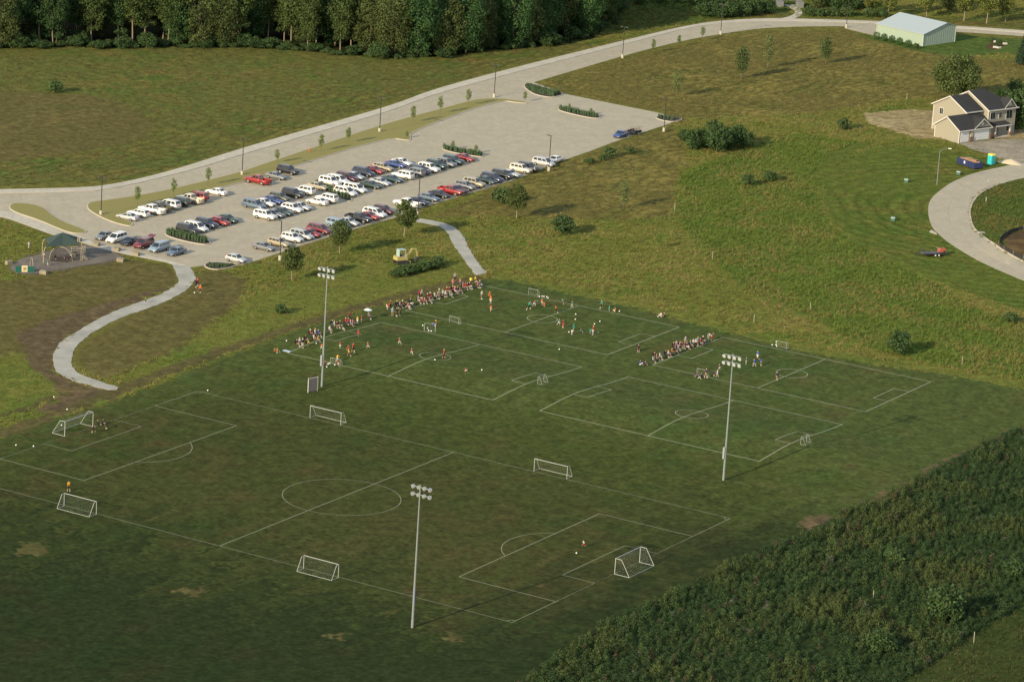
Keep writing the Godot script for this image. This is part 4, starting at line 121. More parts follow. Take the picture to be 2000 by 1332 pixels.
const PEOPLE := [[18.17, -58.25, "walking", 1.0, 2.62, "yellow", "black", "person in yellow shirt and black shorts walking by the outer touchline", "", ""], [2.14, -31.13, "running", 0.8, 0.0, "black", "black", "person in black shirt and black shorts running before the large goal, holding an arm out", "", ""], [2.24, -27.91, "bending", 0.8, 3.14, "black", "black", "person in black shirt and black shorts bending before the large goal", "", ""], [-0.35, -26.81, "sitting", 0.8, 0.35, "black", "black", "person in black shirt and black shorts sitting by the post of the large goal", "", ""], [0.13, -25.96, "sitting", 0.8, -0.35, "navy", "black", "person in navy shirt and black shorts sitting by the post of the large goal", "", ""], [91.87, -28.11, "running", 0.72, 3.49, "white", "red", "person in white shirt and red shorts running in the penalty area", "", ""], [-40.55, 55.08, "walking", 0.95, -1.05, "black", "black", "person in black shirt and black shorts walking at the edge of the stone path", "", ""], [-41.0, 56.19, "walking", 0.9, -1.05, "red", "black", "person in red shirt and black shorts walking behind another at the stone path", "", ""], [-37.61, 52.33, "walking", 0.95, -1.4, "orange", "black", "person in orange shirt and black shorts walking on the grass below the stone path", "", ""], [-40.6, 39.72, "walking", 0.6, 0.52, "green", "black", "person in green shirt and black shorts walking on the stone path", "", ""], [-79.72, 55.45, "standing", 1.0, 0.0, "white", "white", "person in white shirt and white shorts standing beside the playground", "", ""], [-73.51, 52.36, "standing", 0.65, 0.0, "white", "black", "person in white shirt and black shorts standing under the shade canopy", "", ""], [-69.54, 48.22, "standing", 0.75, 0.35, "teal", "white", "person in teal shirt and white shorts standing at the rim of the wood chips", "", ""], [-72.16, 53.72, "sitting", 0.9, -0.52, "black", "black", "person in black shirt and black shorts sitting under the shade canopy", "", ""], [-70.4, 54.4, "sitting", 0.8, 0.7, "pink", "black", "person in pink shirt and black shorts sitting under the shade canopy", "", ""], [-69.59, 55.22, "standing", 0.7, 1.57, "white", "black", "person in white shirt and black shorts standing by the climbing frame", "", ""], [-69.33, 56.59, "standing", 0.7, 0.0, "teal", "black", "person in teal shirt and black shorts standing under the climbing deck", "", ""], [-4.25, 28.45, "sitting", 0.75, 0.0, "orange", "black", "person in orange shirt and black shorts sitting at the pitch corner by the blanket", "", ""], [-3.9, 28.71, "sitting", 0.75, 0.35, "yellow", "black", "person in yellow shirt and black shorts sitting at the pitch corner by the blanket", "", ""], [-1.68, 33.12, "standing", 1.0, -0.35, "black", "white", "person in black shirt and white shorts standing among the chairs by the mast", "", "cap"], [-1.32, 34.39, "standing", 0.65, -0.17, "yellow", "black", "person in yellow shirt and black shorts standing before the chairs by the mast", "", ""], [1.54, 34.24, "running", 0.65, 0.7, "orange", "white", "person in orange shirt and white shorts running on the corner of the first pitch", "", ""], [-3.47, 48.39, "sitting", 0.6, -0.17, "cream", "white", "person in cream shirt and white shorts sitting before the chairs of the first pitch", "", ""], [-6.96, 55.62, "standing", 0.95, -1.05, "maroon", "black", "person in maroon shirt and black shorts standing behind the chairs of the first pitch", "", ""], [-4.86, 55.05, "standing", 0.7, -1.05, "yellow", "white", "person in yellow shirt and white shorts standing at the end of the chairs", "", ""], [-4.56, 55.94, "standing", 0.85, 3.49, "red", "grey", "person in red shirt and grey shorts standing at the end of the chairs", "", ""], [-5.11, 59.15, "seated", 1.0, -0.17, "grey", "navy", "person in grey shirt and navy shorts seated under the white umbrella", "", ""], [3.69, 36.87, "running", 0.68, -1.05, "red", "white", "person in red shirt and white shorts running inside the goal area of the first pitch", "", ""], [6.85, 36.22, "walking", 1.0, 2.97, "red", "black", "person in red shirt and black shorts walking with players round the first pitch goal", "", ""], [5.71, 36.25, "running", 0.68, 0.0, "red", "red", "person in red shirt and red shorts running with players round the first pitch goal", "", ""], [7.6, 33.85, "running", 0.8, 3.49, "yellow", "maroon", "person in yellow shirt and maroon shorts running with players round the first pitch goal", "", ""], [7.65, 39.74, "running", 0.68, 3.14, "red", "white", "person in red shirt and white shorts running back on the first pitch", "", ""], [1.55, 45.69, "standing", 0.68, -1.57, "red", "red", "person in red shirt and red shorts standing at the goal area corner", "", ""], [9.82, 46.48, "running", 0.68, 3.32, "red", "white", "person in red shirt and white shorts running alone on the first pitch", "", ""], [7.5, 30.39, "running", 0.8, 1.05, "yellow", "white", "person in yellow shirt and white shorts running beside the small goal by the mast", "", ""], [6.52, 28.24, "sitting", 0.6, 0.0, "red", "black", "person in red shirt and black shorts sitting beside the small goal by the mast", "", ""], [8.93, 28.68, "bending", 0.65, 3.14, "red", "white", "person in red shirt and white shorts bending behind the small goal by the mast", "", ""], [15.43, 41.75, "running", 0.68, 2.62, "red", "white", "person in red shirt and white shorts running towards the centre circle", "", ""], [20.86, 43.58, "walking", 1.0, 3.14, "red", "black", "person in red shirt and black shorts walking in the centre circle", "", ""], [27.93, 39.48, "sitting", 0.68, 0.0, "red", "white", "person in red shirt and white shorts sitting on the open half of the first pitch", "", ""], [-6.37, 67.06, "bending", 1.0, 0.0, "red", "white", "person in red shirt and white shorts bending by the group at the pitch corner", "", ""], [-6.16, 67.76, "standing", 0.95, 0.0, "red", "black", "person in red shirt and black shorts standing by the group at the pitch corner", "", ""], [-3.09, 63.77, "standing", 1.0, -0.52, "lightblue", "tan", "person in lightblue shirt and tan shorts standing by the group at the pitch corner", "", ""], [-2.55, 64.31, "standing", 0.95, 0.0, "black", "black", "person in black shirt and black shorts standing by the group at the pitch corner", "", ""], [-2.09, 64.77, "standing", 0.9, 3.14, "brown", "navy", "person in brown shirt and navy shorts standing by the group at the pitch corner", "", ""], [-6.61, 78.0, "standing", 1.0, 0.0, "red", "navy", "person in red shirt and navy shorts standing behind the long row of chairs", "", ""], [-6.27, 78.34, "standing", 1.0, -0.35, "grey", "black", "person in grey shirt and black shorts standing behind the long row of chairs", "", ""], [-7.4, 90.79, "standing", 0.75, -0.7, "pink", "pink", "person in pink shirt and pink shorts standing on the track behind the chairs", "", ""], [-8.57, 93.34, "walking", 1.0, -1.05, "grey", "black", "person in grey shirt and black shorts walking on the track behind the chairs", "", ""], [-6.4, 91.79, "walking", 0.7, -1.05, "pink", "blue", "person in pink shirt and blue shorts walking on the track behind the chairs", "", ""], [-4.76, 92.89, "walking", 1.0, -1.4, "neon", "black", "person in neon shirt and black shorts walking where the stone path ends", "", ""], [-5.38, 95.47, "standing", 0.7, -1.05, "yellow", "black", "person in yellow shirt and black shorts standing where the stone path ends", "", ""], [2.08, 85.85, "standing", 1.0, 0.0, "white", "tan", "person in white shirt and tan shorts standing just inside the second pitch", "", ""], [2.59, 87.65, "running", 0.75, 0.0, "orange", "orange", "person in orange shirt and orange shorts running near the white-shirted adult", "", ""], [4.78, 84.68, "standing", 0.8, -1.05, "orange", "white", "person in orange shirt and white shorts standing near the white-shirted adult", "", ""], [8.04, 79.53, "running", 0.68, 1.75, "orange", "white", "person in orange shirt and white shorts running alone near the chairs", "", ""], [5.75, 63.61, "sitting", 0.7, 0.0, "blue", "blue", "person in blue shirt and blue shorts sitting by the lying small goal", "", ""], [5.61, 64.96, "bending", 0.6, 3.14, "yellow", "black", "person in yellow shirt and black shorts bending by the lying small goal", "", ""], [12.63, 85.33, "running", 1.0, 0.52, "teal", "black", "person in teal shirt and black shorts running in the play before the portable goal", "", ""], [11.8, 88.56, "running", 0.68, -0.17, "red", "white", "person in red shirt and white shorts running in the play before the portable goal", "", ""], [11.92, 89.19, "running", 0.68, 1.05, "teal", "grey", "person in teal shirt and grey shorts running in the play before the portable goal", "", ""], [12.35, 90.38, "running", 0.68, 2.09, "orange", "white", "person in orange shirt and white shorts running in the play before the portable goal", "", ""], [13.59, 89.31, "bending", 0.68, 2.79, "orange", "orange", "person in orange shirt and orange shorts bending in the play before the portable goal", "", ""], [17.35, 87.21, "running", 0.85, 2.97, "orange", "black", "person in orange shirt and black shorts running ahead of the halfway line", "", ""], [15.02, 93.8, "bending", 0.68, 3.49, "teal", "black", "person in teal shirt and black shorts bending on the touchline", "", ""], [17.41, 92.84, "walking", 0.68, 3.14, "teal", "white", "person in teal shirt and white shorts walking outside the touchline", "", ""], [21.87, 95.97, "walking", 1.0, -2.44, "teal", "black", "person in teal shirt and black shorts walking outside the touchline", "", ""], [23.76, 95.55, "standing", 0.6, -2.09, "teal", "teal", "person in teal shirt and teal shorts standing outside the touchline", "", ""], [24.74, 96.01, "sitting", 0.75, 3.14, "orange", "white", "person in orange shirt and white shorts sitting outside the touchline", "", ""], [22.11, 80.22, "running", 0.68, 0.0, "teal", "white", "person in teal shirt and white shorts running past the centre circle", "", ""], [23.7, 79.08, "standing", 0.95, 1.05, "maroon", "red", "person in maroon shirt and red shorts standing past the centre circle", "", ""], [25.97, 79.11, "running", 0.75, -1.05, "teal", "teal", "person in teal shirt and teal shorts running in the far half of the second pitch", "", ""], [27.28, 76.28, "bending", 0.75, 0.0, "white", "white", "person in white shirt and white shorts bending in the far half of the second pitch", "", ""], [27.57, 78.98, "sitting", 0.68, 0.0, "teal", "black", "person in teal shirt and black shorts sitting in the far half of the second pitch", "", ""], [29.43, 79.1, "bending", 0.75, 0.17, "teal", "teal", "person in teal shirt and teal shorts bending beside the red-shirted adult", "", ""], [30.19, 78.88, "standing", 1.0, 3.14, "red", "white", "person in red shirt and white shorts standing helping on the second pitch", "", ""], [32.79, 98.91, "sitting", 0.9, -2.09, "white", "white", "person in white shirt and white shorts sitting at the grass bank", "", ""], [33.24, 99.35, "sitting", 0.9, -1.75, "brown", "black", "person in brown shirt and black shorts sitting at the grass bank", "", ""], [41.82, 75.0, "seated", 1.0, -1.05, "black", "maroon", "person in black shirt and maroon shorts seated alone between two pitches", "", ""], [46.7, 67.25, "sitting", 1.0, 0.0, "blue", "white", "person in blue shirt and white shorts sitting at the corner of the blue team pitch", "", ""], [47.37, 67.9, "sitting", 0.8, 0.0, "purple", "purple", "person in purple shirt and purple shorts sitting at the corner of the blue team pitch", "", ""], [46.02, 84.51, "standing", 1.0, -0.52, "grey", "tan", "person in grey shirt and tan shorts standing behind the chairs of the blue team", "", ""], [47.75, 89.77, "standing", 0.9, 0.0, "grey", "white", "person in grey shirt and white shorts standing past the chairs of the blue team", "", ""], [47.9, 90.63, "bending", 1.0, 3.14, "white", "orange", "person in white shirt and orange shorts bending past the chairs of the blue team", "", ""], [47.92, 91.37, "standing", 0.8, 3.14, "orange", "orange", "person in orange shirt and orange shorts standing past the chairs of the blue team", "", ""], [60.23, 81.24, "standing", 0.68, 3.49, "blue", "white", "person in blue shirt and white shorts standing apart from the blue team", "", ""], [62.37, 80.32, "running", 0.9, 2.79, "blue", "grey", "person in blue shirt and grey shorts running with the blue team", "", ""], [60.08, 85.71, "standing", 0.85, -1.75, "blue", "white", "person in blue shirt and white shorts standing with the blue team", "", ""], [62.76, 82.07, "bending", 0.95, 2.97, "blue", "tan", "person in blue shirt and tan shorts bending with the blue team", "", ""], [57.62, 67.4, "bending", 0.75, 0.0, "purple", "purple", "person in purple shirt and purple shorts bending behind the goal of the purple team", "", ""], [58.57, 66.97, "sitting", 0.75, 0.0, "purple", "white", "person in purple shirt and white shorts sitting behind the goal of the purple team", "", ""], [58.5, 68.02, "sitting", 0.75, 3.14, "purple", "black", "person in purple shirt and black shorts sitting in the goal of the purple team", "", ""], [59.34, 68.16, "walking", 1.0, -0.35, "purple", "tan", "person in purple shirt and tan shorts walking beside the goal of the purple team", "", ""], [59.83, 70.2, "bending", 0.75, 0.0, "purple", "black", "person in purple shirt and black shorts bending before the goal of the purple team", "", ""], [60.51, 70.18, "walking", 0.75, 3.14, "white", "white", "person in white shirt and white shorts walking before the goal of the purple team", "", ""], [58.86, 73.99, "running", 0.68, -2.09, "purple", "white", "person in purple shirt and white shorts running before the goal of the purple team", "", ""], [69.47, 75.43, "standing", 0.95, 2.62, "navy", "tan", "person in navy shirt and tan shorts standing on the halfway line by the blue team", "", ""], [-3.14, 33.6, "seated", 1, 0.12, "black", "tan", "person in black shirt seated at the end beside white shirt, chairs by the mast", "spectators chairs by the mast", ""], [-3.25, 34.61, "seated", 0.95, -0.24, "white", "black", "person in white shirt seated between two black shirts, chairs by the mast", "spectators chairs by the mast", ""], [-3.26, 36.44, "seated", 1, 0.24, "black", "tan", "person in black shirt seated between white and red shirts, chairs by the mast", "spectators chairs by the mast", ""], [-4.71, 40.03, "seated", 1, 0.12, "red", "navy", "person in red shirt seated between black and white shirts, chairs by the mast", "spectators chairs by the mast", "cap"], [-2.39, 37.75, "seated", 0.95, 0.24, "white", "tan", "person in white shirt seated between red and cream shirts, chairs by the mast", "spectators chairs by the mast", ""], [-4.22, 40.81, "seated", 1.05, -0.12, "cream", "grey", "person in cream shirt seated between white and yellow shirts, chairs by the mast", "spectators chairs by the mast", ""], [-1.55, 37.71, "seated", 0.8, -0.12, "yellow", "grey", "person in yellow shirt seated between cream and blue shirts, chairs by the mast", "spectators chairs by the mast", ""], [-3.45, 40.64, "seated", 1.05, 0.24, "blue", "black", "person in blue shirt seated between yellow and white shirts, chairs by the mast", "spectators chairs by the mast", ""], [-3.87, 44.77, "seated", 0.95, -0.24, "white", "grey", "person in white shirt seated between blue and black shirts, chairs by the mast", "spectators chairs by the mast", ""], [-6.3, 49.25, "seated", 1, 0.0, "black", "grey", "person in black shirt seated between two white shirts, chairs by the mast", "spectators chairs by the mast", ""], [-5.53, 48.78, "seated", 1, 0.24, "white", "tan", "person in white shirt seated between two black shirts, chairs by the mast", "spectators chairs by the mast", ""], [-5.09, 48.93, "seated", 0.95, 0.24, "black", "tan", "person in black shirt seated between white and brown shirts, chairs by the mast", "spectators chairs by the mast", ""], [-4.83, 49.53, "seated", 1, 0.0, "brown", "grey", "person in brown shirt seated between black and red shirts, chairs by the mast", "spectators chairs by the mast", ""], [-5.6, 52.46, "seated", 1, -0.24, "red", "black", "person in red shirt seated between brown and red shirts, chairs by the mast", "spectators chairs by the mast", ""], [-5.28, 52.81, "seated", 0.95, -0.24, "red", "black", "person in red shirt seated between red and lightblue shirts, chairs by the mast", "spectators chairs by the mast", ""], [-4.29, 52.07, "seated", 0.85, 0.12, "lightblue", "tan", "person in lightblue shirt seated between red and pink shirts, chairs by the mast", "spectators chairs by the mast", "cap"], [-4.48, 53.09, "seated", 0.9, 0.0, "pink", "grey", "person in pink shirt seated at the end beside lightblue shirt, chairs by the mast", "spectators chairs by the mast", ""], [-5.99, 69.7, "seated", 1, -0.24, "black", "black", "person in black shirt seated at the end beside grey shirt, chairs below the stone path", "spectators chairs below the stone path", ""], [-5.38, 69.79, "seated", 1, 0.12, "grey", "navy", "person in grey shirt seated between black and red shirts, chairs below the stone path", "spectators chairs below the stone path", ""], [-5.31, 70.62, "seated", 1, 0.24, "red", "black", "person in red shirt seated between grey and black shirts, chairs below the stone path", "spectators chairs below the stone path", "cap"], [-4.37, 70.29, "seated", 1, 0.24, "black", "tan", "person in black shirt seated between red and pink shirts, chairs below the stone path", "spectators chairs below the stone path", ""], [-4.0, 70.41, "seated", 0.9, -0.12, "pink", "white", "person in pink shirt seated between black and navy shirts, chairs below the stone path", "spectators chairs below the stone path", ""], [-4.87, 72.58, "seated", 1.05, -0.12, "navy", "white", "person in navy shirt seated between pink and grey shirts, chairs below the stone path", "spectators chairs below the stone path", ""], [-4.95, 75.29, "seated", 1, -0.12, "grey", "white", "person in grey shirt seated between navy and red shirts, chairs below the stone path", "spectators chairs below the stone path", ""], [-4.11, 75.36, "seated", 0.95, -0.24, "red", "black", "person in red shirt seated between grey and pink shirts, chairs below the stone path", "spectators chairs below the stone path", ""], [-3.9, 75.82, "seated", 0.9, 0.12, "pink", "tan", "person in pink shirt seated between red and maroon shirts, chairs below the stone path", "spectators chairs below the stone path", ""], [-4.84, 78.22, "seated", 1, -0.24, "maroon", "black", "person in maroon shirt seated between two pink shirts, chairs below the stone path", "spectators chairs below the stone path", ""], [-3.46, 76.77, "seated", 0.85, 0.0, "pink", "grey", "person in pink shirt seated between maroon and red shirts, chairs below the stone path", "spectators chairs below the stone path", ""], [-4.8, 79.03, "seated", 1, -0.24, "red", "black", "person in red shirt seated between pink and white shirts, chairs below the stone path", "spectators chairs below the stone path", "cap"], [-4.49, 80.11, "seated", 1, 0.0, "white", "grey", "person in white shirt seated between red and tan shirts, chairs below the stone path", "spectators chairs below the stone path", ""], [-4.08, 80.51, "seated", 0.95, -0.24, "tan", "black", "person in tan shirt seated between white and grey shirts, chairs below the stone path", "spectators chairs below the stone path", ""], [-5.09, 82.61, "seated", 1, 0.24, "grey", "tan", "person in grey shirt seated between tan and white shirts, chairs below the stone path", "spectators chairs below the stone path", "cap"], [-4.1, 82.3, "seated", 1, -0.24, "white", "black", "person in white shirt seated between grey and white shirts, chairs below the stone path", "spectators chairs below the stone path", ""], [-3.56, 82.32, "seated", 0.95, -0.24, "white", "black", "person in white shirt seated between white and red shirts, chairs below the stone path", "spectators chairs below the stone path", "cap"], [-4.87, 84.9, "seated", 1, 0.24, "red", "tan", "person in red shirt seated between white and maroon shirts, chairs below the stone path", "spectators chairs below the stone path", ""], [-4.56, 85.21, "seated", 1, 0.0, "maroon", "navy", "person in maroon shirt seated between red and grey shirts, chairs below the stone path", "spectators chairs below the stone path", ""], [-2.94, 82.93, "seated", 0.95, 0.0, "grey", "grey", "person in grey shirt seated between maroon and red shirts, chairs below the stone path", "spectators chairs below the stone path", ""], [-4.48, 86.33, "seated", 1, 0.12, "red", "navy", "person in red shirt seated between grey and pink shirts, chairs below the stone path", "spectators chairs below the stone path", ""], [-4.01, 86.28, "seated", 0.95, -0.24, "pink", "white", "person in pink shirt seated between red and navy shirts, chairs below the stone path", "spectators chairs below the stone path", "cap"], [-3.47, 86.3, "seated", 1, -0.24, "navy", "grey", "person in navy shirt seated between two pink shirts, chairs below the stone path", "spectators chairs below the stone path", ""], [-3.36, 86.93, "seated", 0.9, 0.24, "pink", "tan", "person in pink shirt seated between navy and pink shirts, chairs below the stone path", "spectators chairs below the stone path", ""], [-4.33, 89.63, "seated", 1, 0.12, "pink", "tan", "person in pink shirt seated between pink and red shirts, chairs below the stone path", "spectators chairs below the stone path", ""], [-4.02, 89.94, "seated", 1, 0.0, "red", "grey", "person in red shirt seated between pink and maroon shirts, chairs below the stone path", "spectators chairs below the stone path", ""], [-3.75, 90.21, "seated", 1, 0.24, "maroon", "tan", "person in maroon shirt seated between red and maroon shirts, chairs below the stone path", "spectators chairs below the stone path", ""], [-3.67, 90.81, "seated", 1, -0.12, "maroon", "white", "person in maroon shirt seated between two maroon shirts, chairs below the stone path", "spectators chairs below the stone path", ""], [-3.18, 92.36, "seated", 1, -0.24, "maroon", "black", "person in maroon shirt seated between maroon and pink shirts, chairs below the stone path", "spectators chairs below the stone path", "cap"], [-2.97, 92.56, "seated", 0.9, 0.24, "pink", "tan", "person in pink shirt seated between maroon and grey shirts, chairs below the stone path", "spectators chairs below the stone path", ""], [-3.21, 93.65, "seated", 1, -0.12, "grey", "white", "person in grey shirt seated at the end beside pink shirt, chairs below the stone path", "spectators chairs below the stone path", ""], [47.44, 70.49, "seated", 0.8, 0.12, "white", "navy", "person in white shirt seated at the end beside maroon shirt, chairs of the blue team", "spectators chairs of the blue team", ""], [46.54, 72.61, "seated", 1, 0.0, "maroon", "grey", "person in maroon shirt seated between white and tan shirts, chairs of the blue team", "spectators chairs of the blue team", ""], [47.15, 72.27, "seated", 0.9, 0.24, "tan", "tan", "person in tan shirt seated between maroon and white shirts, chairs of the blue team", "spectators chairs of the blue team", ""], [47.29, 73.11, "seated", 0.95, 0.0, "white", "grey", "person in white shirt seated between tan and navy shirts, chairs of the blue team", "spectators chairs of the blue team", ""], [47.33, 75.23, "seated", 1, 0.12, "navy", "navy", "person in navy shirt seated between two white shirts, chairs of the blue team", "spectators chairs of the blue team", ""], [47.67, 75.55, "seated", 1, 0.12, "white", "navy", "person in white shirt seated between navy and orange shirts, chairs of the blue team", "spectators chairs of the blue team", ""], [47.38, 77.36, "seated", 0.95, 0.24, "orange", "tan", "person in orange shirt seated between white and maroon shirts, chairs of the blue team", "spectators chairs of the blue team", ""], [45.64, 81.06, "seated", 1, 0.24, "maroon", "black", "person in maroon shirt seated between orange and maroon shirts, chairs of the blue team", "spectators chairs of the blue team", ""], [47.47, 78.38, "seated", 0.95, 0.12, "maroon", "tan", "person in maroon shirt seated between maroon and white shirts, chairs of the blue team", "spectators chairs of the blue team", ""], [45.58, 82.19, "seated", 1, -0.12, "white", "white", "person in white shirt seated between maroon and grey shirts, chairs of the blue team", "spectators chairs of the blue team", ""], [47.37, 79.68, "seated", 1, -0.12, "grey", "grey", "person in grey shirt seated between white and pink shirts, chairs of the blue team", "spectators chairs of the blue team", ""], [46.23, 82.34, "seated", 1, 0.0, "pink", "grey", "person in pink shirt seated between grey and maroon shirts, chairs of the blue team", "spectators chairs of the blue team", ""], [46.76, 82.15, "seated", 1, 0.24, "maroon", "tan", "person in maroon shirt seated between pink and purple shirts, chairs of the blue team", "spectators chairs of the blue team", ""], [47.46, 82.59, "seated", 1, -0.12, "purple", "white", "person in purple shirt seated between maroon and grey shirts, chairs of the blue team", "spectators chairs of the blue team", ""], [47.54, 83.85, "seated", 1, 0.12, "grey", "tan", "person in grey shirt seated between purple and white shirts, chairs of the blue team", "spectators chairs of the blue team", ""], [47.22, 85.44, "seated", 1, -0.24, "white", "black", "person in white shirt seated between grey and white shirts, chairs of the blue team", "spectators chairs of the blue team", ""], [47.56, 85.77, "seated", 1, -0.24, "white", "black", "person in white shirt seated between white and lightblue shirts, chairs of the blue team", "spectators chairs of the blue team", ""], [47.15, 87.26, "seated", 1, 0.0, "lightblue", "grey", "person in lightblue shirt seated between white and red shirts, chairs of the blue team", "spectators chairs of the blue team", ""], [48.09, 86.52, "seated", 1, 0.0, "red", "grey", "person in red shirt seated between lightblue and black shirts, chairs of the blue team", "spectators chairs of the blue team", ""], [47.65, 88.24, "seated", 1, 0.0, "black", "grey", "person in black shirt seated at the end beside red shirt, chairs of the blue team", "spectators chairs of the blue team", "cap"]]

var rng := RandomNumberGenerator.new()
var used := {}
var mats := {}

# ------------------------------------------------------------------ terrain
func H(x: float, y: float) -> float:
	var wx := smoothstep(-18.0, 2.0, x) * (1.0 - smoothstep(96.0, 112.0, x))
	var h := 0.9 * exp(-pow((y - 41.0) / 11.0, 2.0)) * wx
	# loose soil heap behind the silt fence, bank of the hay meadow
	h += 1.9 * exp(-(pow((x - HEAP.x) / 7.5, 2.0) + pow((y - HEAP.y) / 9.0, 2.0)))
	return h

func P(x: float, y: float, up := 0.0) -> Vector3:
	return Vector3(x, H(x, y) + up, -y)

# ------------------------------------------------------------------ naming
func numbered(called: String) -> String:
	used[called] = used.get(called, -1) + 1
	return called if used[called] == 0 else "%s_%03d" % [called, used[called]]

func tag(o: Node, label := "", category := "", group := "", kind := "") -> Node:
	if label: o.set_meta("label", label)
	if category: o.set_meta("category", category)
	if group: o.set_meta("group", group)
	if kind: o.set_meta("kind", kind)
	return o

func thing(called: String, label: String, category: String, at := Vector3.ZERO, turn := 0.0, group := "") -> Node3D:
	var o := Node3D.new()
	o.name = numbered(called)
	add_child(o)
	o.position = at
	o.rotation.y = turn
	tag(o, label, category, group)
	return o

func part(called: String, mesh: Mesh, m: Material, parent: Node) -> MeshInstance3D:
	var o := MeshInstance3D.new()
	o.name = called
	o.mesh = mesh
	if m: o.material_override = m
	parent.add_child(o, true)
	return o

func struct(called: String, mesh: Mesh, m: Material) -> MeshInstance3D:
	var o := MeshInstance3D.new()
	o.name = numbered(called)
	o.mesh = mesh
	o.material_override = m
	add_child(o)
	o.set_meta("kind", "structure")
	return o

func copy_of(root: Node3D, called: String, at: Vector3, turn: float, label := "", group := "", category := "") -> Node3D:
	var c: Node3D = root.duplicate()
	c.name = numbered(called)
	add_child(c)
	c.position = at
	c.rotation.y = turn
	tag(c, label, category, group)
	return c

# ------------------------------------------------------------------ materials (colours are linear base colours)
func lin(r: float, g: float, b: float) -> Color:
	return Color(r, g, b).linear_to_srgb()

func mat(key: String, r: float, g: float, b: float, rough := 0.8, metal := 0.0) -> StandardMaterial3D:
	if mats.has(key): return mats[key]
	var m := StandardMaterial3D.new()
	m.resource_name = key
	m.albedo_color = lin(r, g, b)
	m.roughness = rough
	m.metallic = metal
	mats[key] = m
	return m

func paint(key: String, r: float, g: float, b: float) -> StandardMaterial3D:
	if mats.has(key): return mats[key]
	var m := mat(key, r, g, b, 0.38, 0.15)
	m.clearcoat_enabled = true
	m.clearcoat = 0.8
	m.clearcoat_roughness = 0.06
	return m

func noise_tex(seed_: int, freq: float, lo: Color, hi: Color, size := 512, octaves := 4, kind := FastNoiseLite.TYPE_SIMPLEX_SMOOTH) -> ImageTexture:
	var n := FastNoiseLite.new()
	n.seed = seed_
	n.noise_type = kind
	n.frequency = freq
	n.fractal_octaves = octaves
	var im := n.get_seamless_image(size, size)
	im.convert(Image.FORMAT_RGB8)
	var d := im.get_data()
	for i in range(0, d.size(), 3):
		var t := d[i] / 255.0
		d[i] = int(lerpf(lo.r8, hi.r8, t))
		d[i + 1] = int(lerpf(lo.g8, hi.g8, t))
		d[i + 2] = int(lerpf(lo.b8, hi.b8, t))
	return ImageTexture.create_from_image(Image.create_from_data(size, size, false, Image.FORMAT_RGB8, d))

# a paving material: colour times a world-laid speckle and a broad staining
func paved(key: String, r: float, g: float, b: float, seed_: int, spread := 0.16, scale := 0.11, rough := 0.9) -> StandardMaterial3D:
	var m := mat(key, r, g, b, rough)
	var lo := Color(1.0 - spread, 1.0 - spread, 1.0 - spread * 1.1)
	m.albedo_texture = noise_tex(seed_, 0.012, lo, Color(1, 1, 1), 512, 5)
	m.uv1_triplanar = true
	m.uv1_world_triplanar = true
	m.uv1_scale = Vector3(scale, scale, scale)
	m.detail_enabled = true
	m.detail_blend_mode = BaseMaterial3D.BLEND_MODE_MUL
	m.detail_albedo = noise_tex(seed_ + 7, 0.02, Color(1.0 - spread * 0.8, 1.0 - spread * 0.8, 1.0 - spread * 0.8), Color(1, 1, 1), 512, 3)
	m.detail_uv_layer = BaseMaterial3D.DETAIL_UV_2
	m.uv2_triplanar = true
	m.uv2_world_triplanar = true
	m.uv2_scale = Vector3(0.017, 0.017, 0.017)
	return m

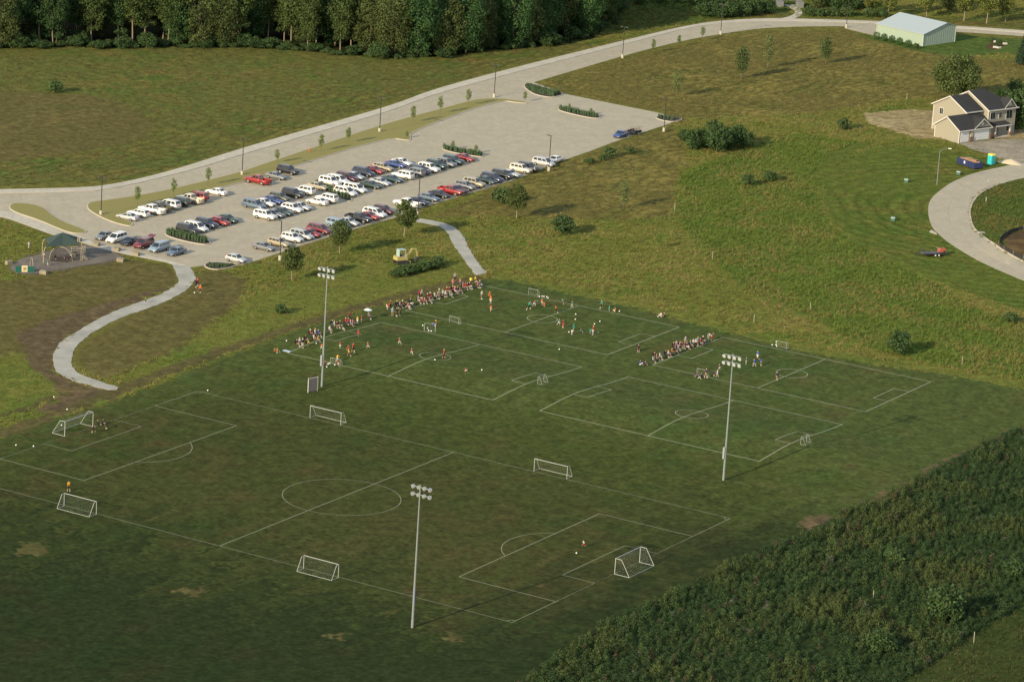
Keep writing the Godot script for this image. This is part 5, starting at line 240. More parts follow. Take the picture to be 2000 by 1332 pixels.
# ------------------------------------------------------------------ mesh builder
class MB:
	var v := PackedVector3Array()
	var n := PackedVector3Array()
	var c := PackedColorArray()
	var col := Color.WHITE
	func tri(a: Vector3, b: Vector3, d: Vector3, out: Vector3) -> void:
		var k := (b - a).cross(d - a)
		if k.length_squared() < 1e-14: return
		k = k.normalized()
		if k.dot(out) < 0.0:
			k = -k
			v.append(a); v.append(b); v.append(d)
		else:
			v.append(a); v.append(d); v.append(b)
		for i in 3:
			n.append(k); c.append(col)
	func quad(a: Vector3, b: Vector3, d: Vector3, e: Vector3, out: Vector3) -> void:
		tri(a, b, d, out)
		tri(a, d, e, out)
	# box with corners lo, hi
	func box(lo: Vector3, hi: Vector3) -> void:
		hexa([Vector3(lo.x, lo.y, lo.z), Vector3(hi.x, lo.y, lo.z), Vector3(hi.x, lo.y, hi.z), Vector3(lo.x, lo.y, hi.z),
			Vector3(lo.x, hi.y, lo.z), Vector3(hi.x, hi.y, lo.z), Vector3(hi.x, hi.y, hi.z), Vector3(lo.x, hi.y, hi.z)])
	# four bottom corners, four top corners
	func hexa(p: Array) -> void:
		var m := Vector3.ZERO
		for q in p: m += q
		m /= 8.0
		for f in [[0, 1, 2, 3], [4, 5, 6, 7], [0, 1, 5, 4], [1, 2, 6, 5], [2, 3, 7, 6], [3, 0, 4, 7]]:
			var o: Vector3 = (p[f[0]] + p[f[1]] + p[f[2]] + p[f[3]]) * 0.25 - m
			quad(p[f[0]], p[f[1]], p[f[2]], p[f[3]], o)
	# tapered round bar from a to b
	func bar(a: Vector3, b: Vector3, r0: float, r1: float, k := 8, caps := true) -> void:
		var d := (b - a).normalized()
		var s := d.cross(Vector3.UP if absf(d.y) < 0.9 else Vector3.RIGHT).normalized()
		var t := d.cross(s)
		for i in k:
			var u0 := TAU * i / k
			var u1 := TAU * (i + 1) / k
			var e0 := s * cos(u0) + t * sin(u0)
			var e1 := s * cos(u1) + t * sin(u1)
			var at := v.size()
			quad(a + e0 * r0, a + e1 * r0, b + e1 * r1, b + e0 * r1, e0 + e1)
			for j in range(at, v.size()):
				var w := v[j] - a
				n[j] = (w - d * w.dot(d)).normalized() if (w - d * w.dot(d)).length() > 1e-5 else n[j]
			if caps:
				tri(a, a + e0 * r0, a + e1 * r0, -d)
				tri(b, b + e0 * r1, b + e1 * r1, d)
	# straight square bar
	func beam(a: Vector3, b: Vector3, w: float, h: float) -> void:
		var d := (b - a).normalized()
		var s := d.cross(Vector3.UP if absf(d.y) < 0.95 else Vector3.RIGHT).normalized() * w * 0.5
		var t := s.cross(d).normalized() * h * 0.5
		hexa([a - s - t, a + s - t, b + s - t, b - s - t, a - s + t, a + s + t, b + s + t, b - s + t])
	# plate of thickness th standing on the quad's outer side
	func slab(p: Array, out: Vector3, th: float) -> void:
		var o := out.normalized() * th
		hexa([p[0], p[1], p[2], p[3], p[0] + o, p[1] + o, p[2] + o, p[3] + o])
	# upright prism over a flat outline (x, y as ground coordinates), between two heights
	func prism(pts: PackedVector2Array, lo: float, hi: float, bottom := false) -> void:
		var idx := Geometry2D.triangulate_polygon(pts)
		for i in range(0, idx.size(), 3):
			var a := pts[idx[i]]; var b := pts[idx[i + 1]]; var d := pts[idx[i + 2]]
			tri(Vector3(a.x, hi, -a.y), Vector3(b.x, hi, -b.y), Vector3(d.x, hi, -d.y), Vector3.UP)
			if bottom: tri(Vector3(a.x, lo, -a.y), Vector3(b.x, lo, -b.y), Vector3(d.x, lo, -d.y), Vector3.DOWN)
		var ccw := 0.0
		for i in pts.size():
			ccw += pts[i].cross(pts[(i + 1) % pts.size()])
		for i in pts.size():
			var a := pts[i]; var b := pts[(i + 1) % pts.size()]
			var e := (b - a).orthogonal() * (1.0 if ccw > 0 else -1.0)
			quad(Vector3(a.x, lo, -a.y), Vector3(b.x, lo, -b.y), Vector3(b.x, hi, -b.y), Vector3(a.x, hi, -a.y), Vector3(e.x, 0, -e.y))
	func mesh(colored := false) -> ArrayMesh:
		var arr := []
		arr.resize(Mesh.ARRAY_MAX)
		arr[Mesh.ARRAY_VERTEX] = v
		arr[Mesh.ARRAY_NORMAL] = n
		if colored: arr[Mesh.ARRAY_COLOR] = c
		var m := ArrayMesh.new()
		m.add_surface_from_arrays(Mesh.PRIMITIVE_TRIANGLES, arr)
		return m
	func smooth(limit := -1.0) -> ArrayMesh:
		var at := {}
		for i in v.size():
			var k := Vector3i((v[i] * 2000.0).round())
			at[k] = at.get(k, Vector3.ZERO) + n[i]
		var nn := n.duplicate()
		for i in v.size():
			var s: Vector3 = at[Vector3i((v[i] * 2000.0).round())]
			if s.length() > 1e-4 and s.normalized().dot(n[i]) > limit: nn[i] = s.normalized()
		n = nn
		return mesh()

# polygon outward normal helper is in prism(); flat sheet draped on the ground at a height above it
func sheet(pts: PackedVector2Array, up: float) -> ArrayMesh:
	var m := MB.new()
	var idx := Geometry2D.triangulate_polygon(pts)
	for i in range(0, idx.size(), 3):
		var a := pts[idx[i]]; var b := pts[idx[i + 1]]; var d := pts[idx[i + 2]]
		m.tri(P(a.x, a.y, up), P(b.x, b.y, up), P(d.x, d.y, up), Vector3.UP)
	return m.mesh()

# strip between two edge lines of equal length
func ribbon(l: PackedVector2Array, r: PackedVector2Array, up: float, edge := 0.0) -> ArrayMesh:
	var m := MB.new()
	for i in l.size() - 1:
		m.quad(P(l[i].x, l[i].y, up), P(r[i].x, r[i].y, up), P(r[i + 1].x, r[i + 1].y, up), P(l[i + 1].x, l[i + 1].y, up), Vector3.UP)
		if edge > 0.0:
			var sd := (r[i] - l[i]).normalized()
			m.quad(P(l[i].x, l[i].y, up), P(l[i + 1].x, l[i + 1].y, up), P(l[i + 1].x, l[i + 1].y, up - edge), P(l[i].x, l[i].y, up - edge), Vector3(-sd.x, 0, sd.y))
			m.quad(P(r[i].x, r[i].y, up), P(r[i + 1].x, r[i + 1].y, up), P(r[i + 1].x, r[i + 1].y, up - edge), P(r[i].x, r[i].y, up - edge), Vector3(sd.x, 0, -sd.y))
	return m.mesh()

func v2(a: Array) -> PackedVector2Array:
	var o := PackedVector2Array()
	for i in range(0, a.size(), 2): o.append(Vector2(a[i], a[i + 1]))
	return o

# resample an open line to n points
func along(p: PackedVector2Array, n: int) -> PackedVector2Array:
	var c := Curve2D.new()
	for i in p.size():
		var t := Vector2.ZERO
		if i > 0 and i < p.size() - 1: t = (p[i + 1] - p[i - 1]) / 6.0
		c.add_point(p[i], -t, t)
	var o := PackedVector2Array()
	var len_ := c.get_baked_length()
	for i in n: o.append(c.sample_baked(len_ * i / (n - 1), true))
	return o

# closed outline rounded by corner cutting
func rounded(p: PackedVector2Array, times := 2) -> PackedVector2Array:
	for k in times:
		var o := PackedVector2Array()
		for i in p.size():
			var a := p[i]; var b := p[(i + 1) % p.size()]
			o.append(a.lerp(b, 0.25)); o.append(a.lerp(b, 0.75))
		p = o
	return p

func inset(p: PackedVector2Array, d: float) -> PackedVector2Array:
	var r := Geometry2D.offset_polygon(p, -d, Geometry2D.JOIN_MITER)
	if r.is_empty(): return p
	var best: PackedVector2Array = r[0]
	for q in r:
		if q.size() > best.size(): best = q
	return best

# ------------------------------------------------------------------ ground
const MX0 := -285.0
const MX1 := 215.0
const MY0 := -170.0
const MY1 := 510.0
const MRES := 0.42
var mw := int((MX1 - MX0) / MRES)
var mh := int((MY1 - MY0) / MRES)
var reg := PackedByteArray()

func fill(pts: PackedVector2Array, id: int) -> void:
	var lo := INF
	var hi := -INF
	for p in pts:
		lo = minf(lo, p.y); hi = maxf(hi, p.y)
	for j in range(maxi(0, int((lo - MY0) / MRES)), mini(mh, int((hi - MY0) / MRES) + 1)):
		var y := MY0 + (j + 0.5) * MRES
		var xs := []
		for i in pts.size():
			var a := pts[i]; var b := pts[(i + 1) % pts.size()]
			if (a.y <= y) != (b.y <= y): xs.append(a.x + (y - a.y) / (b.y - a.y) * (b.x - a.x))
		xs.sort()
		for k in range(0, xs.size() - 1, 2):
			var i0 := clampi(int((xs[k] - MX0) / MRES), 0, mw)
			var i1 := clampi(int((xs[k + 1] - MX0) / MRES), 0, mw)
			for i in range(i0, i1): reg[j * mw + i] = id

func band(line: PackedVector2Array, w: float, id: int) -> void:
	for i in line.size() - 1:
		var s := (line[i + 1] - line[i]).orthogonal().normalized() * w * 0.5
		var e := (line[i + 1] - line[i]).normalized() * w * 0.25
		fill(PackedVector2Array([line[i] - s - e, line[i] + s - e, line[i + 1] + s + e, line[i + 1] - s + e]), id)

func region_at(x: float, y: float) -> int:
	var i := int((x - MX0) / MRES)
	var j := int((y - MY0) / MRES)
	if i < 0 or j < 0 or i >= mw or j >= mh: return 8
	return reg[j * mw + i]

func field_noise(seed_: int, metres: float, oct: int, stretch_x := 1.0, stretch_y := 1.0) -> PackedByteArray:
	var n := FastNoiseLite.new()
	n.seed = seed_
	n.noise_type = FastNoiseLite.TYPE_SIMPLEX_SMOOTH
	n.frequency = MRES / metres
	n.fractal_octaves = oct
	var w := maxi(2, int(mw / stretch_x))
	var h := maxi(2, int(mh / stretch_y))
	var im := n.get_image(w, h)
	im.convert(Image.FORMAT_L8)
	if w != mw or h != mh: im.resize(mw, mh, Image.INTERPOLATE_BILINEAR)
	return im.get_data()

# per region: base, dry, lush colours (sRGB bytes), share of dry and lush (noise thresholds), strength of mowing swaths
const PAL := {
	0: [[105, 111, 50], [124, 116, 61], [90, 108, 45], 0.52, 0.5, 0.1],
	1: [[77, 88, 47], [87, 87, 51], [68, 86, 44], 0.53, 0.52, 0.05],
	2: [[97, 100, 52], [114, 103, 58], [84, 102, 47], 0.52, 0.5, 0.5],
	3: [[98, 92, 54], [107, 98, 60], [92, 93, 51], 0.5, 0.6, 0.05],
	4: [[150, 134, 97], [162, 148, 110], [136, 118, 82], 0.5, 0.6, 0.0],
	5: [[97, 85, 63], [110, 95, 69], [85, 83, 55], 0.5, 0.62, 0.0],
	6: [[88, 105, 44], [108, 109, 53], [74, 98, 39], 0.56, 0.5, 0.0],
	7: [[104, 99, 54], [126, 117, 63], [91, 96, 48], 0.5, 0.58, 0.55],
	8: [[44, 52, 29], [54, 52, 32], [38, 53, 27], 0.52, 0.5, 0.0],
	9: [[107, 104, 53], [116, 109, 58], [92, 98, 46], 0.5, 0.56, 0.0],
	10: [[80, 97, 46], [96, 100, 52], [68, 95, 42], 0.54, 0.5, 0.0],
	11: [[50, 63, 33], [58, 62, 35], [44, 62, 30], 0.5, 0.5, 0.0],
	12: [[92, 86, 54], [105, 95, 61], [84, 84, 49], 0.5, 0.56, 0.0],
	13: [[104, 110, 51], [116, 114, 57], [89, 107, 46], 0.55, 0.5, 0.0],
	14: [[91, 103, 45], [104, 104, 50], [79, 99, 41], 0.52, 0.5, 0.45],
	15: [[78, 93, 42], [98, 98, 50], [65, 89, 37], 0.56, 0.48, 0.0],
	16: [[87, 72, 51], [98, 82, 58], [78, 68, 46], 0.5, 0.6, 0.0],
	17: [[101, 94, 73], [112, 104, 82], [92, 84, 64], 0.5, 0.55, 0.0],
	18: [[69, 74, 40], [78, 74, 44], [58, 72, 37], 0.53, 0.52, 0.05],
	19: [[48, 58, 33], [53, 58, 34], [43, 57, 31], 0.53, 0.5, 0.05],
	20: [[71, 80, 40], [77, 79, 42], [63, 76, 37], 0.52, 0.52, 0.05],
	21: [[91, 103, 45], [104, 104, 50], [79, 99, 41], 0.52, 0.5, 0.3],
	22: [[88, 77, 48], [98, 82, 52], [78, 74, 44], 0.5, 0.6, 0.04],
	23: [[60, 70, 35], [72, 74, 40], [52, 68, 33], 0.52, 0.5, 0.0],
}

const TURF := [false, true, false, false, false, false, false, false, false, false, false, false, false, false, false, false, false, false, true, true, true, false, true, false]
const OFF := [-1, 2, 1, -2, -1, 2]

func ground_picture() -> ImageTexture:
	var nA := field_noise(3, 46.0, 3)
	var nB := field_noise(11, 13.0, 4)
	var nC := field_noise(23, 3.2, 3)
	var nD := field_noise(31, 1.1, 2)
	var nE := field_noise(47, 7.0, 3, 1.0, 5.0)   # drawn out along the long side of the pitches
	var nF := field_noise(59, 1.6, 3, 1.0, 9.0)
	var d := PackedByteArray()
	d.resize(mw * mh * 3)
	var pr := []
	for k in 24:
		var q: Array = PAL[k]
		pr.append([q[0][0], q[0][1], q[0][2], q[1][0] - q[0][0], q[1][1] - q[0][1], q[1][2] - q[0][2], q[2][0] - q[0][0], q[2][1] - q[0][1], q[2][2] - q[0][2], q[3] * 255.0, q[4] * 255.0, q[5]])
	var cul := CUL
	for j in mh:
		var y := MY0 + (j + 0.5) * MRES
		var row := j * mw
		for i in mw:
			var k := row + i
			var c := nC[k]
			var jj := j + ((nD[k] - 128) >> 5)
			var ii := i + ((c - 128) >> 5)
			if jj < 0 or jj >= mh: jj = j
			if ii < 0 or ii >= mw: ii = i
			var r := reg[jj * mw + ii]
			var p: Array = pr[r]
			var e := nE[k]
			var a: float
			var b: float
			if TURF[r]:
				a = (nB[k] * 0.4 + e * 0.45 + nA[k] * 0.15 - p[9]) * 0.015
				b = (e * 0.35 + nA[k] * 0.4 + (255 - nB[k]) * 0.25 - p[10]) * 0.015
			else:
				a = (nB[k] * 0.45 + nA[k] * 0.35 + c * 0.2 - p[9]) * 0.015
				b = ((255 - nB[k]) * 0.35 + nA[k] * 0.4 + e * 0.25 - p[10]) * 0.015
			a = clampf(a, 0.0, 1.0)
			b = clampf(b, 0.0, 1.0) * (1.0 - a)
			var f := 1.0 + (c - 128) * 0.0012 + (nD[k] - 128) * 0.0016
			var s: float = p[11]
			if s > 0.0:
				var x := MX0 + (i + 0.5) * MRES
				var w := 0.0
				var t := (nB[k] - 128) * 0.018
				if r == 2: w = sin(x * 2.05 + t * 2.2) * clampf((x + 150.0) / 25.0, 0.15, 1.0)
				elif r == 7: w = sin((x + y * 0.04) * 2.3 + t * 3.0)
				elif r == 14 or r == 21: w = sin(Vector2(x - cul.x, y - cul.y).length() * 1.9 + t)
				elif TURF[r]: w = (nF[k] - 128) * 0.016
				else: w = (nF[k] - 128) * 0.012
				if not TURF[r]: w = w * w * w if w > 0.0 else w * 0.25
				f *= 1.0 - s * 0.34 * w * clampf((nA[k] + nC[k]) / 255.0 - 0.55, 0.0, 0.75) * 1.6
			if TURF[r]:   # the zones of mown turf run into one another in patches
				var s0 := 0.0
				var s1 := 0.0
				var s2 := 0.0
				for tap in 4:
					var tj: int = j + ((nE[k] - 128) >> 2) + ((nB[k] - 128) >> 3) * OFF[tap] + OFF[tap + 1] * 9 + ((nD[k] - 128) >> 3)
					var ti: int = i + ((nB[k] - 128) >> 2) + ((nC[k] - 128) >> 4) * OFF[tap + 1] + OFF[tap + 2] * 9
					var r2 := r
					if tj >= 0 and tj < mh and ti >= 0 and ti < mw:
						r2 = reg[tj * mw + ti]
						if not TURF[r2]: r2 = r
					var q: Array = pr[r2]
					s0 += q[0] + q[3] * a + q[6] * b
					s1 += q[1] + q[4] * a + q[7] * b
					s2 += q[2] + q[5] * a + q[8] * b
				d[k * 3] = clampi(int(s0 * 0.25 * f), 0, 255)
				d[k * 3 + 1] = clampi(int(s1 * 0.25 * f), 0, 255)
				d[k * 3 + 2] = clampi(int(s2 * 0.25 * f), 0, 255)
				continue
			d[k * 3] = clampi(int((p[0] + p[3] * a + p[6] * b) * f), 0, 255)
			d[k * 3 + 1] = clampi(int((p[1] + p[4] * a + p[7] * b) * f), 0, 255)
			d[k * 3 + 2] = clampi(int((p[2] + p[5] * a + p[8] * b) * f), 0, 255)
	return ImageTexture.create_from_image(Image.create_from_data(mw, mh, false, Image.FORMAT_RGB8, d))

func axis(lo: float, hi: float, step: float, far_lo: float, far_hi: float) -> PackedFloat32Array:
	var o := PackedFloat32Array()
	var s := step
	var back := []
	var x := lo
	while x > far_lo:
		s *= 1.35
		x -= s
		back.append(maxf(x, far_lo))
	back.reverse()
	for q in back: o.append(q)
	x = lo
	while x < hi:
		o.append(x); x += step
	s = step
	while x < far_hi:
		o.append(x); s *= 1.35; x += s
	o.append(far_hi)
	return o

func build_ground() -> void:
	reg.resize(mw * mh)
	reg.fill(0)
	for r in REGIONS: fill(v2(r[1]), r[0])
	for r in BANDS: band(along(v2(r[2]), 60), r[1], r[0])
	var xs := axis(-250.0, 182.0, 1.4, -4000.0, 3000.0)
	var ys := axis(-140.0, 480.0, 1.4, -3000.0, 5000.0)
	var rough := FastNoiseLite.new()
	rough.seed = 77
	rough.frequency = 0.23
	rough.fractal_octaves = 3
	var amp := {0: 0.16, 2: 0.10, 6: 0.18, 7: 0.12, 14: 0.10, 5: 0.06, 11: 0.2, 15: 0.06, 13: 0.05, 4: 0.03, 16: 0.07, 23: 0.15}
	var v := PackedVector3Array()
	var uv := PackedVector2Array()
	var nx := xs.size()
	var ny := ys.size()
	for j in ny:
		for i in nx:
			var x := xs[i]; var y := ys[j]
			var h := H(x, y)
			if x > MX0 and x < MX1 and y > MY0 and y < MY1:
				var a: float = amp.get(region_at(x, y), 0.0)
				if a > 0.0: h += a * rough.get_noise_2d(x, y) - a * 0.3
			v.append(Vector3(x, h, -y))
			uv.append(Vector2((x - MX0) / (MX1 - MX0), (y - MY0) / (MY1 - MY0)))
	var n := PackedVector3Array()
	n.resize(v.size())
	var idx := PackedInt32Array()
	for j in ny:
		for i in nx:
			var l := v[j * nx + maxi(i - 1, 0)]; var r := v[j * nx + mini(i + 1, nx - 1)]
			var b := v[maxi(j - 1, 0) * nx + i]; var t := v[mini(j + 1, ny - 1) * nx + i]
			n[j * nx + i] = (r - l).cross(t - b).normalized()
			if i < nx - 1 and j < ny - 1:
				var q := j * nx + i
				idx.append_array([q, q + nx, q + 1, q + 1, q + nx, q + nx + 1])
	var arr := []
	arr.resize(Mesh.ARRAY_MAX)
	arr[Mesh.ARRAY_VERTEX] = v
	arr[Mesh.ARRAY_NORMAL] = n
	arr[Mesh.ARRAY_TEX_UV] = uv
	arr[Mesh.ARRAY_INDEX] = idx
	var m := ArrayMesh.new()
	m.add_surface_from_arrays(Mesh.PRIMITIVE_TRIANGLES, arr)
	var g := StandardMaterial3D.new()
	g.resource_name = "grassland"
	g.albedo_texture = ground_picture()
	g.detail_enabled = true
	g.detail_blend_mode = BaseMaterial3D.BLEND_MODE_MUL
	g.detail_albedo = noise_tex(5, 0.03, Color(0.86, 0.86, 0.86), Color(1, 1, 1), 512, 4)
	g.detail_uv_layer = BaseMaterial3D.DETAIL_UV_2
	g.uv2_triplanar = true
	g.uv2_world_triplanar = true
	g.uv2_scale = Vector3(0.09, 0.09, 0.09)
	g.roughness = 1.0
	g.metallic_specular = 0.1
	struct("ground", m, g)

# ------------------------------------------------------------------ paving, kerbs and pitch markings
func holder(called: String) -> Node3D:
	var o := Node3D.new()
	o.name = numbered(called)
	add_child(o)
	o.set_meta("kind", "structure")
	return o

# concrete laid in bays: an outline cut into slabs with open joints
func slabs(root: Node3D, outline: PackedVector2Array, wx: float, wy: float, up: float, ms: Array, joint := 0.012) -> void:
	var lo := outline[0]; var hi := outline[0]
	for p in outline:
		lo = lo.min(p); hi = hi.max(p)
	var x := lo.x
	while x < hi.x:
		var y := lo.y
		while y < hi.y:
			var cell := PackedVector2Array([Vector2(x, y), Vector2(x + wx - joint, y), Vector2(x + wx - joint, y + wy - joint), Vector2(x, y + wy - joint)])
			for q in Geometry2D.intersect_polygons(outline, cell):
				if q.size() < 3: continue
				var ar := 0.0
				for i in q.size(): ar += q[i].cross(q[(i + 1) % q.size()])
				if absf(ar) < 1.0: continue
				var m := MB.new()
				m.prism(q, -0.1, up)
				if m.v.size() > 0: part("slab", m.mesh(), ms[rng.randi() % ms.size()], root)
			y += wy
		x += wx

# a strip of concrete bays between two edge lines
func bays(root: Node3D, l: PackedVector2Array, r: PackedVector2Array, lanes: int, up: float, ms: Array, called := "slab") -> void:
	for i in l.size() - 1:
		for k in lanes:
			var m := MB.new()
			var e := 0.0015
			var a := l[i].lerp(r[i], float(k) / lanes + e); var b := l[i].lerp(r[i], float(k + 1) / lanes - e)
			var c := l[i + 1].lerp(r[i + 1], float(k + 1) / lanes - e); var d := l[i + 1].lerp(r[i + 1], float(k) / lanes + e)
			var s := (d - a).normalized() * 0.008
			m.hexa([P(a.x + s.x, a.y + s.y, -0.12), P(b.x + s.x, b.y + s.y, -0.12), P(c.x - s.x, c.y - s.y, -0.12), P(d.x - s.x, d.y - s.y, -0.12), P(a.x + s.x, a.y + s.y, up), P(b.x + s.x, b.y + s.y, up), P(c.x - s.x, c.y - s.y, up), P(d.x - s.x, d.y - s.y, up)])
			part(called, m.mesh(), ms[rng.randi() % ms.size()], root)

func line_strip(p: PackedVector2Array, w: float, up: float, m: MB) -> void:
	for i in p.size() - 1:
		var d := p[i + 1] - p[i]
		var s := d.orthogonal().normalized() * w * 0.5
		var k := maxi(1, int(d.length() / 2.5))
		for j in k:
			var a := p[i].lerp(p[i + 1], float(j) / k); var b := p[i].lerp(p[i + 1], float(j + 1) / k)
			m.quad(P(a.x - s.x, a.y - s.y, up), P(a.x + s.x, a.y + s.y, up), P(b.x + s.x, b.y + s.y, up), P(b.x - s.x, b.y - s.y, up), Vector3.UP)

func arc(c: Vector2, r: float, a0: float, a1: float, n := 40) -> PackedVector2Array:
	var o := PackedVector2Array()
	for i in n + 1:
		var t := lerpf(a0, a1, float(i) / n)
		o.append(c + Vector2(cos(t), sin(t)) * r)
	return o

func rect(x0: float, y0: float, x1: float, y1: float) -> PackedVector2Array:
	return PackedVector2Array([Vector2(x0, y0), Vector2(x1, y0), Vector2(x1, y1), Vector2(x0, y1), Vector2(x0, y0)])

func marked(root: Node3D, called: String, lines: Array, w: float, m: Material) -> void:
	var b := MB.new()
	for i in lines.size(): line_strip(lines[i], w, 0.014 + 0.0035 * i, b)
	part(called, b.mesh(), m, root)

func build_paving() -> void:
	var conc := []
	for k in 4:
		var t: float = [1.0, 0.985, 1.015, 0.992][k]
		conc.append(paved("concrete_%d" % k, 0.43 * t, 0.378 * t, 0.272 * t, 100 + k * 3, 0.09))
	var walk := []
	for k in 3:
		var t: float = [1.0, 0.98, 1.02][k]
		walk.append(paved("pale_concrete_%d" % k, 0.53 * t, 0.485 * t, 0.385 * t, 140 + k * 3, 0.1))
	var kerb := paved("kerb_concrete", 0.56, 0.50, 0.40, 160, 0.1)
	# parking lot with its drive to the road
	var lot := holder("parking_lot")
	slabs(lot, v2(LOT), 4.8, 7.2, 0.02, conc)
	var road := holder("road")
	bays(road, along(v2(ROAD_FAR), 74), along(v2(ROAD_NEAR), 74), 2, 0.028, conc)
	var foot := holder("footway")
	bays(foot, along(v2(WALK_FAR), 90), along(v2(WALK_NEAR), 90), 1, 0.13, walk)
	var end := holder("street")
	bays(end, along(v2(CUL_L), 40), along(v2(CUL_R), 40), 2, 0.03, conc)
	var k1 := MB.new()
	var cr := along(v2(CUL_R), 60)
	var co := PackedVector2Array()
	for i in cr.size():
		var d := (cr[mini(i + 1, 59)] - cr[maxi(i - 1, 0)]).normalized()
		co.append(cr[i] + d.orthogonal() * CUL_SIDE * 0.3)
	struct("kerb", ribbon(cr, co, 0.14, 0.14), kerb)
	var fw2 := holder("footway")
	bays(fw2, along(v2(PLAYWALK_FAR), 26), along(v2(PLAYWALK_NEAR), 26), 1, 0.036, walk)
	var shedpad := holder("driveway")
	slabs(shedpad, v2(SHED_PAD), 5.0, 5.0, 0.034, conc)
	for q in RAMPS:
		var rp := holder("ramp")
		slabs(rp, v2(q), 9.0, 9.0, 0.05, walk)
	# islands: kerb ring, planting inside
	var turf := mat("island_turf", 0.25, 0.215, 0.062, 1.0)
	turf.albedo_texture = noise_tex(301, 0.03, Color(0.84, 0.87, 0.8), Color(1, 1, 1), 512, 4)
	turf.uv1_triplanar = true; turf.uv1_world_triplanar = true
	turf.uv1_scale = Vector3(0.12, 0.12, 0.12)
	var mulch := paved("bark_mulch", 0.085, 0.062, 0.048, 310, 0.35, 0.3, 1.0)
	for q in ISLANDS:
		var o := rounded(v2(q[1]), 2)
		var inn := inset(o, 0.22)
		var root := holder("traffic_island")
		var m := MB.new()
		m.prism(o, -0.05, 0.15)
		part("kerb", m.mesh(), kerb, root)
		var m2 := MB.new()
		m2.prism(inn, 0.0, 0.17)
		part("planting_bed" if q[0] == "bed" else "grass", m2.mesh(), mulch if q[0] == "bed" else turf, root)
	# crushed-stone paths
	var grit := paved("crushed_stone", 0.52, 0.50, 0.44, 330, 0.22, 0.35, 1.0)
	for q in PATHS:
		var l := along(v2(q[0]), 70); var r := along(v2(q[1]), 70)
		for i in 70:
			var d := (r[i] - l[i]).normalized()
			l[i] += d * rng.randf_range(-0.22, 0.22); r[i] += d * rng.randf_range(-0.22, 0.22)
		struct("path", ribbon(l, r, 0.045, 0.05), grit)
	var uw := holder("footway")
	bays(uw, along(v2(UNDERWALK_L), 14), along(v2(UNDERWALK_R), 14), 1, 0.05, walk)
	struct("play_area_mulch", sheet(rounded(v2(PLAY_MULCH), 2), 0.03), paved("wood_chips", 0.25, 0.21, 0.17, 340, 0.3, 0.3, 1.0))
	# driveway gravel by the new house
	struct("gravel_drive", sheet(v2(HOUSE_DRIVE), 0.03), paved("drive_gravel", 0.46, 0.395, 0.29, 350, 0.3, 0.25, 1.0))
	# pitch markings: sprayed paint, thin over the blades
	var lp := mat("line_paint", 0.36, 0.36, 0.25, 1.0)
	lp.albedo_texture = noise_tex(360, 0.06, Color(0.72, 0.75, 0.68), Color(1, 1, 1), 512, 4)
	lp.uv1_triplanar = true; lp.uv1_world_triplanar = true
	lp.uv1_scale = Vector3(0.2, 0.2, 0.2)
	var lw := mat("worn_line_paint", 0.29, 0.30, 0.205, 1.0)
	lw.albedo_texture = lp.albedo_texture
	lw.uv1_triplanar = true; lw.uv1_world_triplanar = true
	lw.uv1_scale = Vector3(0.2, 0.2, 0.2)
	var L := PITCH_L; var W := PITCH_W
	var big := holder("full_size_pitch_marking")
	marked(big, "boundary_line", [rect(0, -W, L, 0)], 0.11, lw)
	marked(big, "halfway_line", [PackedVector2Array([Vector2(L / 2, 0), Vector2(L / 2, -W)])], 0.12, lp)
	marked(big, "centre_circle", [arc(Vector2(L / 2, -W / 2), 9.15, 0, TAU, 72)], 0.11, lw)
	for s in [0.0, 1.0]:
		var x0: float = L * s
		var sg: float = 1.0 - 2.0 * s
		marked(big, "penalty_area", [rect(x0, -W / 2 - 20.16, x0 + sg * 16.5, -W / 2 + 20.16)], 0.12, lp)
		marked(big, "goal_area", [rect(x0, -W / 2 - 9.16, x0 + sg * 5.5, -W / 2 + 9.16)], 0.12, lw)
		var th := acos(5.5 / 9.15)
		var base := 0.0 if s == 0.0 else PI
		marked(big, "penalty_arc", [arc(Vector2(x0 + sg * 11.0, -W / 2), 9.15, base - th, base + th, 24)], 0.12, lw)
		for y in [0.0, -W]:
			var a0: float = (-PI / 2 if y == 0.0 else 0.0) if s == 0.0 else (PI if y == 0.0 else PI / 2)
			marked(big, "corner_arc", [arc(Vector2(x0, y), 0.95, a0, a0 + PI / 2, 8)], 0.12, lw)
	for q in SMALL_PITCHES:
		var x0: float = q[0]; var y0: float = q[1]; var x1: float = q[2]; var y1: float = q[3]
		var root := holder("small_pitch_marking")
		var mx := (x0 + x1) / 2; var my := (y0 + y1) / 2
		marked(root, "boundary_line", [rect(x0, y0, x1, y1)], 0.17, lp)
		marked(root, "halfway_line", [PackedVector2Array([Vector2(mx, y0), Vector2(mx, y1)])], 0.16, lp)
		marked(root, "centre_circle", [arc(Vector2(mx, my), 2.75, 0, TAU, 40)], 0.15, lp)
		marked(root, "goal_area", [rect(x0, my - 4.0, x0 + 2.9, my + 4.0), rect(x1, my - 4.0, x1 - 2.9, my + 4.0)], 0.15, lp)

# ------------------------------------------------------------------ trees, shrubs and grass
var plants := {}

func leaf_mat() -> StandardMaterial3D:
	if mats.has("leaf"): return mats["leaf"]
	var m := mat("leaf", 1, 1, 1, 0.75)
	m.vertex_color_use_as_albedo = true
	m.metallic_specular = 0.25
	m.backlight_enabled = true
	m.backlight = lin(0.30, 0.34, 0.12)
	return m

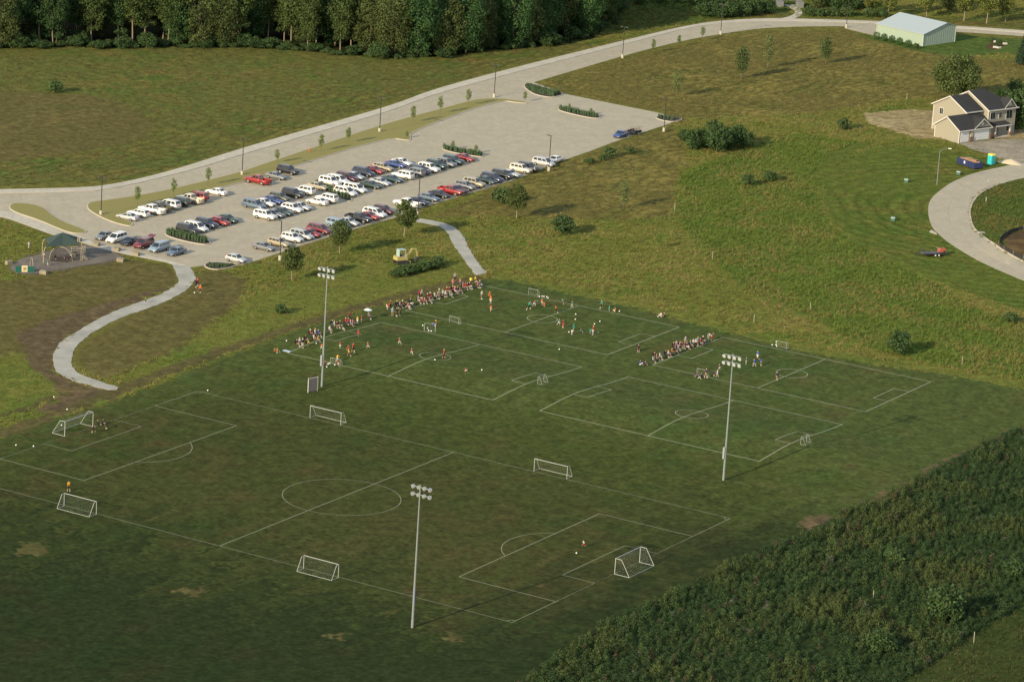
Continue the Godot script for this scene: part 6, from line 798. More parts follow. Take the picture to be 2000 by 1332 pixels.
# many small leaf sprays filling a set of lobes [centre, radii]
func crown(seed_: int, lobes: Array, count: int, size: float, r: float, g: float, b: float, vary := 0.35, hollow := 0.55) -> ArrayMesh:
	var k := RandomNumberGenerator.new()
	k.seed = seed_
	var vol := 0.0
	for l in lobes: vol += pow(l[1].x * l[1].y * l[1].z, 0.667)
	var m := MB.new()
	for l in lobes:
		var n := int(count * pow(l[1].x * l[1].y * l[1].z, 0.667) / vol)
		var tone := k.randf_range(1.0 - vary * 0.4, 1.0 + vary * 0.4)
		for i in n:
			var d := Vector3(k.randfn(), k.randfn(), k.randfn()).normalized()
			var rad := lerpf(hollow, 1.0, sqrt(k.randf())) * k.randf_range(0.88, 1.1)
			var p: Vector3 = l[0] + d * rad * l[1]
			if p.y < 0.03: p.y = 0.03 + k.randf() * 0.1
			var nrm := (d + Vector3(k.randfn(), k.randfn() + 0.35, k.randfn()) * 0.75).normalized()
			var u := nrm.cross(Vector3(k.randfn(), k.randfn(), k.randfn())).normalized()
			var w := nrm.cross(u)
			var s := size * k.randf_range(0.6, 1.35)
			var t := tone * k.randf_range(1.0 - vary, 1.0 + vary)
			var y := k.randf_range(-0.12, 0.14)
			m.col = Color(r * t * (1.0 + y), g * t, b * t * (1.0 - y))
			var q := u * s * 0.5
			var e := w * s * k.randf_range(0.3, 0.5)
			m.quad(p - q, p - e * 0.9, p + q, p + e, nrm)
	return m.mesh(true)

func limbs(m: MB, k: RandomNumberGenerator, a: Vector3, b: Vector3, r0: float, r1: float, forks: int, reach: float, rise: float) -> void:
	var seg := 4
	var p := a
	for i in seg:
		var t := float(i + 1) / seg
		var q := a.lerp(b, t) + Vector3(k.randfn(), 0, k.randfn()) * r0 * 0.5 * float(i < seg - 1)
		m.bar(p, q, lerpf(r0, r1, float(i) / seg), lerpf(r0, r1, t), 7, false)
		p = q
	for i in forks:
		var t := k.randf_range(0.42, 0.97)
		var ang := TAU * (i + k.randf() * 0.6) / forks
		var s := a.lerp(b, t)
		var e := s + Vector3(cos(ang), 0, sin(ang)) * reach * k.randf_range(0.55, 1.0) + Vector3.UP * rise * k.randf_range(0.5, 1.1)
		var mid := s.lerp(e, 0.55) + Vector3.DOWN * reach * 0.06
		var rr := lerpf(r0, r1, t) * 0.5
		m.bar(s, mid, rr, rr * 0.6, 5, false)
		m.bar(mid, e, rr * 0.6, rr * 0.25, 5, false)

func ring_lobes(seed_: int, n: int, y0: float, y1: float, spread: float, r: float, flat := 0.8) -> Array:
	var k := RandomNumberGenerator.new()
	k.seed = seed_
	var o := []
	for i in n:
		var t := (i + 0.5) / n
		var ang := i * 2.4 + k.randf() * 0.8
		var w := sin(PI * clampf(0.12 + t * 0.8, 0, 1))
		var rr := r * k.randf_range(0.7, 1.15) * (0.65 + 0.35 * w)
		o.append([Vector3(cos(ang) * spread * w, lerpf(y0, y1, t), sin(ang) * spread * w), Vector3(rr, rr * flat, rr)])
	return o

func plant_kind(key: String) -> Dictionary:
	if plants.has(key): return plants[key]
	var k := RandomNumberGenerator.new()
	k.seed = hash(key) % 100000
	var m := MB.new()
	var c: ArrayMesh
	var bark := mat("bark_grey", 0.12, 0.10, 0.075, 0.95)
	var s := k.seed
	match key.get_slice("#", 0):
		"young":
			limbs(m, k, Vector3.ZERO, Vector3(0, 3.7, 0), 0.05, 0.015, 7, 0.8, 0.8)
			c = crown(s, ring_lobes(s, 9, 1.6, 4.1, 0.45, 0.52, 1.2), 620, 0.20, 0.125, 0.175, 0.045, 0.3, 0.1)
		"ash":
			limbs(m, k, Vector3.ZERO, Vector3(0.1, 6.6, 0.1), 0.13, 0.03, 10, 1.9, 1.8)
			c = crown(s, ring_lobes(s, 16, 2.5, 7.3, 1.35, 1.15, 0.95), 3000, 0.30, 0.072, 0.098, 0.032, 0.35, 0.25)
			bark = mat("bark_pale", 0.20, 0.165, 0.115, 0.95)
		"willow":
			limbs(m, k, Vector3.ZERO, Vector3(0, 5.8, 0), 0.09, 0.02, 9, 1.2, 1.6)
			c = crown(s, ring_lobes(s, 12, 1.7, 6.6, 0.85, 0.9, 1.3), 1500, 0.24, 0.135, 0.165, 0.062, 0.3, 0.15)
		"oval":
			limbs(m, k, Vector3.ZERO, Vector3(0, 6.2, 0), 0.11, 0.03, 9, 1.2, 1.4)
			c = crown(s, ring_lobes(s, 14, 1.9, 6.9, 0.9, 1.1, 1.25), 2600, 0.27, 0.082, 0.115, 0.042, 0.3, 0.3)
		"thicket":
			limbs(m, k, Vector3.ZERO, Vector3(0, 2.6, 0), 0.07, 0.02, 7, 1.2, 1.0)
			c = crown(s, ring_lobes(s, 11, 0.55, 3.1, 1.15, 0.95, 0.9), 1700, 0.28, 0.050, 0.088, 0.032, 0.35, 0.3)
		"bush":
			limbs(m, k, Vector3.ZERO, Vector3(0, 1.1, 0), 0.04, 0.02, 6, 0.7, 0.5)
			c = crown(s, ring_lobes(s, 8, 0.3, 1.35, 0.65, 0.6, 0.85), 650, 0.22, 0.062, 0.10, 0.036, 0.35, 0.3)
		"ball":
			limbs(m, k, Vector3.ZERO, Vector3(0, 0.8, 0), 0.05, 0.03, 5, 0.4, 0.3)
			c = crown(s, [[Vector3(0, 0.95, 0), Vector3(0.92, 0.9, 0.92)]], 900, 0.16, 0.055, 0.105, 0.035, 0.25, 0.75)
		"great":
			limbs(m, k, Vector3.ZERO, Vector3(0.3, 9.5, 0), 0.34, 0.08, 14, 4.4, 2.8)
			c = crown(s, ring_lobes(s, 26, 1.9, 11.0, 3.7, 2.3, 0.85), 8500, 0.42, 0.080, 0.108, 0.036, 0.35, 0.3)
		"pine":
			limbs(m, k, Vector3.ZERO, Vector3(0, 10.5, 0), 0.2, 0.03, 22, 1.6, -0.1)
			var lo := []
			for i in 12:
				var t := i / 12.0
				lo.append([Vector3(0, 1.2 + t * 9.3, 0), Vector3(2.5 * (1.0 - t) + 0.25, 0.6, 2.5 * (1.0 - t) + 0.25)])
			c = crown(s, lo, 4200, 0.30, 0.032, 0.06, 0.036, 0.3, 0.4)
		"tall":
			var h := k.randf_range(15.0, 18.5)
			var lean := Vector3(k.randfn() * 0.7, 0, k.randfn() * 0.7)
			limbs(m, k, Vector3.ZERO, Vector3(0, h * 0.86, 0) + lean, 0.17, 0.06, 11, 2.4, 2.2)
			var lb := ring_lobes(s, 19, h * 0.34, h, 2.3, 1.9, 0.95)
			for i in 7:
				var a := k.randf() * TAU
				lb.append([Vector3(cos(a) * 1.5, h * k.randf_range(0.14, 0.42), sin(a) * 1.5), Vector3(1.15, 0.7, 1.15)])
			var hue := 0.85 if int(key.get_slice("#", 1)) % 2 == 0 else 0.15
			c = crown(s, lb, 6800, 0.34, lerpf(0.042, 0.070, hue), lerpf(0.084, 0.100, hue), 0.032, 0.4, 0.25)
			bark = mat("bark_pale", 0.20, 0.165, 0.115, 0.95)
		"full":
			var h := k.randf_range(13.0, 16.5)
			limbs(m, k, Vector3.ZERO, Vector3(k.randfn() * 0.4, h * 0.8, k.randfn() * 0.4), 0.26, 0.06, 12, 3.0, 2.4)
			c = crown(s, ring_lobes(s, 30, 1.2, h, 3.1, 2.1, 0.9), 9000, 0.34, (0.080 if int(key.get_slice("#", 1)) % 2 == 0 else 0.050), 0.104, 0.036, 0.4, 0.25)
		"lime":
			var h := 11.5
			limbs(m, k, Vector3.ZERO, Vector3(0.3, h * 0.75, 0), 0.2, 0.05, 10, 2.3, 2.2)
			c = crown(s, ring_lobes(s, 15, 3.0, h, 2.0, 1.55, 0.9), 3800, 0.36, 0.115, 0.135, 0.035, 0.35, 0.3)
			bark = mat("bark_pale", 0.20, 0.165, 0.115, 0.95)
	plants[key] = {"trunk": m.mesh(), "crown": c, "bark": bark}
	return plants[key]

func plant(key: String, called: String, label: String, category: String, at: Vector3, turn: float, size: Vector3, group := "") -> Node3D:
	var d := plant_kind(key)
	var o := thing(called, label, category, at, turn, group)
	o.scale = size
	part("stem" if called.contains("shrub") or called.contains("bush") else "trunk", d.trunk, d.bark, o)
	part("foliage" if called.contains("shrub") or called.contains("bush") else "crown", d.crown, leaf_mat(), o)
	return o

func build_trees() -> void:
	for q in TREES:   # [kind, name, x, y, height scale, width scale, label, category, group]
		plant(q[0], q[1], q[6], q[7], P(q[2], q[3], -0.03), rng.randf() * TAU, Vector3(q[5], q[4], q[5]), q[8])
	# ornamental grasses in the kerbed beds
	var og := MB.new()
	var k := RandomNumberGenerator.new()
	k.seed = 9
	for i in 46:
		var a := k.randf() * TAU
		var r := k.randf() * 0.16
		var b := Vector3(cos(a) * r, 0, sin(a) * r)
		var t := b + Vector3(cos(a) * (0.1 + r), k.randf_range(0.6, 1.05), sin(a) * (0.1 + r))
		var s := Vector3(-sin(a), 0, cos(a)) * 0.07
		var f := k.randf_range(0.7, 1.3)
		og.col = Color(0.085 * f, 0.135 * f, 0.072 * f)
		og.tri(b - s, b + s, t, Vector3(cos(a), 0.3, sin(a)))
	var ogm := og.mesh(true)
	for q in BED_PLANTS:   # [outline, plants in a row, rows, label, size]
		var c := v2(q[0])
		for r in q[2]:
			for i in q[1]:
				var t: float = (i + 0.5) / q[1]
				var w: float = (r + 0.5) / q[2]
				var g := c[0].lerp(c[1], t).lerp(c[3].lerp(c[2], t), w)
				var o := MeshInstance3D.new()
				o.name = numbered("ornamental_grass")
				o.mesh = ogm
				o.material_override = leaf_mat()
				add_child(o)
				o.position = P(g.x + rng.randf_range(-0.14, 0.14), g.y + rng.randf_range(-0.14, 0.14), 0.15)
				o.rotation.y = rng.randf() * TAU
				var sc: float = rng.randf_range(0.85, 1.2) * q[4]
				o.scale = Vector3(sc * 1.15, sc, sc * 1.15)
				tag(o, q[3], "grass clump", "grass clumps " + q[3].get_slice(" clump ", 1), "thing")
	# the wood: trees rank on rank behind its edge
	var poly := v2(WOOD)
	var lo := poly[0]; var hi := poly[0]
	for p in poly:
		lo = lo.min(p); hi = hi.max(p)
	var y := lo.y
	while y < hi.y:
		var x := lo.x
		while x < hi.x:
			var p := Vector2(x + rng.randf_range(-1.9, 1.9), y + rng.randf_range(-1.9, 1.9))
			x += 5.4
			if not Geometry2D.is_point_in_polygon(p, poly): continue
			var near := INF
			var edge := v2(WOOD_EDGE)
			for i in edge.size() - 1: near = minf(near, p.distance_to(Geometry2D.get_closest_point_to_segment(p, edge[i], edge[i + 1])))
			if near > 34.0: continue
			if near > 20.0 and rng.randf() < 0.35: continue
			var slim := p.y < 262.0
			var kind := ("tall#%d" % (rng.randi() % 7)) if (slim and rng.randf() < 0.66) or (not slim and near > 7.0 and rng.randf() < 0.6) else ("full#%d" % (rng.randi() % 6))
			var tint := "olive-green" if int(kind.get_slice("#", 1)) % 2 == 0 else "deep green"
			var lb := "tall slender tree with pale trunk and %s crown, %s" % [tint, "at the wood's edge" if near < 6.0 else "within the wood"] if kind.begins_with("tall") else "broad %s tree with its crown reaching low, %s" % [tint, "at the wood's edge" if near < 6.0 else "within the wood"]
			plant(kind, "woodland_tree", lb, "tree", P(p.x, p.y, -0.05), rng.randf() * TAU, Vector3.ONE * rng.randf_range(0.85, 1.15), "slender trees of the wood" if kind.begins_with("tall") else "broad trees of the wood")
		y += 5.4
	# undergrowth along the wood's edge
	var e := along(v2(WOOD_EDGE), 150)
	for p in e:
		if rng.randf() < 0.1: continue
		var q := p + Vector2(rng.randf_range(-3.4, 1.2), rng.randf_range(-2.4, 3.4))
		var big := rng.randf() < 0.35
		plant(("thicket#%d" if big else "bush#%d") % (rng.randi() % 3), "edge_bush", "dense dark bush in the undergrowth along the wood's edge" if big else "low green bush in the undergrowth along the wood's edge", "bush", P(q.x, q.y, -0.05), rng.randf() * TAU, Vector3(rng.randf_range(0.8, 1.7), rng.randf_range(0.45, 1.15), rng.randf_range(0.8, 1.7)), "dark bushes at the wood's edge" if big else "low bushes at the wood's edge")

func tuft(seed_: int, n: int, w: float, h: float, blade: float) -> ArrayMesh:
	var k := RandomNumberGenerator.new()
	k.seed = seed_
	var m := MB.new()
	for i in n:
		var a := k.randf() * TAU
		var r := sqrt(k.randf()) * w * 0.5
		var b := Vector3(cos(a) * r, -0.03, sin(a) * r)
		var lean := Vector3(k.randfn(), 0, k.randfn()) * h * 0.28
		var t := b + lean + Vector3.UP * h * k.randf_range(0.55, 1.1)
		var s := Vector3(cos(a + 1.2), 0, sin(a + 1.2)) * blade
		var f := k.randf_range(0.75, 1.25)
		m.col = Color(f, f, f)
		m.tri(b - s, b + s, t, Vector3(cos(a), 0.8, sin(a)))
	return m.mesh(true)

func leafy(seed_: int, n: int, w: float, h: float, size: float) -> ArrayMesh:
	var k := RandomNumberGenerator.new()
	k.seed = seed_
	var m := MB.new()
	for i in n:
		var a := k.randf() * TAU
		var t := k.randf()
		var r := w * 0.5 * sqrt(k.randf()) * (1.0 - 0.45 * t)
		var p := Vector3(cos(a) * r, h * (0.1 + 0.9 * t), sin(a) * r)
		var nrm := Vector3(cos(a) + k.randfn() * 0.5, 0.7 + k.randfn() * 0.5, sin(a) + k.randfn() * 0.5).normalized()
		var u := nrm.cross(Vector3(k.randfn(), k.randfn(), k.randfn())).normalized() * size * k.randf_range(0.5, 1.2)
		var v := nrm.cross(u) * 0.55
		var f := k.randf_range(0.65, 1.3)
		m.col = Color(f * 1.03, f, f * 0.94)
		m.quad(p - u * 0.5, p - v * 0.5, p + u * 0.5, p + v * 0.5, nrm)
	return m.mesh(true)

func scatter(called: String, label: String, category: String, mesh: Mesh, rows: PackedFloat32Array) -> void:
	var mm := MultiMesh.new()
	mm.transform_format = MultiMesh.TRANSFORM_3D
	mm.use_colors = true
	mm.mesh = mesh
	mm.instance_count = rows.size() / 16
	mm.buffer = rows
	var o := MultiMeshInstance3D.new()
	o.name = numbered(called)
	o.multimesh = mm
	o.material_override = leaf_mat()
	add_child(o)
	tag(o, label, category, "", "stuff")

func put(rows: PackedFloat32Array, at: Vector3, turn: float, sx: float, sy: float, c: Color) -> void:
	var a := cos(turn) * sx; var b := sin(turn) * sx
	rows.append_array([a, 0, b, at.x, 0, sy, 0, at.y, -b, 0, a, at.z, c.r, c.g, c.b, 1.0])

func build_grass() -> void:
	var view := v2(FRAME)
	# region -> [clumps per square metre, height, width, linear colours a and b, share of b]
	var kinds := {
		0: [0.85, 0.34, 0.9, Color(0.160, 0.165, 0.044), Color(0.235, 0.195, 0.072)],
		2: [0.42, 0.17, 0.9, Color(0.110, 0.105, 0.034), Color(0.165, 0.110, 0.045)],
		6: [1.05, 0.46, 0.9, Color(0.120, 0.165, 0.034), Color(0.185, 0.175, 0.055)],
		7: [0.50, 0.19, 0.9, Color(0.165, 0.140, 0.046), Color(0.245, 0.195, 0.072)],
		13: [0.9, 0.20, 0.8, Color(0.165, 0.175, 0.045), Color(0.205, 0.185, 0.060)],
		14: [0.5, 0.18, 0.8, Color(0.125, 0.145, 0.036), Color(0.170, 0.150, 0.046)],
		23: [0.9, 0.3, 0.8, Color(0.055, 0.078, 0.024), Color(0.085, 0.088, 0.032)],
		15: [0.9, 0.40, 0.9, Color(0.090, 0.130, 0.030), Color(0.150, 0.130, 0.045)],
	}
	var nz := FastNoiseLite.new()
	nz.seed = 5
	nz.frequency = 0.05
	nz.fractal_octaves = 3
	var rows := PackedFloat32Array()
	var brush := [PackedFloat32Array(), PackedFloat32Array(), PackedFloat32Array()]
	var lo := view[0]; var hi := view[0]
	for p in view:
		lo = lo.min(p); hi = hi.max(p)
	var y := lo.y
	while y < hi.y:
		var xs := []
		for i in view.size():
			var a := view[i]; var b := view[(i + 1) % view.size()]
			if (a.y <= y) != (b.y <= y): xs.append(a.x + (y - a.y) / (b.y - a.y) * (b.x - a.x))
		xs.sort()
		if xs.size() < 2:
			y += 0.8
			continue
		var x: float = xs[0]
		while x < xs[xs.size() - 1]:
			var px := x + rng.randf_range(-0.5, 0.5); var py := y + rng.randf_range(-0.5, 0.5)
			x += 0.8
			var r := region_at(px, py)
			if r == 11:
				var v := nz.get_noise_2d(px, py)
				if v < -0.38 and rng.randf() < 0.6: continue
				var f := rng.randf_range(0.75, 1.25)
				var t := clampf(v * 1.2 + 0.3 + rng.randf_range(-0.45, 0.45), 0, 1)
				var c := Color(0.038, 0.074, 0.027).lerp(Color(0.074, 0.098, 0.034), t)
				if rng.randf() < 0.03: c = Color(0.085, 0.072, 0.042)
				if rng.randf() < 0.004: c = Color(0.13, 0.13, 0.11)
				var hgt := rng.randf_range(0.6, 1.25) * (1.0 + 0.6 * v) * (1.35 if nz.get_noise_2d(px * 5.0, py * 5.0) > 0.12 else 0.8)
				put(brush[rng.randi() % 3], P(px, py, -0.05), rng.randf() * TAU, rng.randf_range(0.85, 1.35), hgt, Color(c.r * f, c.g * f, c.b * f))
				continue
			if not kinds.has(r): continue
			var q: Array = kinds[r]
			if rng.randf() > q[0] * 0.64: continue
			var v := nz.get_noise_2d(px, py)
			var c: Color = q[3].lerp(q[4], clampf(v * 1.8 + 0.45 + rng.randf_range(-0.22, 0.22), 0, 1))
			var f := rng.randf_range(0.86, 1.12)
			put(rows, P(px, py, -0.04), rng.randf() * TAU, q[2] * rng.randf_range(0.7, 1.3), q[1] * rng.randf_range(0.5, 1.4), Color(c.r * f, c.g * f, c.b * f))
		y += 0.8
	scatter("meadow_grass", "tufts of rough meadow grass over the slopes", "grass", tuft(4, 14, 1.0, 1.0, 0.075), rows)
	for i in 3: scatter("prairie_growth", "dense waist-high prairie plants beside the pitches", "vegetation", leafy(60 + i, 95, 1.0, 1.05, 0.2), brush[i])

# ------------------------------------------------------------------ vehicles (nose towards +x, wheels on y = 0)
# length, width, sill height, wheel radius, lower-body top line [x, y]..., glass house: cowl, roof front, roof rear, rear base, side windows
const CARS := {
	"sedan": [4.75, 1.80, 0.20, 0.32, [-2.37, 0.88, -2.2, 0.98, -1.6, 1.02, 0.0, 0.96, 0.85, 0.93, 1.7, 0.82, 2.2, 0.70, 2.37, 0.58], [0.95, 0.93], [0.22, 1.40], [-0.95, 1.39], [-1.72, 1.0], 2],
	"coupe": [4.55, 1.78, 0.18, 0.32, [-2.27, 0.85, -2.1, 0.95, -1.5, 0.98, 0.0, 0.92, 0.75, 0.9, 1.6, 0.80, 2.1, 0.68, 2.27, 0.56], [0.85, 0.9], [0.1, 1.34], [-0.75, 1.32], [-1.75, 0.96], 2],
	"hatchback": [4.25, 1.75, 0.20, 0.31, [-2.12, 0.80, -2.0, 1.02, -1.5, 1.0, 0.0, 0.97, 0.9, 0.95, 1.6, 0.84, 2.0, 0.70, 2.12, 0.58], [1.0, 0.95], [0.3, 1.46], [-1.35, 1.44], [-2.0, 1.0], 2],
	"wagon": [4.75, 1.80, 0.20, 0.32, [-2.37, 0.80, -2.25, 1.0, -1.6, 1.0, 0.0, 0.96, 0.9, 0.95, 1.7, 0.84, 2.2, 0.70, 2.37, 0.58], [0.95, 0.95], [0.25, 1.45], [-1.85, 1.43], [-2.27, 1.0], 3],
	"minivan": [5.05, 1.95, 0.22, 0.33, [-2.52, 0.85, -2.45, 1.1, -1.6, 1.12, 0.0, 1.08, 1.3, 1.05, 1.9, 0.96, 2.35, 0.80, 2.52, 0.62], [1.55, 1.03], [0.62, 1.70], [-2.05, 1.72], [-2.44, 1.10], 3],
	"crossover": [4.65, 1.85, 0.26, 0.35, [-2.32, 0.90, -2.22, 1.12, -1.5, 1.12, 0.0, 1.08, 0.95, 1.07, 1.7, 0.98, 2.18, 0.84, 2.32, 0.66], [1.05, 1.07], [0.4, 1.66], [-1.75, 1.65], [-2.2, 1.12], 3],
	"suv": [4.85, 1.90, 0.30, 0.38, [-2.42, 1.0, -2.36, 1.18, -1.5, 1.18, 0.0, 1.16, 0.95, 1.15, 1.8, 1.08, 2.3, 0.98, 2.42, 0.74], [1.02, 1.15], [0.5, 1.78], [-2.1, 1.77], [-2.32, 1.18], 3],
	"pickup": [5.7, 1.98, 0.34, 0.40, [-0.92, 1.18, -0.6, 1.18, 0.4, 1.17, 1.2, 1.15, 2.0, 1.10, 2.6, 1.04, 2.8, 0.98, 2.85, 0.78], [1.22, 1.15], [0.62, 1.80], [-0.72, 1.80], [-0.9, 1.18], 2],
}
var car_proto := {}

func build_car(kind: String) -> Node3D:
	var q: Array = CARS[kind]
	var len_: float = q[0]; var hw: float = q[1] * 0.5; var sill: float = q[2]; var wr: float = q[3]
	var top: Array = q[4]
	var root := Node3D.new()
	var glass := mat("car_glass", 0.012, 0.016, 0.019, 0.06)
	glass.metallic_specular = 0.7
	var tyre := mat("tyre_rubber", 0.02, 0.02, 0.022, 0.9)
	var rim := mat("alloy_rim", 0.5, 0.5, 0.5, 0.35, 0.8)
	var lamp := mat("headlamp_lens", 0.62, 0.64, 0.64, 0.1)
	var red := mat("tail_lens", 0.35, 0.015, 0.012, 0.2)
	var dark := mat("black_trim", 0.018, 0.018, 0.02, 0.6)
	# lower body: rings lofted along the length
	var rings := []
	for i in range(0, top.size(), 2):
		var x: float = top[i]; var yt: float = top[i + 1]
		var e := absf(x) / (len_ * 0.5)
		var w := hw * (1.0 - 0.16 * pow(e, 5.0))
		var yb := sill + (0.12 * pow(e, 6.0))
		var ym := lerpf(yb, yt, 0.45)
		rings.append([Vector3(x, yb, -w * 0.88), Vector3(x, ym, -w), Vector3(x, yt - 0.07, -w * 0.975), Vector3(x, yt, -w * 0.86), Vector3(x, yt + 0.02, 0), Vector3(x, yt, w * 0.86), Vector3(x, yt - 0.07, w * 0.975), Vector3(x, ym, w), Vector3(x, yb, w * 0.88)])
	var b := MB.new()
	for i in rings.size() - 1:
		for k in 8:
			var m: Vector3 = (rings[i][k] + rings[i][k + 1]) * 0.5
			b.quad(rings[i][k], rings[i][k + 1], rings[i + 1][k + 1], rings[i + 1][k], Vector3(0, (m.y - sill - 0.35), m.z))
		b.quad(rings[i][0], rings[i][8], rings[i + 1][8], rings[i + 1][0], Vector3.DOWN)
	for s in [0, rings.size() - 1]:
		for k in range(1, 8): b.tri(rings[s][0], rings[s][k], rings[s][k + 1], Vector3(-1 if s == 0 else 1, 0, 0))
	if kind == "pickup":   # open load bed behind the cab
		var x0 := -len_ * 0.5; var x1 := -0.92
		b.box(Vector3(x0, sill, -hw * 0.97), Vector3(x1, 0.72, hw * 0.97))
		b.box(Vector3(x0, 0.72, -hw * 0.97), Vector3(x1, 1.17, -hw * 0.88))
		b.box(Vector3(x0, 0.72, hw * 0.88), Vector3(x1, 1.17, hw * 0.97))
		b.box(Vector3(x0, 0.72, -hw * 0.88), Vector3(x0 + 0.08, 1.15, hw * 0.88))
	part("body", b.smooth(0.55), null, root)
	# cabin: pillars and roof in the body colour
	var A: Array = q[5]; var B: Array = q[6]; var C: Array = q[7]; var D: Array = q[8]
	var wb := hw * 0.90; var wt := hw * 0.72
	var c := MB.new()
	var pr := [A, B, C, D]
	var L := []; var R := []
	for i in 4:
		var w := wb if i == 0 or i == 3 else wt
		var drop := 0.06 if i == 0 or i == 3 else 0.0
		L.append(Vector3(pr[i][0], pr[i][1] - drop, -w)); R.append(Vector3(pr[i][0], pr[i][1] - drop, w))
	for i in 3: c.quad(L[i], L[i + 1], R[i + 1], R[i], [Vector3(1, 1, 0), Vector3.UP, Vector3(-1, 0.4, 0)][i])
	c.quad(L[0], L[1], L[2], L[3], Vector3(0, 0.2, -1))
	c.quad(R[0], R[1], R[2], R[3], Vector3(0, 0.2, 1))
	# crowned roof skin
	c.hexa([L[1] + Vector3(-0.04, 0, 0.05), L[2] + Vector3(0.06, 0, 0.05), R[2] + Vector3(0.06, 0, -0.05), R[1] + Vector3(-0.04, 0, -0.05), L[1] + Vector3(-0.2, 0.04, 0.16), L[2] + Vector3(0.2, 0.04, 0.16), R[2] + Vector3(0.2, 0.04, -0.16), R[1] + Vector3(-0.2, 0.04, -0.16)])
	part("cabin", c.mesh(), null, root)
	# glazing
	var g := MB.new()
	var f := func(p: Vector3, r: Vector3, t: float) -> Vector3: return p.lerp(r, t)
	var wsn: Vector3 = (R[0] - L[0]).cross(L[1] - L[0]).normalized()
	if wsn.x < 0: wsn = -wsn
	g.slab([L[0].lerp(L[1], 0.12).lerp(R[0].lerp(R[1], 0.12), 0.06), L[0].lerp(L[1], 0.92).lerp(R[0].lerp(R[1], 0.92), 0.06), L[0].lerp(L[1], 0.92).lerp(R[0].lerp(R[1], 0.92), 0.94), L[0].lerp(L[1], 0.12).lerp(R[0].lerp(R[1], 0.12), 0.94)], wsn, 0.012)
	part("windscreen", g.mesh(), glass, root)
	g = MB.new()
	var rwn: Vector3 = (R[3] - L[3]).cross(L[2] - L[3]).normalized()
	if rwn.x > 0: rwn = -rwn
	g.slab([L[3].lerp(L[2], 0.2).lerp(R[3].lerp(R[2], 0.2), 0.08), L[3].lerp(L[2], 0.9).lerp(R[3].lerp(R[2], 0.9), 0.08), L[3].lerp(L[2], 0.9).lerp(R[3].lerp(R[2], 0.9), 0.92), L[3].lerp(L[2], 0.2).lerp(R[3].lerp(R[2], 0.2), 0.92)], rwn, 0.012)
	part("rear_window", g.mesh(), glass, root)
	var nwin: int = q[9]
	for s in [-1.0, 1.0]:
		var lo0: Vector3 = (L[3] if s < 0 else R[3]); var lo1: Vector3 = (L[0] if s < 0 else R[0])
		var hi0: Vector3 = (L[2] if s < 0 else R[2]); var hi1: Vector3 = (L[1] if s < 0 else R[1])
		var nn: Vector3 = (lo1 - lo0).cross(hi0 - lo0).normalized()
		if nn.z * s < 0: nn = -nn
		for k in nwin:
			var t0 := (k + 0.07) / nwin; var t1 := (k + 0.95) / nwin
			if k == 0: t0 = 0.06
			if k == nwin - 1: t1 = 0.95
			var w := MB.new()
			w.slab([lo0.lerp(lo1, t0).lerp(hi0.lerp(hi1, t0), 0.18), lo0.lerp(lo1, t1).lerp(hi0.lerp(hi1, t1), 0.18), lo0.lerp(lo1, t1).lerp(hi0.lerp(hi1, t1), 0.88), lo0.lerp(lo1, t0).lerp(hi0.lerp(hi1, t0), 0.88)], nn, 0.012)
			part("side_window", w.mesh(), glass, root)
		# mirror
		var mi := MB.new()
		mi.hexa([Vector3(A[0] - 0.25, A[1] + 0.02, s * hw * 0.9), Vector3(A[0] - 0.1, A[1] + 0.02, s * hw * 0.9), Vector3(A[0] - 0.12, A[1] + 0.02, s * (hw + 0.14)), Vector3(A[0] - 0.25, A[1] + 0.02, s * (hw + 0.14)), Vector3(A[0] - 0.25, A[1] + 0.14, s * hw * 0.9), Vector3(A[0] - 0.12, A[1] + 0.14, s * hw * 0.9), Vector3(A[0] - 0.14, A[1] + 0.14, s * (hw + 0.14)), Vector3(A[0] - 0.25, A[1] + 0.14, s * (hw + 0.14))])
		part("mirror", mi.mesh(), null, root)
		# lamps
		var hx := len_ * 0.5
		var hy: float = lerpf(sill, top[top.size() - 3], 0.68)
		var hl := MB.new()
		hl.hexa([Vector3(hx - 0.30, hy - 0.07, s * hw * 0.60), Vector3(hx + 0.012, hy - 0.07, s * hw * 0.50), Vector3(hx - 0.05, hy - 0.07, s * hw * 0.80), Vector3(hx - 0.30, hy - 0.07, s * hw * 0.95), Vector3(hx - 0.34, hy + 0.09, s * hw * 0.60), Vector3(hx - 0.06, hy + 0.09, s * hw * 0.50), Vector3(hx - 0.12, hy + 0.09, s * hw * 0.80), Vector3(hx - 0.34, hy + 0.09, s * hw * 0.95)])
		part("headlight", hl.mesh(), lamp, root)
		var ty: float = 0.86 if kind in ["sedan", "coupe"] else 1.0
		var tl := MB.new()
		tl.box(Vector3(-hx - 0.012, ty - 0.13, s * hw * 0.74 - 0.1), Vector3(-hx + 0.14, ty + 0.09, s * hw * 0.74 + 0.1))
		part("taillight", tl.mesh(), red, root)
	var gr := MB.new()
	gr.box(Vector3(len_ * 0.5 - 0.06, sill + 0.14, -hw * 0.46), Vector3(len_ * 0.5 + 0.015, sill + 0.34, hw * 0.46))
	part("grille", gr.mesh(), dark, root)
	# wheels
	var wbx := len_ * 0.295
	for sx in [-1.0, 1.0]:
		for s in [-1.0, 1.0]:
			var w := MB.new()
			var cx: float = sx * wbx + 0.05
			w.bar(Vector3(cx, wr, s * (hw - 0.19)), Vector3(cx, wr, s * (hw + 0.015)), wr, wr, 18)
			var wn := part("wheel", w.mesh(), tyre, root)
			var r := MB.new()
			r.bar(Vector3(cx, wr, s * (hw + 0.0)), Vector3(cx, wr, s * (hw + 0.028)), wr * 0.66, wr * 0.56, 14)
			part("rim", r.mesh(), rim, wn)
	return root

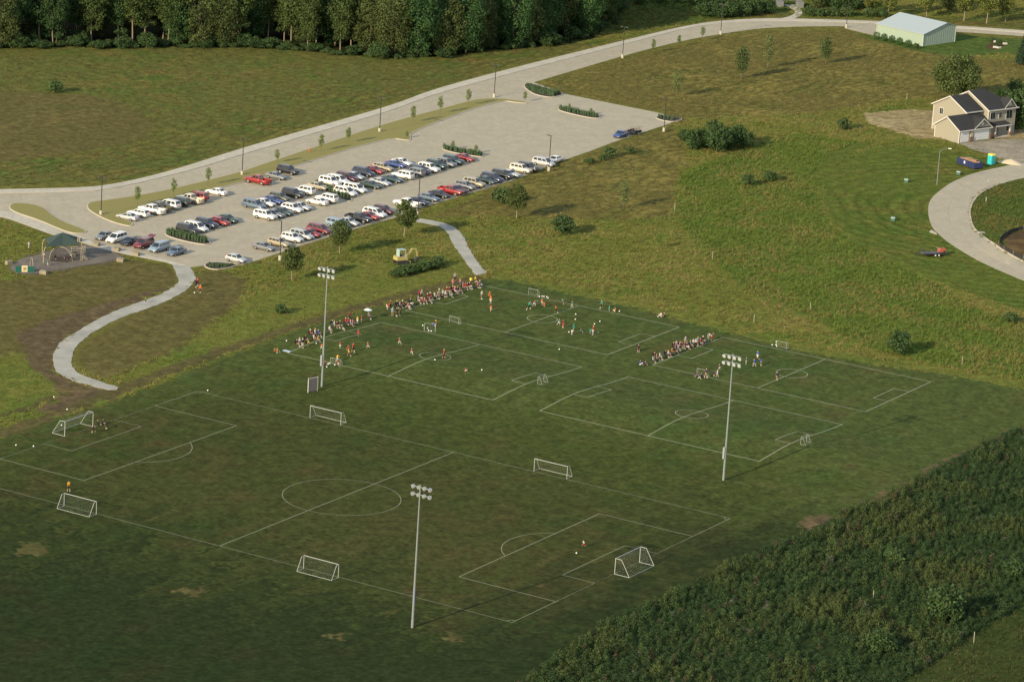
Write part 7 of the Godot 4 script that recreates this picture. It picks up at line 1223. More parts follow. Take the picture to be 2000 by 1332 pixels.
func build_cars() -> void:
	var black := mat("dark_interior", 0.02, 0.02, 0.02, 0.9)
	for c in PARKED:   # [kind, x, y, turn, colour name, label, group, extra]
		var kind: String = c[0]
		if not car_proto.has(kind): car_proto[kind] = build_car(kind)
		var o: Node3D = car_proto[kind].duplicate()
		var nm: String = {"pickup": "pickup_truck", "suv": "sport_utility_car", "crossover": "crossover_car"}.get(kind, kind if kind == "minivan" else kind + "_car")
		o.name = numbered(nm)
		add_child(o)
		o.position = P(c[1], c[2], 0.021)
		o.rotation.y = c[3]
		tag(o, c[5], "van" if kind == "minivan" else ("pickup truck" if kind == "pickup" else "car"), c[6])
		var k: Array = COLOURS[c[4]]
		var m := paint("paint_" + c[4], k[0], k[1], k[2])
		for ch in o.get_children():
			if ch.name.begins_with("body") or ch.name.begins_with("cabin") or ch.name.begins_with("mirror"): ch.material_override = m
		if c[7] == "tailgate":   # hatch swung up
			var t := MB.new()
			t.hexa([Vector3(-2.15, 1.74, -0.72), Vector3(-2.15, 1.74, 0.72), Vector3(-3.05, 2.02, 0.66), Vector3(-3.05, 2.02, -0.66), Vector3(-2.15, 1.80, -0.72), Vector3(-2.15, 1.80, 0.72), Vector3(-3.05, 2.08, 0.66), Vector3(-3.05, 2.08, -0.66)])
			tag(part("tailgate", t.mesh(), m, o), "dark red tailgate swung up open")
	for k in car_proto.values(): k.free()

# ------------------------------------------------------------------ people: one skin meshed round a posed skeleton, clothes over it
# joints face +x; a bone is [joint, joint, radius, radius]
const REST := {
	"hip": [0, 0.95, 0], "waist": [0, 1.08, 0], "chest": [0, 1.30, 0], "neck": [0.0, 1.47, 0], "chin": [0.045, 1.545, 0], "head": [0.01, 1.635, 0], "crown": [-0.015, 1.68, 0], "nose": [0.115, 1.605, 0],
	"shl": [0, 1.40, -0.17], "shr": [0, 1.40, 0.17], "ell": [-0.03, 1.13, -0.25], "elr": [-0.03, 1.13, 0.25], "wrl": [0.05, 0.89, -0.27], "wrr": [0.05, 0.89, 0.27], "hal": [0.08, 0.80, -0.265], "har": [0.08, 0.80, 0.265],
	"hil": [0, 0.92, -0.09], "hir": [0, 0.92, 0.09], "knl": [0.03, 0.50, -0.10], "knr": [0.03, 0.50, 0.10], "anl": [-0.02, 0.09, -0.11], "anr": [-0.02, 0.09, 0.11], "tol": [0.15, 0.035, -0.13], "tor": [0.15, 0.035, 0.13],
}
const POSES := {
	"standing": {"wrl": [0.10, 0.92, -0.24], "hal": [0.15, 0.85, -0.22]},
	"walking": {"knl": [0.16, 0.53, -0.1], "anl": [0.20, 0.09, -0.11], "tol": [0.37, 0.05, -0.12], "knr": [-0.02, 0.50, 0.1], "anr": [-0.28, 0.14, 0.1], "tor": [-0.14, 0.03, 0.11], "ell": [-0.13, 1.15, -0.24], "wrl": [-0.08, 0.92, -0.26], "hal": [-0.05, 0.84, -0.26], "elr": [0.07, 1.14, 0.25], "wrr": [0.22, 0.95, 0.24], "har": [0.28, 0.88, 0.23]},
	"running": {"chest": [0.08, 1.28, 0], "neck": [0.13, 1.44, 0], "chin": [0.19, 1.515, 0], "head": [0.16, 1.605, 0], "crown": [0.14, 1.65, 0], "nose": [0.265, 1.575, 0], "shl": [0.09, 1.38, -0.17], "shr": [0.11, 1.38, 0.17], "knl": [0.34, 0.66, -0.1], "anl": [0.22, 0.28, -0.1], "tol": [0.37, 0.22, -0.11], "knr": [-0.14, 0.52, 0.1], "anr": [-0.42, 0.24, 0.1], "tor": [-0.36, 0.05, 0.11], "ell": [-0.17, 1.18, -0.27], "wrl": [-0.02, 1.02, -0.3], "hal": [0.06, 0.98, -0.28], "elr": [0.28, 1.2, 0.26], "wrr": [0.46, 1.32, 0.18], "har": [0.52, 1.39, 0.15]},
	"seated": {"hip": [0, 0.50, 0], "waist": [-0.03, 0.62, 0], "chest": [-0.09, 0.86, 0], "neck": [-0.10, 1.03, 0], "chin": [-0.05, 1.105, 0], "head": [-0.085, 1.195, 0], "crown": [-0.11, 1.24, 0], "nose": [0.02, 1.165, 0], "shl": [-0.09, 0.96, -0.17], "shr": [-0.09, 0.96, 0.17], "ell": [0.0, 0.72, -0.25], "elr": [0.0, 0.72, 0.25], "wrl": [0.22, 0.64, -0.18], "wrr": [0.22, 0.64, 0.18], "hal": [0.30, 0.62, -0.15], "har": [0.30, 0.62, 0.15], "hil": [0.0, 0.47, -0.09], "hir": [0.0, 0.47, 0.09], "knl": [0.43, 0.49, -0.13], "knr": [0.43, 0.49, 0.13], "anl": [0.50, 0.09, -0.14], "anr": [0.50, 0.09, 0.14], "tol": [0.67, 0.035, -0.15], "tor": [0.67, 0.035, 0.15]},
	"sitting": {"hip": [0, 0.13, 0], "waist": [-0.04, 0.26, 0], "chest": [-0.08, 0.50, 0], "neck": [-0.05, 0.67, 0], "chin": [0.0, 0.745, 0], "head": [-0.03, 0.835, 0], "crown": [-0.05, 0.88, 0], "nose": [0.075, 0.805, 0], "shl": [-0.07, 0.60, -0.17], "shr": [-0.07, 0.60, 0.17], "ell": [0.10, 0.42, -0.25], "elr": [0.10, 0.42, 0.25], "wrl": [0.32, 0.40, -0.18], "wrr": [0.32, 0.40, 0.18], "hal": [0.40, 0.42, -0.13], "har": [0.40, 0.42, 0.13], "hil": [0.0, 0.12, -0.09], "hir": [0.0, 0.12, 0.09], "knl": [0.36, 0.42, -0.16], "knr": [0.36, 0.42, 0.16], "anl": [0.58, 0.09, -0.13], "anr": [0.58, 0.09, 0.13], "tol": [0.75, 0.035, -0.14], "tor": [0.75, 0.035, 0.14]},
	"bending": {"hip": [-0.10, 0.86, 0], "waist": [0.0, 0.96, 0], "chest": [0.22, 1.05, 0], "neck": [0.38, 1.12, 0], "chin": [0.46, 1.13, 0], "head": [0.50, 1.20, 0], "crown": [0.50, 1.25, 0], "nose": [0.60, 1.16, 0], "shl": [0.30, 1.10, -0.17], "shr": [0.30, 1.10, 0.17], "ell": [0.33, 0.83, -0.22], "elr": [0.33, 0.83, 0.22], "wrl": [0.22, 0.60, -0.16], "wrr": [0.22, 0.60, 0.16], "hal": [0.17, 0.53, -0.14], "har": [0.17, 0.53, 0.14], "hil": [-0.10, 0.83, -0.09], "hir": [-0.10, 0.83, 0.09], "knl": [0.10, 0.47, -0.12], "knr": [0.10, 0.47, 0.12], "anl": [-0.08, 0.09, -0.12], "anr": [-0.08, 0.09, 0.12], "tol": [0.09, 0.035, -0.14], "tor": [0.09, 0.035, 0.14]},
}
const SKIN_BONES := [["hip", "waist", 0.125, 0.115], ["waist", "chest", 0.115, 0.135], ["chest", "neck", 0.12, 0.055], ["neck", "chin", 0.052, 0.055], ["chin", "head", 0.062, 0.092], ["head", "crown", 0.096, 0.092], ["head", "nose", 0.03, 0.012], ["shl", "shr", 0.062, 0.062],
	["shl", "ell", 0.056, 0.044], ["ell", "wrl", 0.042, 0.028], ["wrl", "hal", 0.030, 0.034], ["shr", "elr", 0.056, 0.044], ["elr", "wrr", 0.042, 0.028], ["wrr", "har", 0.030, 0.034],
	["hil", "hir", 0.105, 0.105], ["hil", "knl", 0.09, 0.056], ["knl", "anl", 0.058, 0.036], ["anl", "tol", 0.042, 0.030], ["hir", "knr", 0.09, 0.056], ["knr", "anr", 0.058, 0.036], ["anr", "tor", 0.042, 0.030]]
const SHIRT_BONES := [["hip", "waist", 0.145, 0.135], ["waist", "chest", 0.135, 0.155], ["chest", "neck", 0.138, 0.05], ["shl", "shr", 0.084, 0.084], ["shl", "ell", 0.078, 0.070], ["shr", "elr", 0.078, 0.070]]
const SHORT_BONES := [["hil", "hir", 0.128, 0.128], ["hil", "knl", 0.112, 0.092], ["hir", "knr", 0.112, 0.092]]
const SHOE_BONES_L := [["anl", "tol", 0.056, 0.046]]
const SHOE_BONES_R := [["anr", "tor", 0.056, 0.046]]
const HAIR_BONES := [["crown", "crown", 0.112, 0.112]]
var body_of := {}

func field_at(p: Vector3, bones: Array, k: float) -> float:
	var d := 9.0
	for b in bones:
		var a: Vector3 = b[0]
		var ab: Vector3 = b[1]
		var t := 0.0
		if b[5] > 0.0: t = clampf((p - a).dot(ab) / b[5], 0.0, 1.0)
		var e: float = p.distance_to(a + ab * t) - (b[2] + (b[3] - b[2]) * t)
		var h := maxf(k - absf(d - e), 0.0) / k
		d = minf(d, e) - h * h * k * 0.25
	return d

# surface nets over the bones
func net(j: Dictionary, bones: Array, cell: float, k := 0.05) -> ArrayMesh:
	var bs := []
	var lo := Vector3(9, 9, 9)
	var hi := -lo
	for b in bones:
		var a: Vector3 = j[b[0]]; var c: Vector3 = j[b[1]]
		var r: float = maxf(b[2], b[3]) + cell * 2
		lo = lo.min(a - Vector3.ONE * r).min(c - Vector3.ONE * r)
		hi = hi.max(a + Vector3.ONE * r).max(c + Vector3.ONE * r)
		bs.append([a, c - a, b[2], b[3], 0, (c - a).length_squared()])
	var n := Vector3i(((hi - lo) / cell).ceil()) + Vector3i.ONE
	var f := PackedFloat32Array()
	f.resize(n.x * n.y * n.z)
	for z in n.z:
		for y in n.y:
			for x in n.x:
				f[(z * n.y + y) * n.x + x] = field_at(lo + Vector3(x, y, z) * cell, bs, k)
	var at := {}
	for z in n.z - 1:
		for y in n.y - 1:
			for x in n.x - 1:
				var s := Vector3.ZERO
				var q := 0
				var i0 := (z * n.y + y) * n.x + x
				var neg := 0
				for c in 8:
					if f[i0 + (c & 1) + ((c >> 1) & 1) * n.x + (c >> 2) * n.x * n.y] < 0.0: neg += 1
				if neg == 0 or neg == 8: continue
				for e in [[0, 1], [0, 2], [0, 4], [1, 3], [1, 5], [2, 3], [2, 6], [3, 7], [4, 5], [4, 6], [5, 7], [6, 7]]:
					var c0: int = e[0]; var c1: int = e[1]
					var f0 := f[i0 + (c0 & 1) + ((c0 >> 1) & 1) * n.x + (c0 >> 2) * n.x * n.y]
					var f1 := f[i0 + (c1 & 1) + ((c1 >> 1) & 1) * n.x + (c1 >> 2) * n.x * n.y]
					if (f0 < 0.0) != (f1 < 0.0):
						var t := f0 / (f0 - f1)
						s += Vector3(c0 & 1, (c0 >> 1) & 1, c0 >> 2).lerp(Vector3(c1 & 1, (c1 >> 1) & 1, c1 >> 2), t)
						q += 1
				at[Vector3i(x, y, z)] = lo + (Vector3(x, y, z) + s / q) * cell
	var m := MB.new()
	for z in range(1, n.z - 1):
		for y in range(1, n.y - 1):
			for x in range(1, n.x - 1):
				var i0 := (z * n.y + y) * n.x + x
				var f0 := f[i0]
				for ax in 3:
					var f1 := f[i0 + [1, n.x, n.x * n.y][ax]]
					if (f0 < 0.0) == (f1 < 0.0): continue
					var u := Vector3i(0, 1, 0) if ax == 0 else (Vector3i(0, 0, 1) if ax == 1 else Vector3i(1, 0, 0))
					var w := Vector3i(0, 0, 1) if ax == 0 else (Vector3i(1, 0, 0) if ax == 1 else Vector3i(0, 1, 0))
					var p := Vector3i(x, y, z)
					var out := Vector3(1, 0, 0) if ax == 0 else (Vector3(0, 1, 0) if ax == 1 else Vector3(0, 0, 1))
					if f0 > 0.0: out = -out
					m.quad(at[p], at[p - u], at[p - u - w], at[p - w], out)
	# fingers: five short tapered bars from each palm
	if bones == SKIN_BONES:
		for s in ["l", "r"]:
			var wr: Vector3 = j["wr" + s]; var ha: Vector3 = j["ha" + s]
			var d := (ha - wr).normalized()
			var sd := d.cross(Vector3(0, 0, 1)).normalized()
			for q in 4:
				var o := ha + sd * (q - 1.5) * 0.018
				m.bar(o, o + d * [0.062, 0.075, 0.078, 0.064][q] + Vector3(0.012, 0, 0), 0.010, 0.007, 4, false)
			m.bar(wr.lerp(ha, 0.5), wr.lerp(ha, 0.5) + (d + sd * 1.2).normalized() * 0.06, 0.011, 0.008, 4, false)
	return m.smooth(-1.0)

func pose_meshes(pose: String) -> Dictionary:
	if body_of.has(pose): return body_of[pose]
	var j := {}
	for k in REST:
		var q: Array = POSES[pose].get(k, REST[k])
		j[k] = Vector3(q[0], q[1], q[2])
	j["crown"] += Vector3(-0.005, 0.012, 0)
	body_of[pose] = {"body": net(j, SKIN_BONES, 0.042), "shirt": net(j, SHIRT_BONES, 0.042), "shorts": net(j, SHORT_BONES, 0.042), "shoe": [net(j, SHOE_BONES_L, 0.03), net(j, SHOE_BONES_R, 0.03)], "hair": net(j, HAIR_BONES, 0.035)}
	return body_of[pose]

func build_people() -> void:
	var chair := chair_proto()
	var skins := [mat("skin_light", 0.52, 0.33, 0.24, 0.6), mat("skin_tan", 0.40, 0.24, 0.16, 0.6), mat("skin_brown", 0.22, 0.12, 0.075, 0.6)]
	var hairs := [mat("hair_brown", 0.06, 0.035, 0.02, 0.8), mat("hair_dark", 0.018, 0.014, 0.012, 0.8), mat("hair_blond", 0.30, 0.21, 0.10, 0.8)]
	for q in PEOPLE:   # [x, y, pose, size, heading, shirt, shorts, label, group, extra]
		var g := pose_meshes(q[2])
		var up := 0.0
		var at := P(q[0], q[1], up)
		if q[9] == "deck": at.y += 1.35
		var o := thing("person", q[7], "person", at, q[4], q[8])
		o.scale = Vector3.ONE * q[3]
		var skin: Material = skins[[0, 1, 0, 1, 0, 2][rng.randi() % 6]]
		part("body", g.body, skin, o)
		var c1: Array = CLOTH[q[5]]; var c2: Array = CLOTH[q[6]]
		part("shirt", g.shirt, mat("cloth_" + q[5], c1[0], c1[1], c1[2], 0.9), o)
		part("shorts", g.shorts, mat("cloth_" + q[6], c2[0], c2[1], c2[2], 0.9), o)
		var hm: Material = hairs[rng.randi() % 3]
		if q[9] == "cap": part("cap", g.hair, mat("cloth_white", 0.7, 0.7, 0.68, 0.9), o)
		else: part("hair", g.hair, hm, o)
		for s in g.shoe: part("shoe", s, mat("shoe_white", 0.6, 0.6, 0.58, 0.7) if rng.randf() < 0.6 else mat("shoe_dark", 0.03, 0.03, 0.035, 0.7), o)
		if q[2] == "seated":
			var cc: String = ["navy", "maroon", "green", "black"][rng.randi() % 4]
			var ch := copy_of(chair, "camp_chair", at, q[4], "camp chair under " + q[7].trim_prefix("person in ").replace(" seated", ""), "camp chairs along the side lines", "chair")
			ch.scale = Vector3.ONE * q[3]
			var k: Array = CLOTH[cc]
			for p in ch.get_children():
				if p.name.begins_with("seat") or p.name.begins_with("backrest"): p.material_override = mat("canvas_" + cc, k[0], k[1], k[2], 0.9)
	chair.free()

func chair_proto() -> Node3D:
	var o := Node3D.new()
	var steel := mat("chair_tube", 0.06, 0.06, 0.065, 0.5, 0.5)
	var m := MB.new()
	m.hexa([Vector3(-0.26, 0.36, -0.27), Vector3(0.28, 0.40, -0.27), Vector3(0.28, 0.40, 0.27), Vector3(-0.26, 0.36, 0.27), Vector3(-0.26, 0.385, -0.27), Vector3(0.28, 0.425, -0.27), Vector3(0.28, 0.425, 0.27), Vector3(-0.26, 0.385, 0.27)])
	part("seat", m.mesh(), steel, o)
	m = MB.new()
	m.hexa([Vector3(-0.27, 0.40, -0.27), Vector3(-0.24, 0.40, -0.27), Vector3(-0.24, 0.40, 0.27), Vector3(-0.27, 0.40, 0.27), Vector3(-0.40, 0.92, -0.27), Vector3(-0.375, 0.92, -0.27), Vector3(-0.375, 0.92, 0.27), Vector3(-0.40, 0.92, 0.27)])
	part("backrest", m.mesh(), steel, o)
	for s in [-1.0, 1.0]:
		for d in [[0.30, 0.0, -0.26, 0.40], [-0.30, 0.0, 0.26, 0.41]]:
			m = MB.new()
			m.bar(Vector3(d[0], d[1], s * 0.29), Vector3(d[2], d[3], s * 0.29), 0.014, 0.014, 6)
			part("leg", m.mesh(), steel, o)
		m = MB.new()
		m.box(Vector3(-0.30, 0.60, s * 0.31 - 0.03), Vector3(0.24, 0.63, s * 0.31 + 0.03))
		part("armrest", m.mesh(), steel, o)
		m = MB.new()
		m.bar(Vector3(0.2, 0.40, s * 0.30), Vector3(0.2, 0.60, s * 0.30), 0.012, 0.012, 6)
		part("arm_post", m.mesh(), steel, o)
		m = MB.new()
		m.bar(Vector3(-0.27, 0.38, s * 0.275), Vector3(-0.40, 0.93, s * 0.275), 0.013, 0.013, 6)
		part("back_post", m.mesh(), steel, o)
	return o

# ------------------------------------------------------------------ built things
func lathe(m: MB, a: Vector3, d: Vector3, prof: Array, k := 12) -> void:   # prof: [distance along d, radius]...
	d = d.normalized()
	var s := d.cross(Vector3.UP if absf(d.y) < 0.9 else Vector3.RIGHT).normalized()
	var t := d.cross(s)
	for i in range(0, prof.size() - 2, 2):
		for q in k:
			var e0 := s * cos(TAU * q / k) + t * sin(TAU * q / k)
			var e1 := s * cos(TAU * (q + 1) / k) + t * sin(TAU * (q + 1) / k)
			var p0: Vector3 = a + d * prof[i]; var p1: Vector3 = a + d * prof[i + 2]
			var sl: float = prof[i + 1] - prof[i + 3]
			m.quad(p0 + e0 * prof[i + 1], p0 + e1 * prof[i + 1], p1 + e1 * prof[i + 3], p1 + e0 * prof[i + 3], e0 + e1 + d * sl)

func floodlight(x: float, y: float, face: float, label: String) -> void:   # face: +1 lights towards +y
	var steel := mat("galvanised_steel", 0.21, 0.24, 0.235, 0.5, 0.15)
	var o := thing("floodlight_mast", label, "floodlight", P(x, y), 0.0, "floodlight masts round the pitches")
	var m := MB.new()
	m.bar(Vector3(0, -0.3, 0), Vector3(0, 1.2, 0), 0.21, 0.20, 14)
	part("base", m.mesh(), steel, o)
	m = MB.new()
	m.bar(Vector3(0, 1.2, 0), Vector3(0, 6.5, 0), 0.185, 0.16, 14)
	m.bar(Vector3(0, 6.5, 0), Vector3(0, 20.9, 0), 0.155, 0.085, 14)
	part("pole", m.mesh(), steel, o)
	m = MB.new()
	var bz := 0.28 if face < 0 else -0.28
	m.box(Vector3(-0.32, 3.6, bz - 0.2), Vector3(0.02, 5.5, bz + 0.12))
	var en := part("control_box", m.mesh(), mat("grey_enamel", 0.25, 0.27, 0.28, 0.5, 0.1) if face < 0 else mat("blue_enamel", 0.06, 0.10, 0.24, 0.5), o)
	m = MB.new()
	m.box(Vector3(-0.30, 3.66, bz + (0.121 if bz > 0 else -0.206)), Vector3(0.0, 5.44, bz + (0.126 if bz > 0 else -0.201)))
	part("door", m.mesh(), mat("grey_enamel", 0.25, 0.27, 0.28, 0.5, 0.1), en)
	for r in [0, 1]:
		var h: float = [20.55, 19.45][r]
		m = MB.new()
		m.beam(Vector3(-1.55, h, 0), Vector3(1.55, h, 0), 0.09, 0.11)
		part("crossarm", m.mesh(), steel, o)
		for i in 4:
			var lx := -1.4 + i * 0.93
			var d := Vector3(0, -0.55, -face).normalized()
			var c := Vector3(lx, h - 0.10, -face * 0.18)
			m = MB.new()
			lathe(m, c, d, [-0.16, 0.001, -0.15, 0.10, -0.02, 0.14, 0.16, 0.30, 0.30, 0.34, 0.31, 0.33, 0.16, 0.28], 12)
			var lp := part("floodlamp", m.smooth(0.3), mat("lamp_housing", 0.34, 0.36, 0.35, 0.4, 0.1), o)
			m = MB.new()
			lathe(m, c, d, [0.255, 0.30, 0.27, 0.001], 12)
			part("lens", m.mesh(), mat("lamp_glass", 0.5, 0.53, 0.52, 0.1), lp)
			m = MB.new()
			m.beam(Vector3(lx, h, 0), c, 0.05, 0.05)
			part("bracket", m.mesh(), steel, lp)

func lamp_post(x: float, y: float, heads: int, label: String, group: String) -> void:
	var dark := mat("bronze_paint", 0.028, 0.024, 0.022, 0.5, 0.2)
	var o := thing("lamp_post", label, "lamp post", P(x, y), 0.0, group)
	var m := MB.new()
	m.bar(Vector3(0, -0.2, 0), Vector3(0, 0.92, 0), 0.31, 0.31, 18)
	part("base", m.mesh(), mat("base_concrete", 0.40, 0.375, 0.31, 0.9), o)
	m = MB.new()
	m.bar(Vector3(0, 0.92, 0), Vector3(0, 1.0, 0), 0.14, 0.10, 10)
	m.beam(Vector3(0, 0.98, 0), Vector3(0, 7.7, 0), 0.125, 0.125)
	part("pole", m.mesh(), dark, o)
	for s in ([-1.0, 1.0] if heads == 2 else [-1.0]):
		m = MB.new()
		m.beam(Vector3(0, 7.6, 0), Vector3(s * 0.42, 7.66, 0), 0.07, 0.09)
		m.hexa([Vector3(s * 0.36, 7.58, -0.2), Vector3(s * 1.02, 7.6, -0.2), Vector3(s * 1.02, 7.6, 0.2), Vector3(s * 0.36, 7.58, 0.2), Vector3(s * 0.40, 7.74, -0.16), Vector3(s * 0.98, 7.70, -0.16), Vector3(s * 0.98, 7.70, 0.16), Vector3(s * 0.40, 7.74, 0.16)])
		var h := part("lamp_head", m.mesh(), dark, o)
		m = MB.new()
		m.box(Vector3(s * 0.7 - 0.22, 7.57, -0.15), Vector3(s * 0.7 + 0.22, 7.582, 0.15))
		part("lens", m.mesh(), mat("lamp_glass", 0.5, 0.53, 0.52, 0.1), h)

func netting(m: MB, a: Vector3, b: Vector3, c: Vector3, d: Vector3, step: float, r: float) -> void:
	var nu := maxi(2, int(a.distance_to(b) / step)); var nv := maxi(2, int(a.distance_to(d) / step))
	for i in nu + 1:
		m.bar(a.lerp(b, float(i) / nu), d.lerp(c, float(i) / nu), r, r, 3, false)
	for i in nv + 1:
		m.bar(a.lerp(d, float(i) / nv), b.lerp(c, float(i) / nv), r, r, 3, false)

func goal(called: String, at: Vector3, turn: float, w: float, h: float, top: float, deep: float, tube: float, label: String, group: String, tilt := 0.0) -> Node3D:
	var white := mat("goal_white", 0.40, 0.42, 0.39, 0.4)
	var cord := mat("net_cord", 0.30, 0.32, 0.30, 0.9)
	var o := thing(called, label, "goal", at, turn, group)
	o.rotation.x = 0.0
	var x := w * 0.5
	var m: MB
	for s in [-1.0, 1.0]:
		m = MB.new()
		m.bar(Vector3(s * x, 0, 0), Vector3(s * x, h, 0), tube, tube, 10)
		part("post", m.mesh(), white, o)
		m = MB.new()
		m.bar(Vector3(s * x, h, 0), Vector3(s * x, h - 0.02, top), tube * 0.8, tube * 0.8, 8)
		part("top_stay", m.mesh(), white, o)
		m = MB.new()
		m.bar(Vector3(s * x, h - 0.02, top), Vector3(s * x, tube, deep), tube * 0.8, tube * 0.8, 8)
		part("back_stay", m.mesh(), white, o)
		m = MB.new()
		m.bar(Vector3(s * x, tube * 0.8, 0), Vector3(s * x, tube * 0.8, deep), tube * 0.7, tube * 0.7, 8)
		part("ground_bar", m.mesh(), white, o)
	m = MB.new()
	m.bar(Vector3(-x - tube, h, 0), Vector3(x + tube, h, 0), tube, tube, 10)
	part("crossbar", m.mesh(), white, o)
	m = MB.new()
	m.bar(Vector3(-x, tube, deep), Vector3(x, tube, deep), tube * 0.7, tube * 0.7, 8)
	part("rear_bar", m.mesh(), white, o)
	m = MB.new()
	var r := 0.0024 if h > 1.5 else 0.0022
	var st := 0.2 if h > 1.5 else 0.16
	netting(m, Vector3(-x, h - 0.03, 0), Vector3(x, h - 0.03, 0), Vector3(x, h - 0.05, top), Vector3(-x, h - 0.05, top), st, r)
	netting(m, Vector3(-x, h - 0.05, top), Vector3(x, h - 0.05, top), Vector3(x, 0.06, deep), Vector3(-x, 0.06, deep), st, r)
	for s in [-1.0, 1.0]:
		netting(m, Vector3(s * x, h, 0), Vector3(s * x, h, top), Vector3(s * x, 0.04, deep), Vector3(s * x, 0.04, 0), st, r)
	part("net", m.mesh(), cord, o)
	if tilt != 0.0:
		o.rotation.x = tilt
	return o

func house() -> void:
	var beige := mat("beige_siding", 0.27, 0.25, 0.195, 0.8)
	var stone := mat("brick_veneer", 0.17, 0.10, 0.075, 0.9)
	var white := mat("house_trim_white", 0.52, 0.50, 0.46, 0.6)
	var shing := paved("asphalt_shingle", 0.040, 0.041, 0.046, 401, 0.3, 0.4, 0.95)
	var glass := mat("house_glass", 0.015, 0.02, 0.025, 0.06)
	var door := mat("garage_door_white", 0.60, 0.62, 0.62, 0.5)
	var o := thing("house", "new two-storey beige house with dark roof and three-car garage", "house", P(HOUSE[0], HOUSE[1], 0.0), HOUSE[2])
	# local: x = u (towards the garage front), z = -w
	var V := func(u: float, w: float, h: float) -> Vector3: return Vector3(u, h, -w)
	var m: MB
	var block := func(called: String, u0: float, u1: float, w0: float, w1: float, eave: float, ridge: float, ru: float, mt: Material) -> void:
		var b := MB.new()
		b.hexa([V.call(u0, w0, -0.3), V.call(u1, w0, -0.3), V.call(u1, w1, -0.3), V.call(u0, w1, -0.3), V.call(u0, w0, eave), V.call(u1, w0, eave), V.call(u1, w1, eave), V.call(u0, w1, eave)])
		for w in [w0, w1]:
			b.tri(V.call(u0, w, eave), V.call(u1, w, eave), V.call(ru, w, ridge), Vector3(0, 0, 1.0 if w == w0 else -1.0))
		part(called, b.mesh(), mt, o)
	# gable roof with thickness; over: eaves overhang; hip: the far end slopes back
	var gable := func(u0: float, u1: float, w0: float, w1: float, eave: float, ridge: float, ru: float, over: float, hip: float) -> void:
		var s0 := (ridge - eave) / (ru - u0); var s1 := (ridge - eave) / (u1 - ru)
		var a0 := u0 - over; var a1 := u1 + over
		var h0 := eave - over * s0; var h1 := eave - over * s1
		var we := w1 + (over if hip > 0.0 else 0.0)
		var wf := w0 - 0.35
		var b := MB.new()
		var th := 0.16
		b.hexa([V.call(a0, wf, h0), V.call(ru, wf, ridge), V.call(ru, w1 - hip, ridge), V.call(a0, we, h0), V.call(a0, wf, h0 + th), V.call(ru, wf, ridge + th), V.call(ru, w1 - hip, ridge + th), V.call(a0, we, h0 + th)])
		b.hexa([V.call(ru, wf, ridge), V.call(a1, wf, h1), V.call(a1, we, h1), V.call(ru, w1 - hip, ridge), V.call(ru, wf, ridge + th), V.call(a1, wf, h1 + th), V.call(a1, we, h1 + th), V.call(ru, w1 - hip, ridge + th)])
		if hip > 0.0:
			b.tri(V.call(a0, we, h0 + th), V.call(a1, we, h1 + th), V.call(ru, w1 - hip, ridge + th), Vector3(0, 1, -1))
		part("roof", b.mesh(), shing, o)
		# white barge boards and gutters
		for e in [[a0, h0, ru, ridge], [ru, ridge, a1, h1]]:
			var t := MB.new()
			t.hexa([V.call(e[0], wf - 0.05, e[1] - 0.10), V.call(e[2], wf - 0.05, e[3] - 0.10), V.call(e[2], wf - 0.005, e[3] - 0.10), V.call(e[0], wf - 0.005, e[1] - 0.10), V.call(e[0], wf - 0.05, e[1] + th + 0.02), V.call(e[2], wf - 0.05, e[3] + th + 0.02), V.call(e[2], wf - 0.005, e[3] + th + 0.02), V.call(e[0], wf - 0.005, e[1] + th + 0.02)])
			part("barge_board", t.mesh(), white, o)
		for e in [[a0, h0, -1.0], [a1, h1, 1.0]]:
			var t := MB.new()
			t.hexa([V.call(e[0], wf, e[1] - 0.08), V.call(e[0] + 0.13 * e[2], wf, e[1] - 0.08), V.call(e[0] + 0.13 * e[2], we, e[1] - 0.08), V.call(e[0], we, e[1] - 0.08), V.call(e[0], wf, e[1] + th - 0.01), V.call(e[0] + 0.13 * e[2], wf, e[1] + th - 0.01), V.call(e[0] + 0.13 * e[2], we, e[1] + th - 0.01), V.call(e[0], we, e[1] + th - 0.01)])
			part("gutter", t.mesh(), white, o)
	block.call("wall", 0.0, 7.5, 0.0, 10.5, 2.95, 5.3, 3.7, beige)
	gable.call(0.0, 7.5, 0.0, 10.5, 2.95, 5.3, 3.7, 0.4, 0.0)
	block.call("wall", -6.4, 3.7, 5.9, 11.4, 5.9, 8.5, -1.35, beige)
	gable.call(-6.4, 3.7, 5.9, 11.4, 5.9, 8.5, -1.35, 0.4, 0.0)
	block.call("wall", -7.0, 5.4, 11.42, 20.6, 6.2, 6.2, -0.8, beige)
	# taller wing: gable on the garage side, hip on the other
	m = MB.new()
	m.tri(V.call(-7.0, 11.42, 6.2), V.call(5.4, 11.42, 6.2), V.call(-0.8, 11.42, 9.3), Vector3(0, 0, 1))
	part("gable_wall", m.mesh(), beige, o)
	gable.call(-7.0, 5.4, 11.42, 20.6, 6.2, 9.3, -0.8, 0.45, 4.6)
	# cross gable above the double garage door, and the small one over the upper front
	for q in [[7.5, 4.7, 10.2, 2.95, 4.9, 3.0], [5.4, 16.6, 20.2, 6.2, 8.1, 2.6]]:
		var fu: float = q[0]; var w0: float = q[1]; var w1: float = q[2]; var e: float = q[3]; var r: float = q[4]; var back: float = q[5]
		var wm := (w0 + w1) * 0.5
		m = MB.new()
		m.tri(V.call(fu + 0.06, w0, e), V.call(fu + 0.06, w1, e), V.call(fu + 0.06, wm, r), Vector3(1, 0, 0))
		m.tri(V.call(fu - 0.1, w0, e), V.call(fu - 0.1, w1, e), V.call(fu - 0.1, wm, r), Vector3(-1, 0, 0))
		part("gable_wall", m.mesh(), mat("grey_shake_siding", 0.26, 0.25, 0.20, 0.9), o)
		m = MB.new()
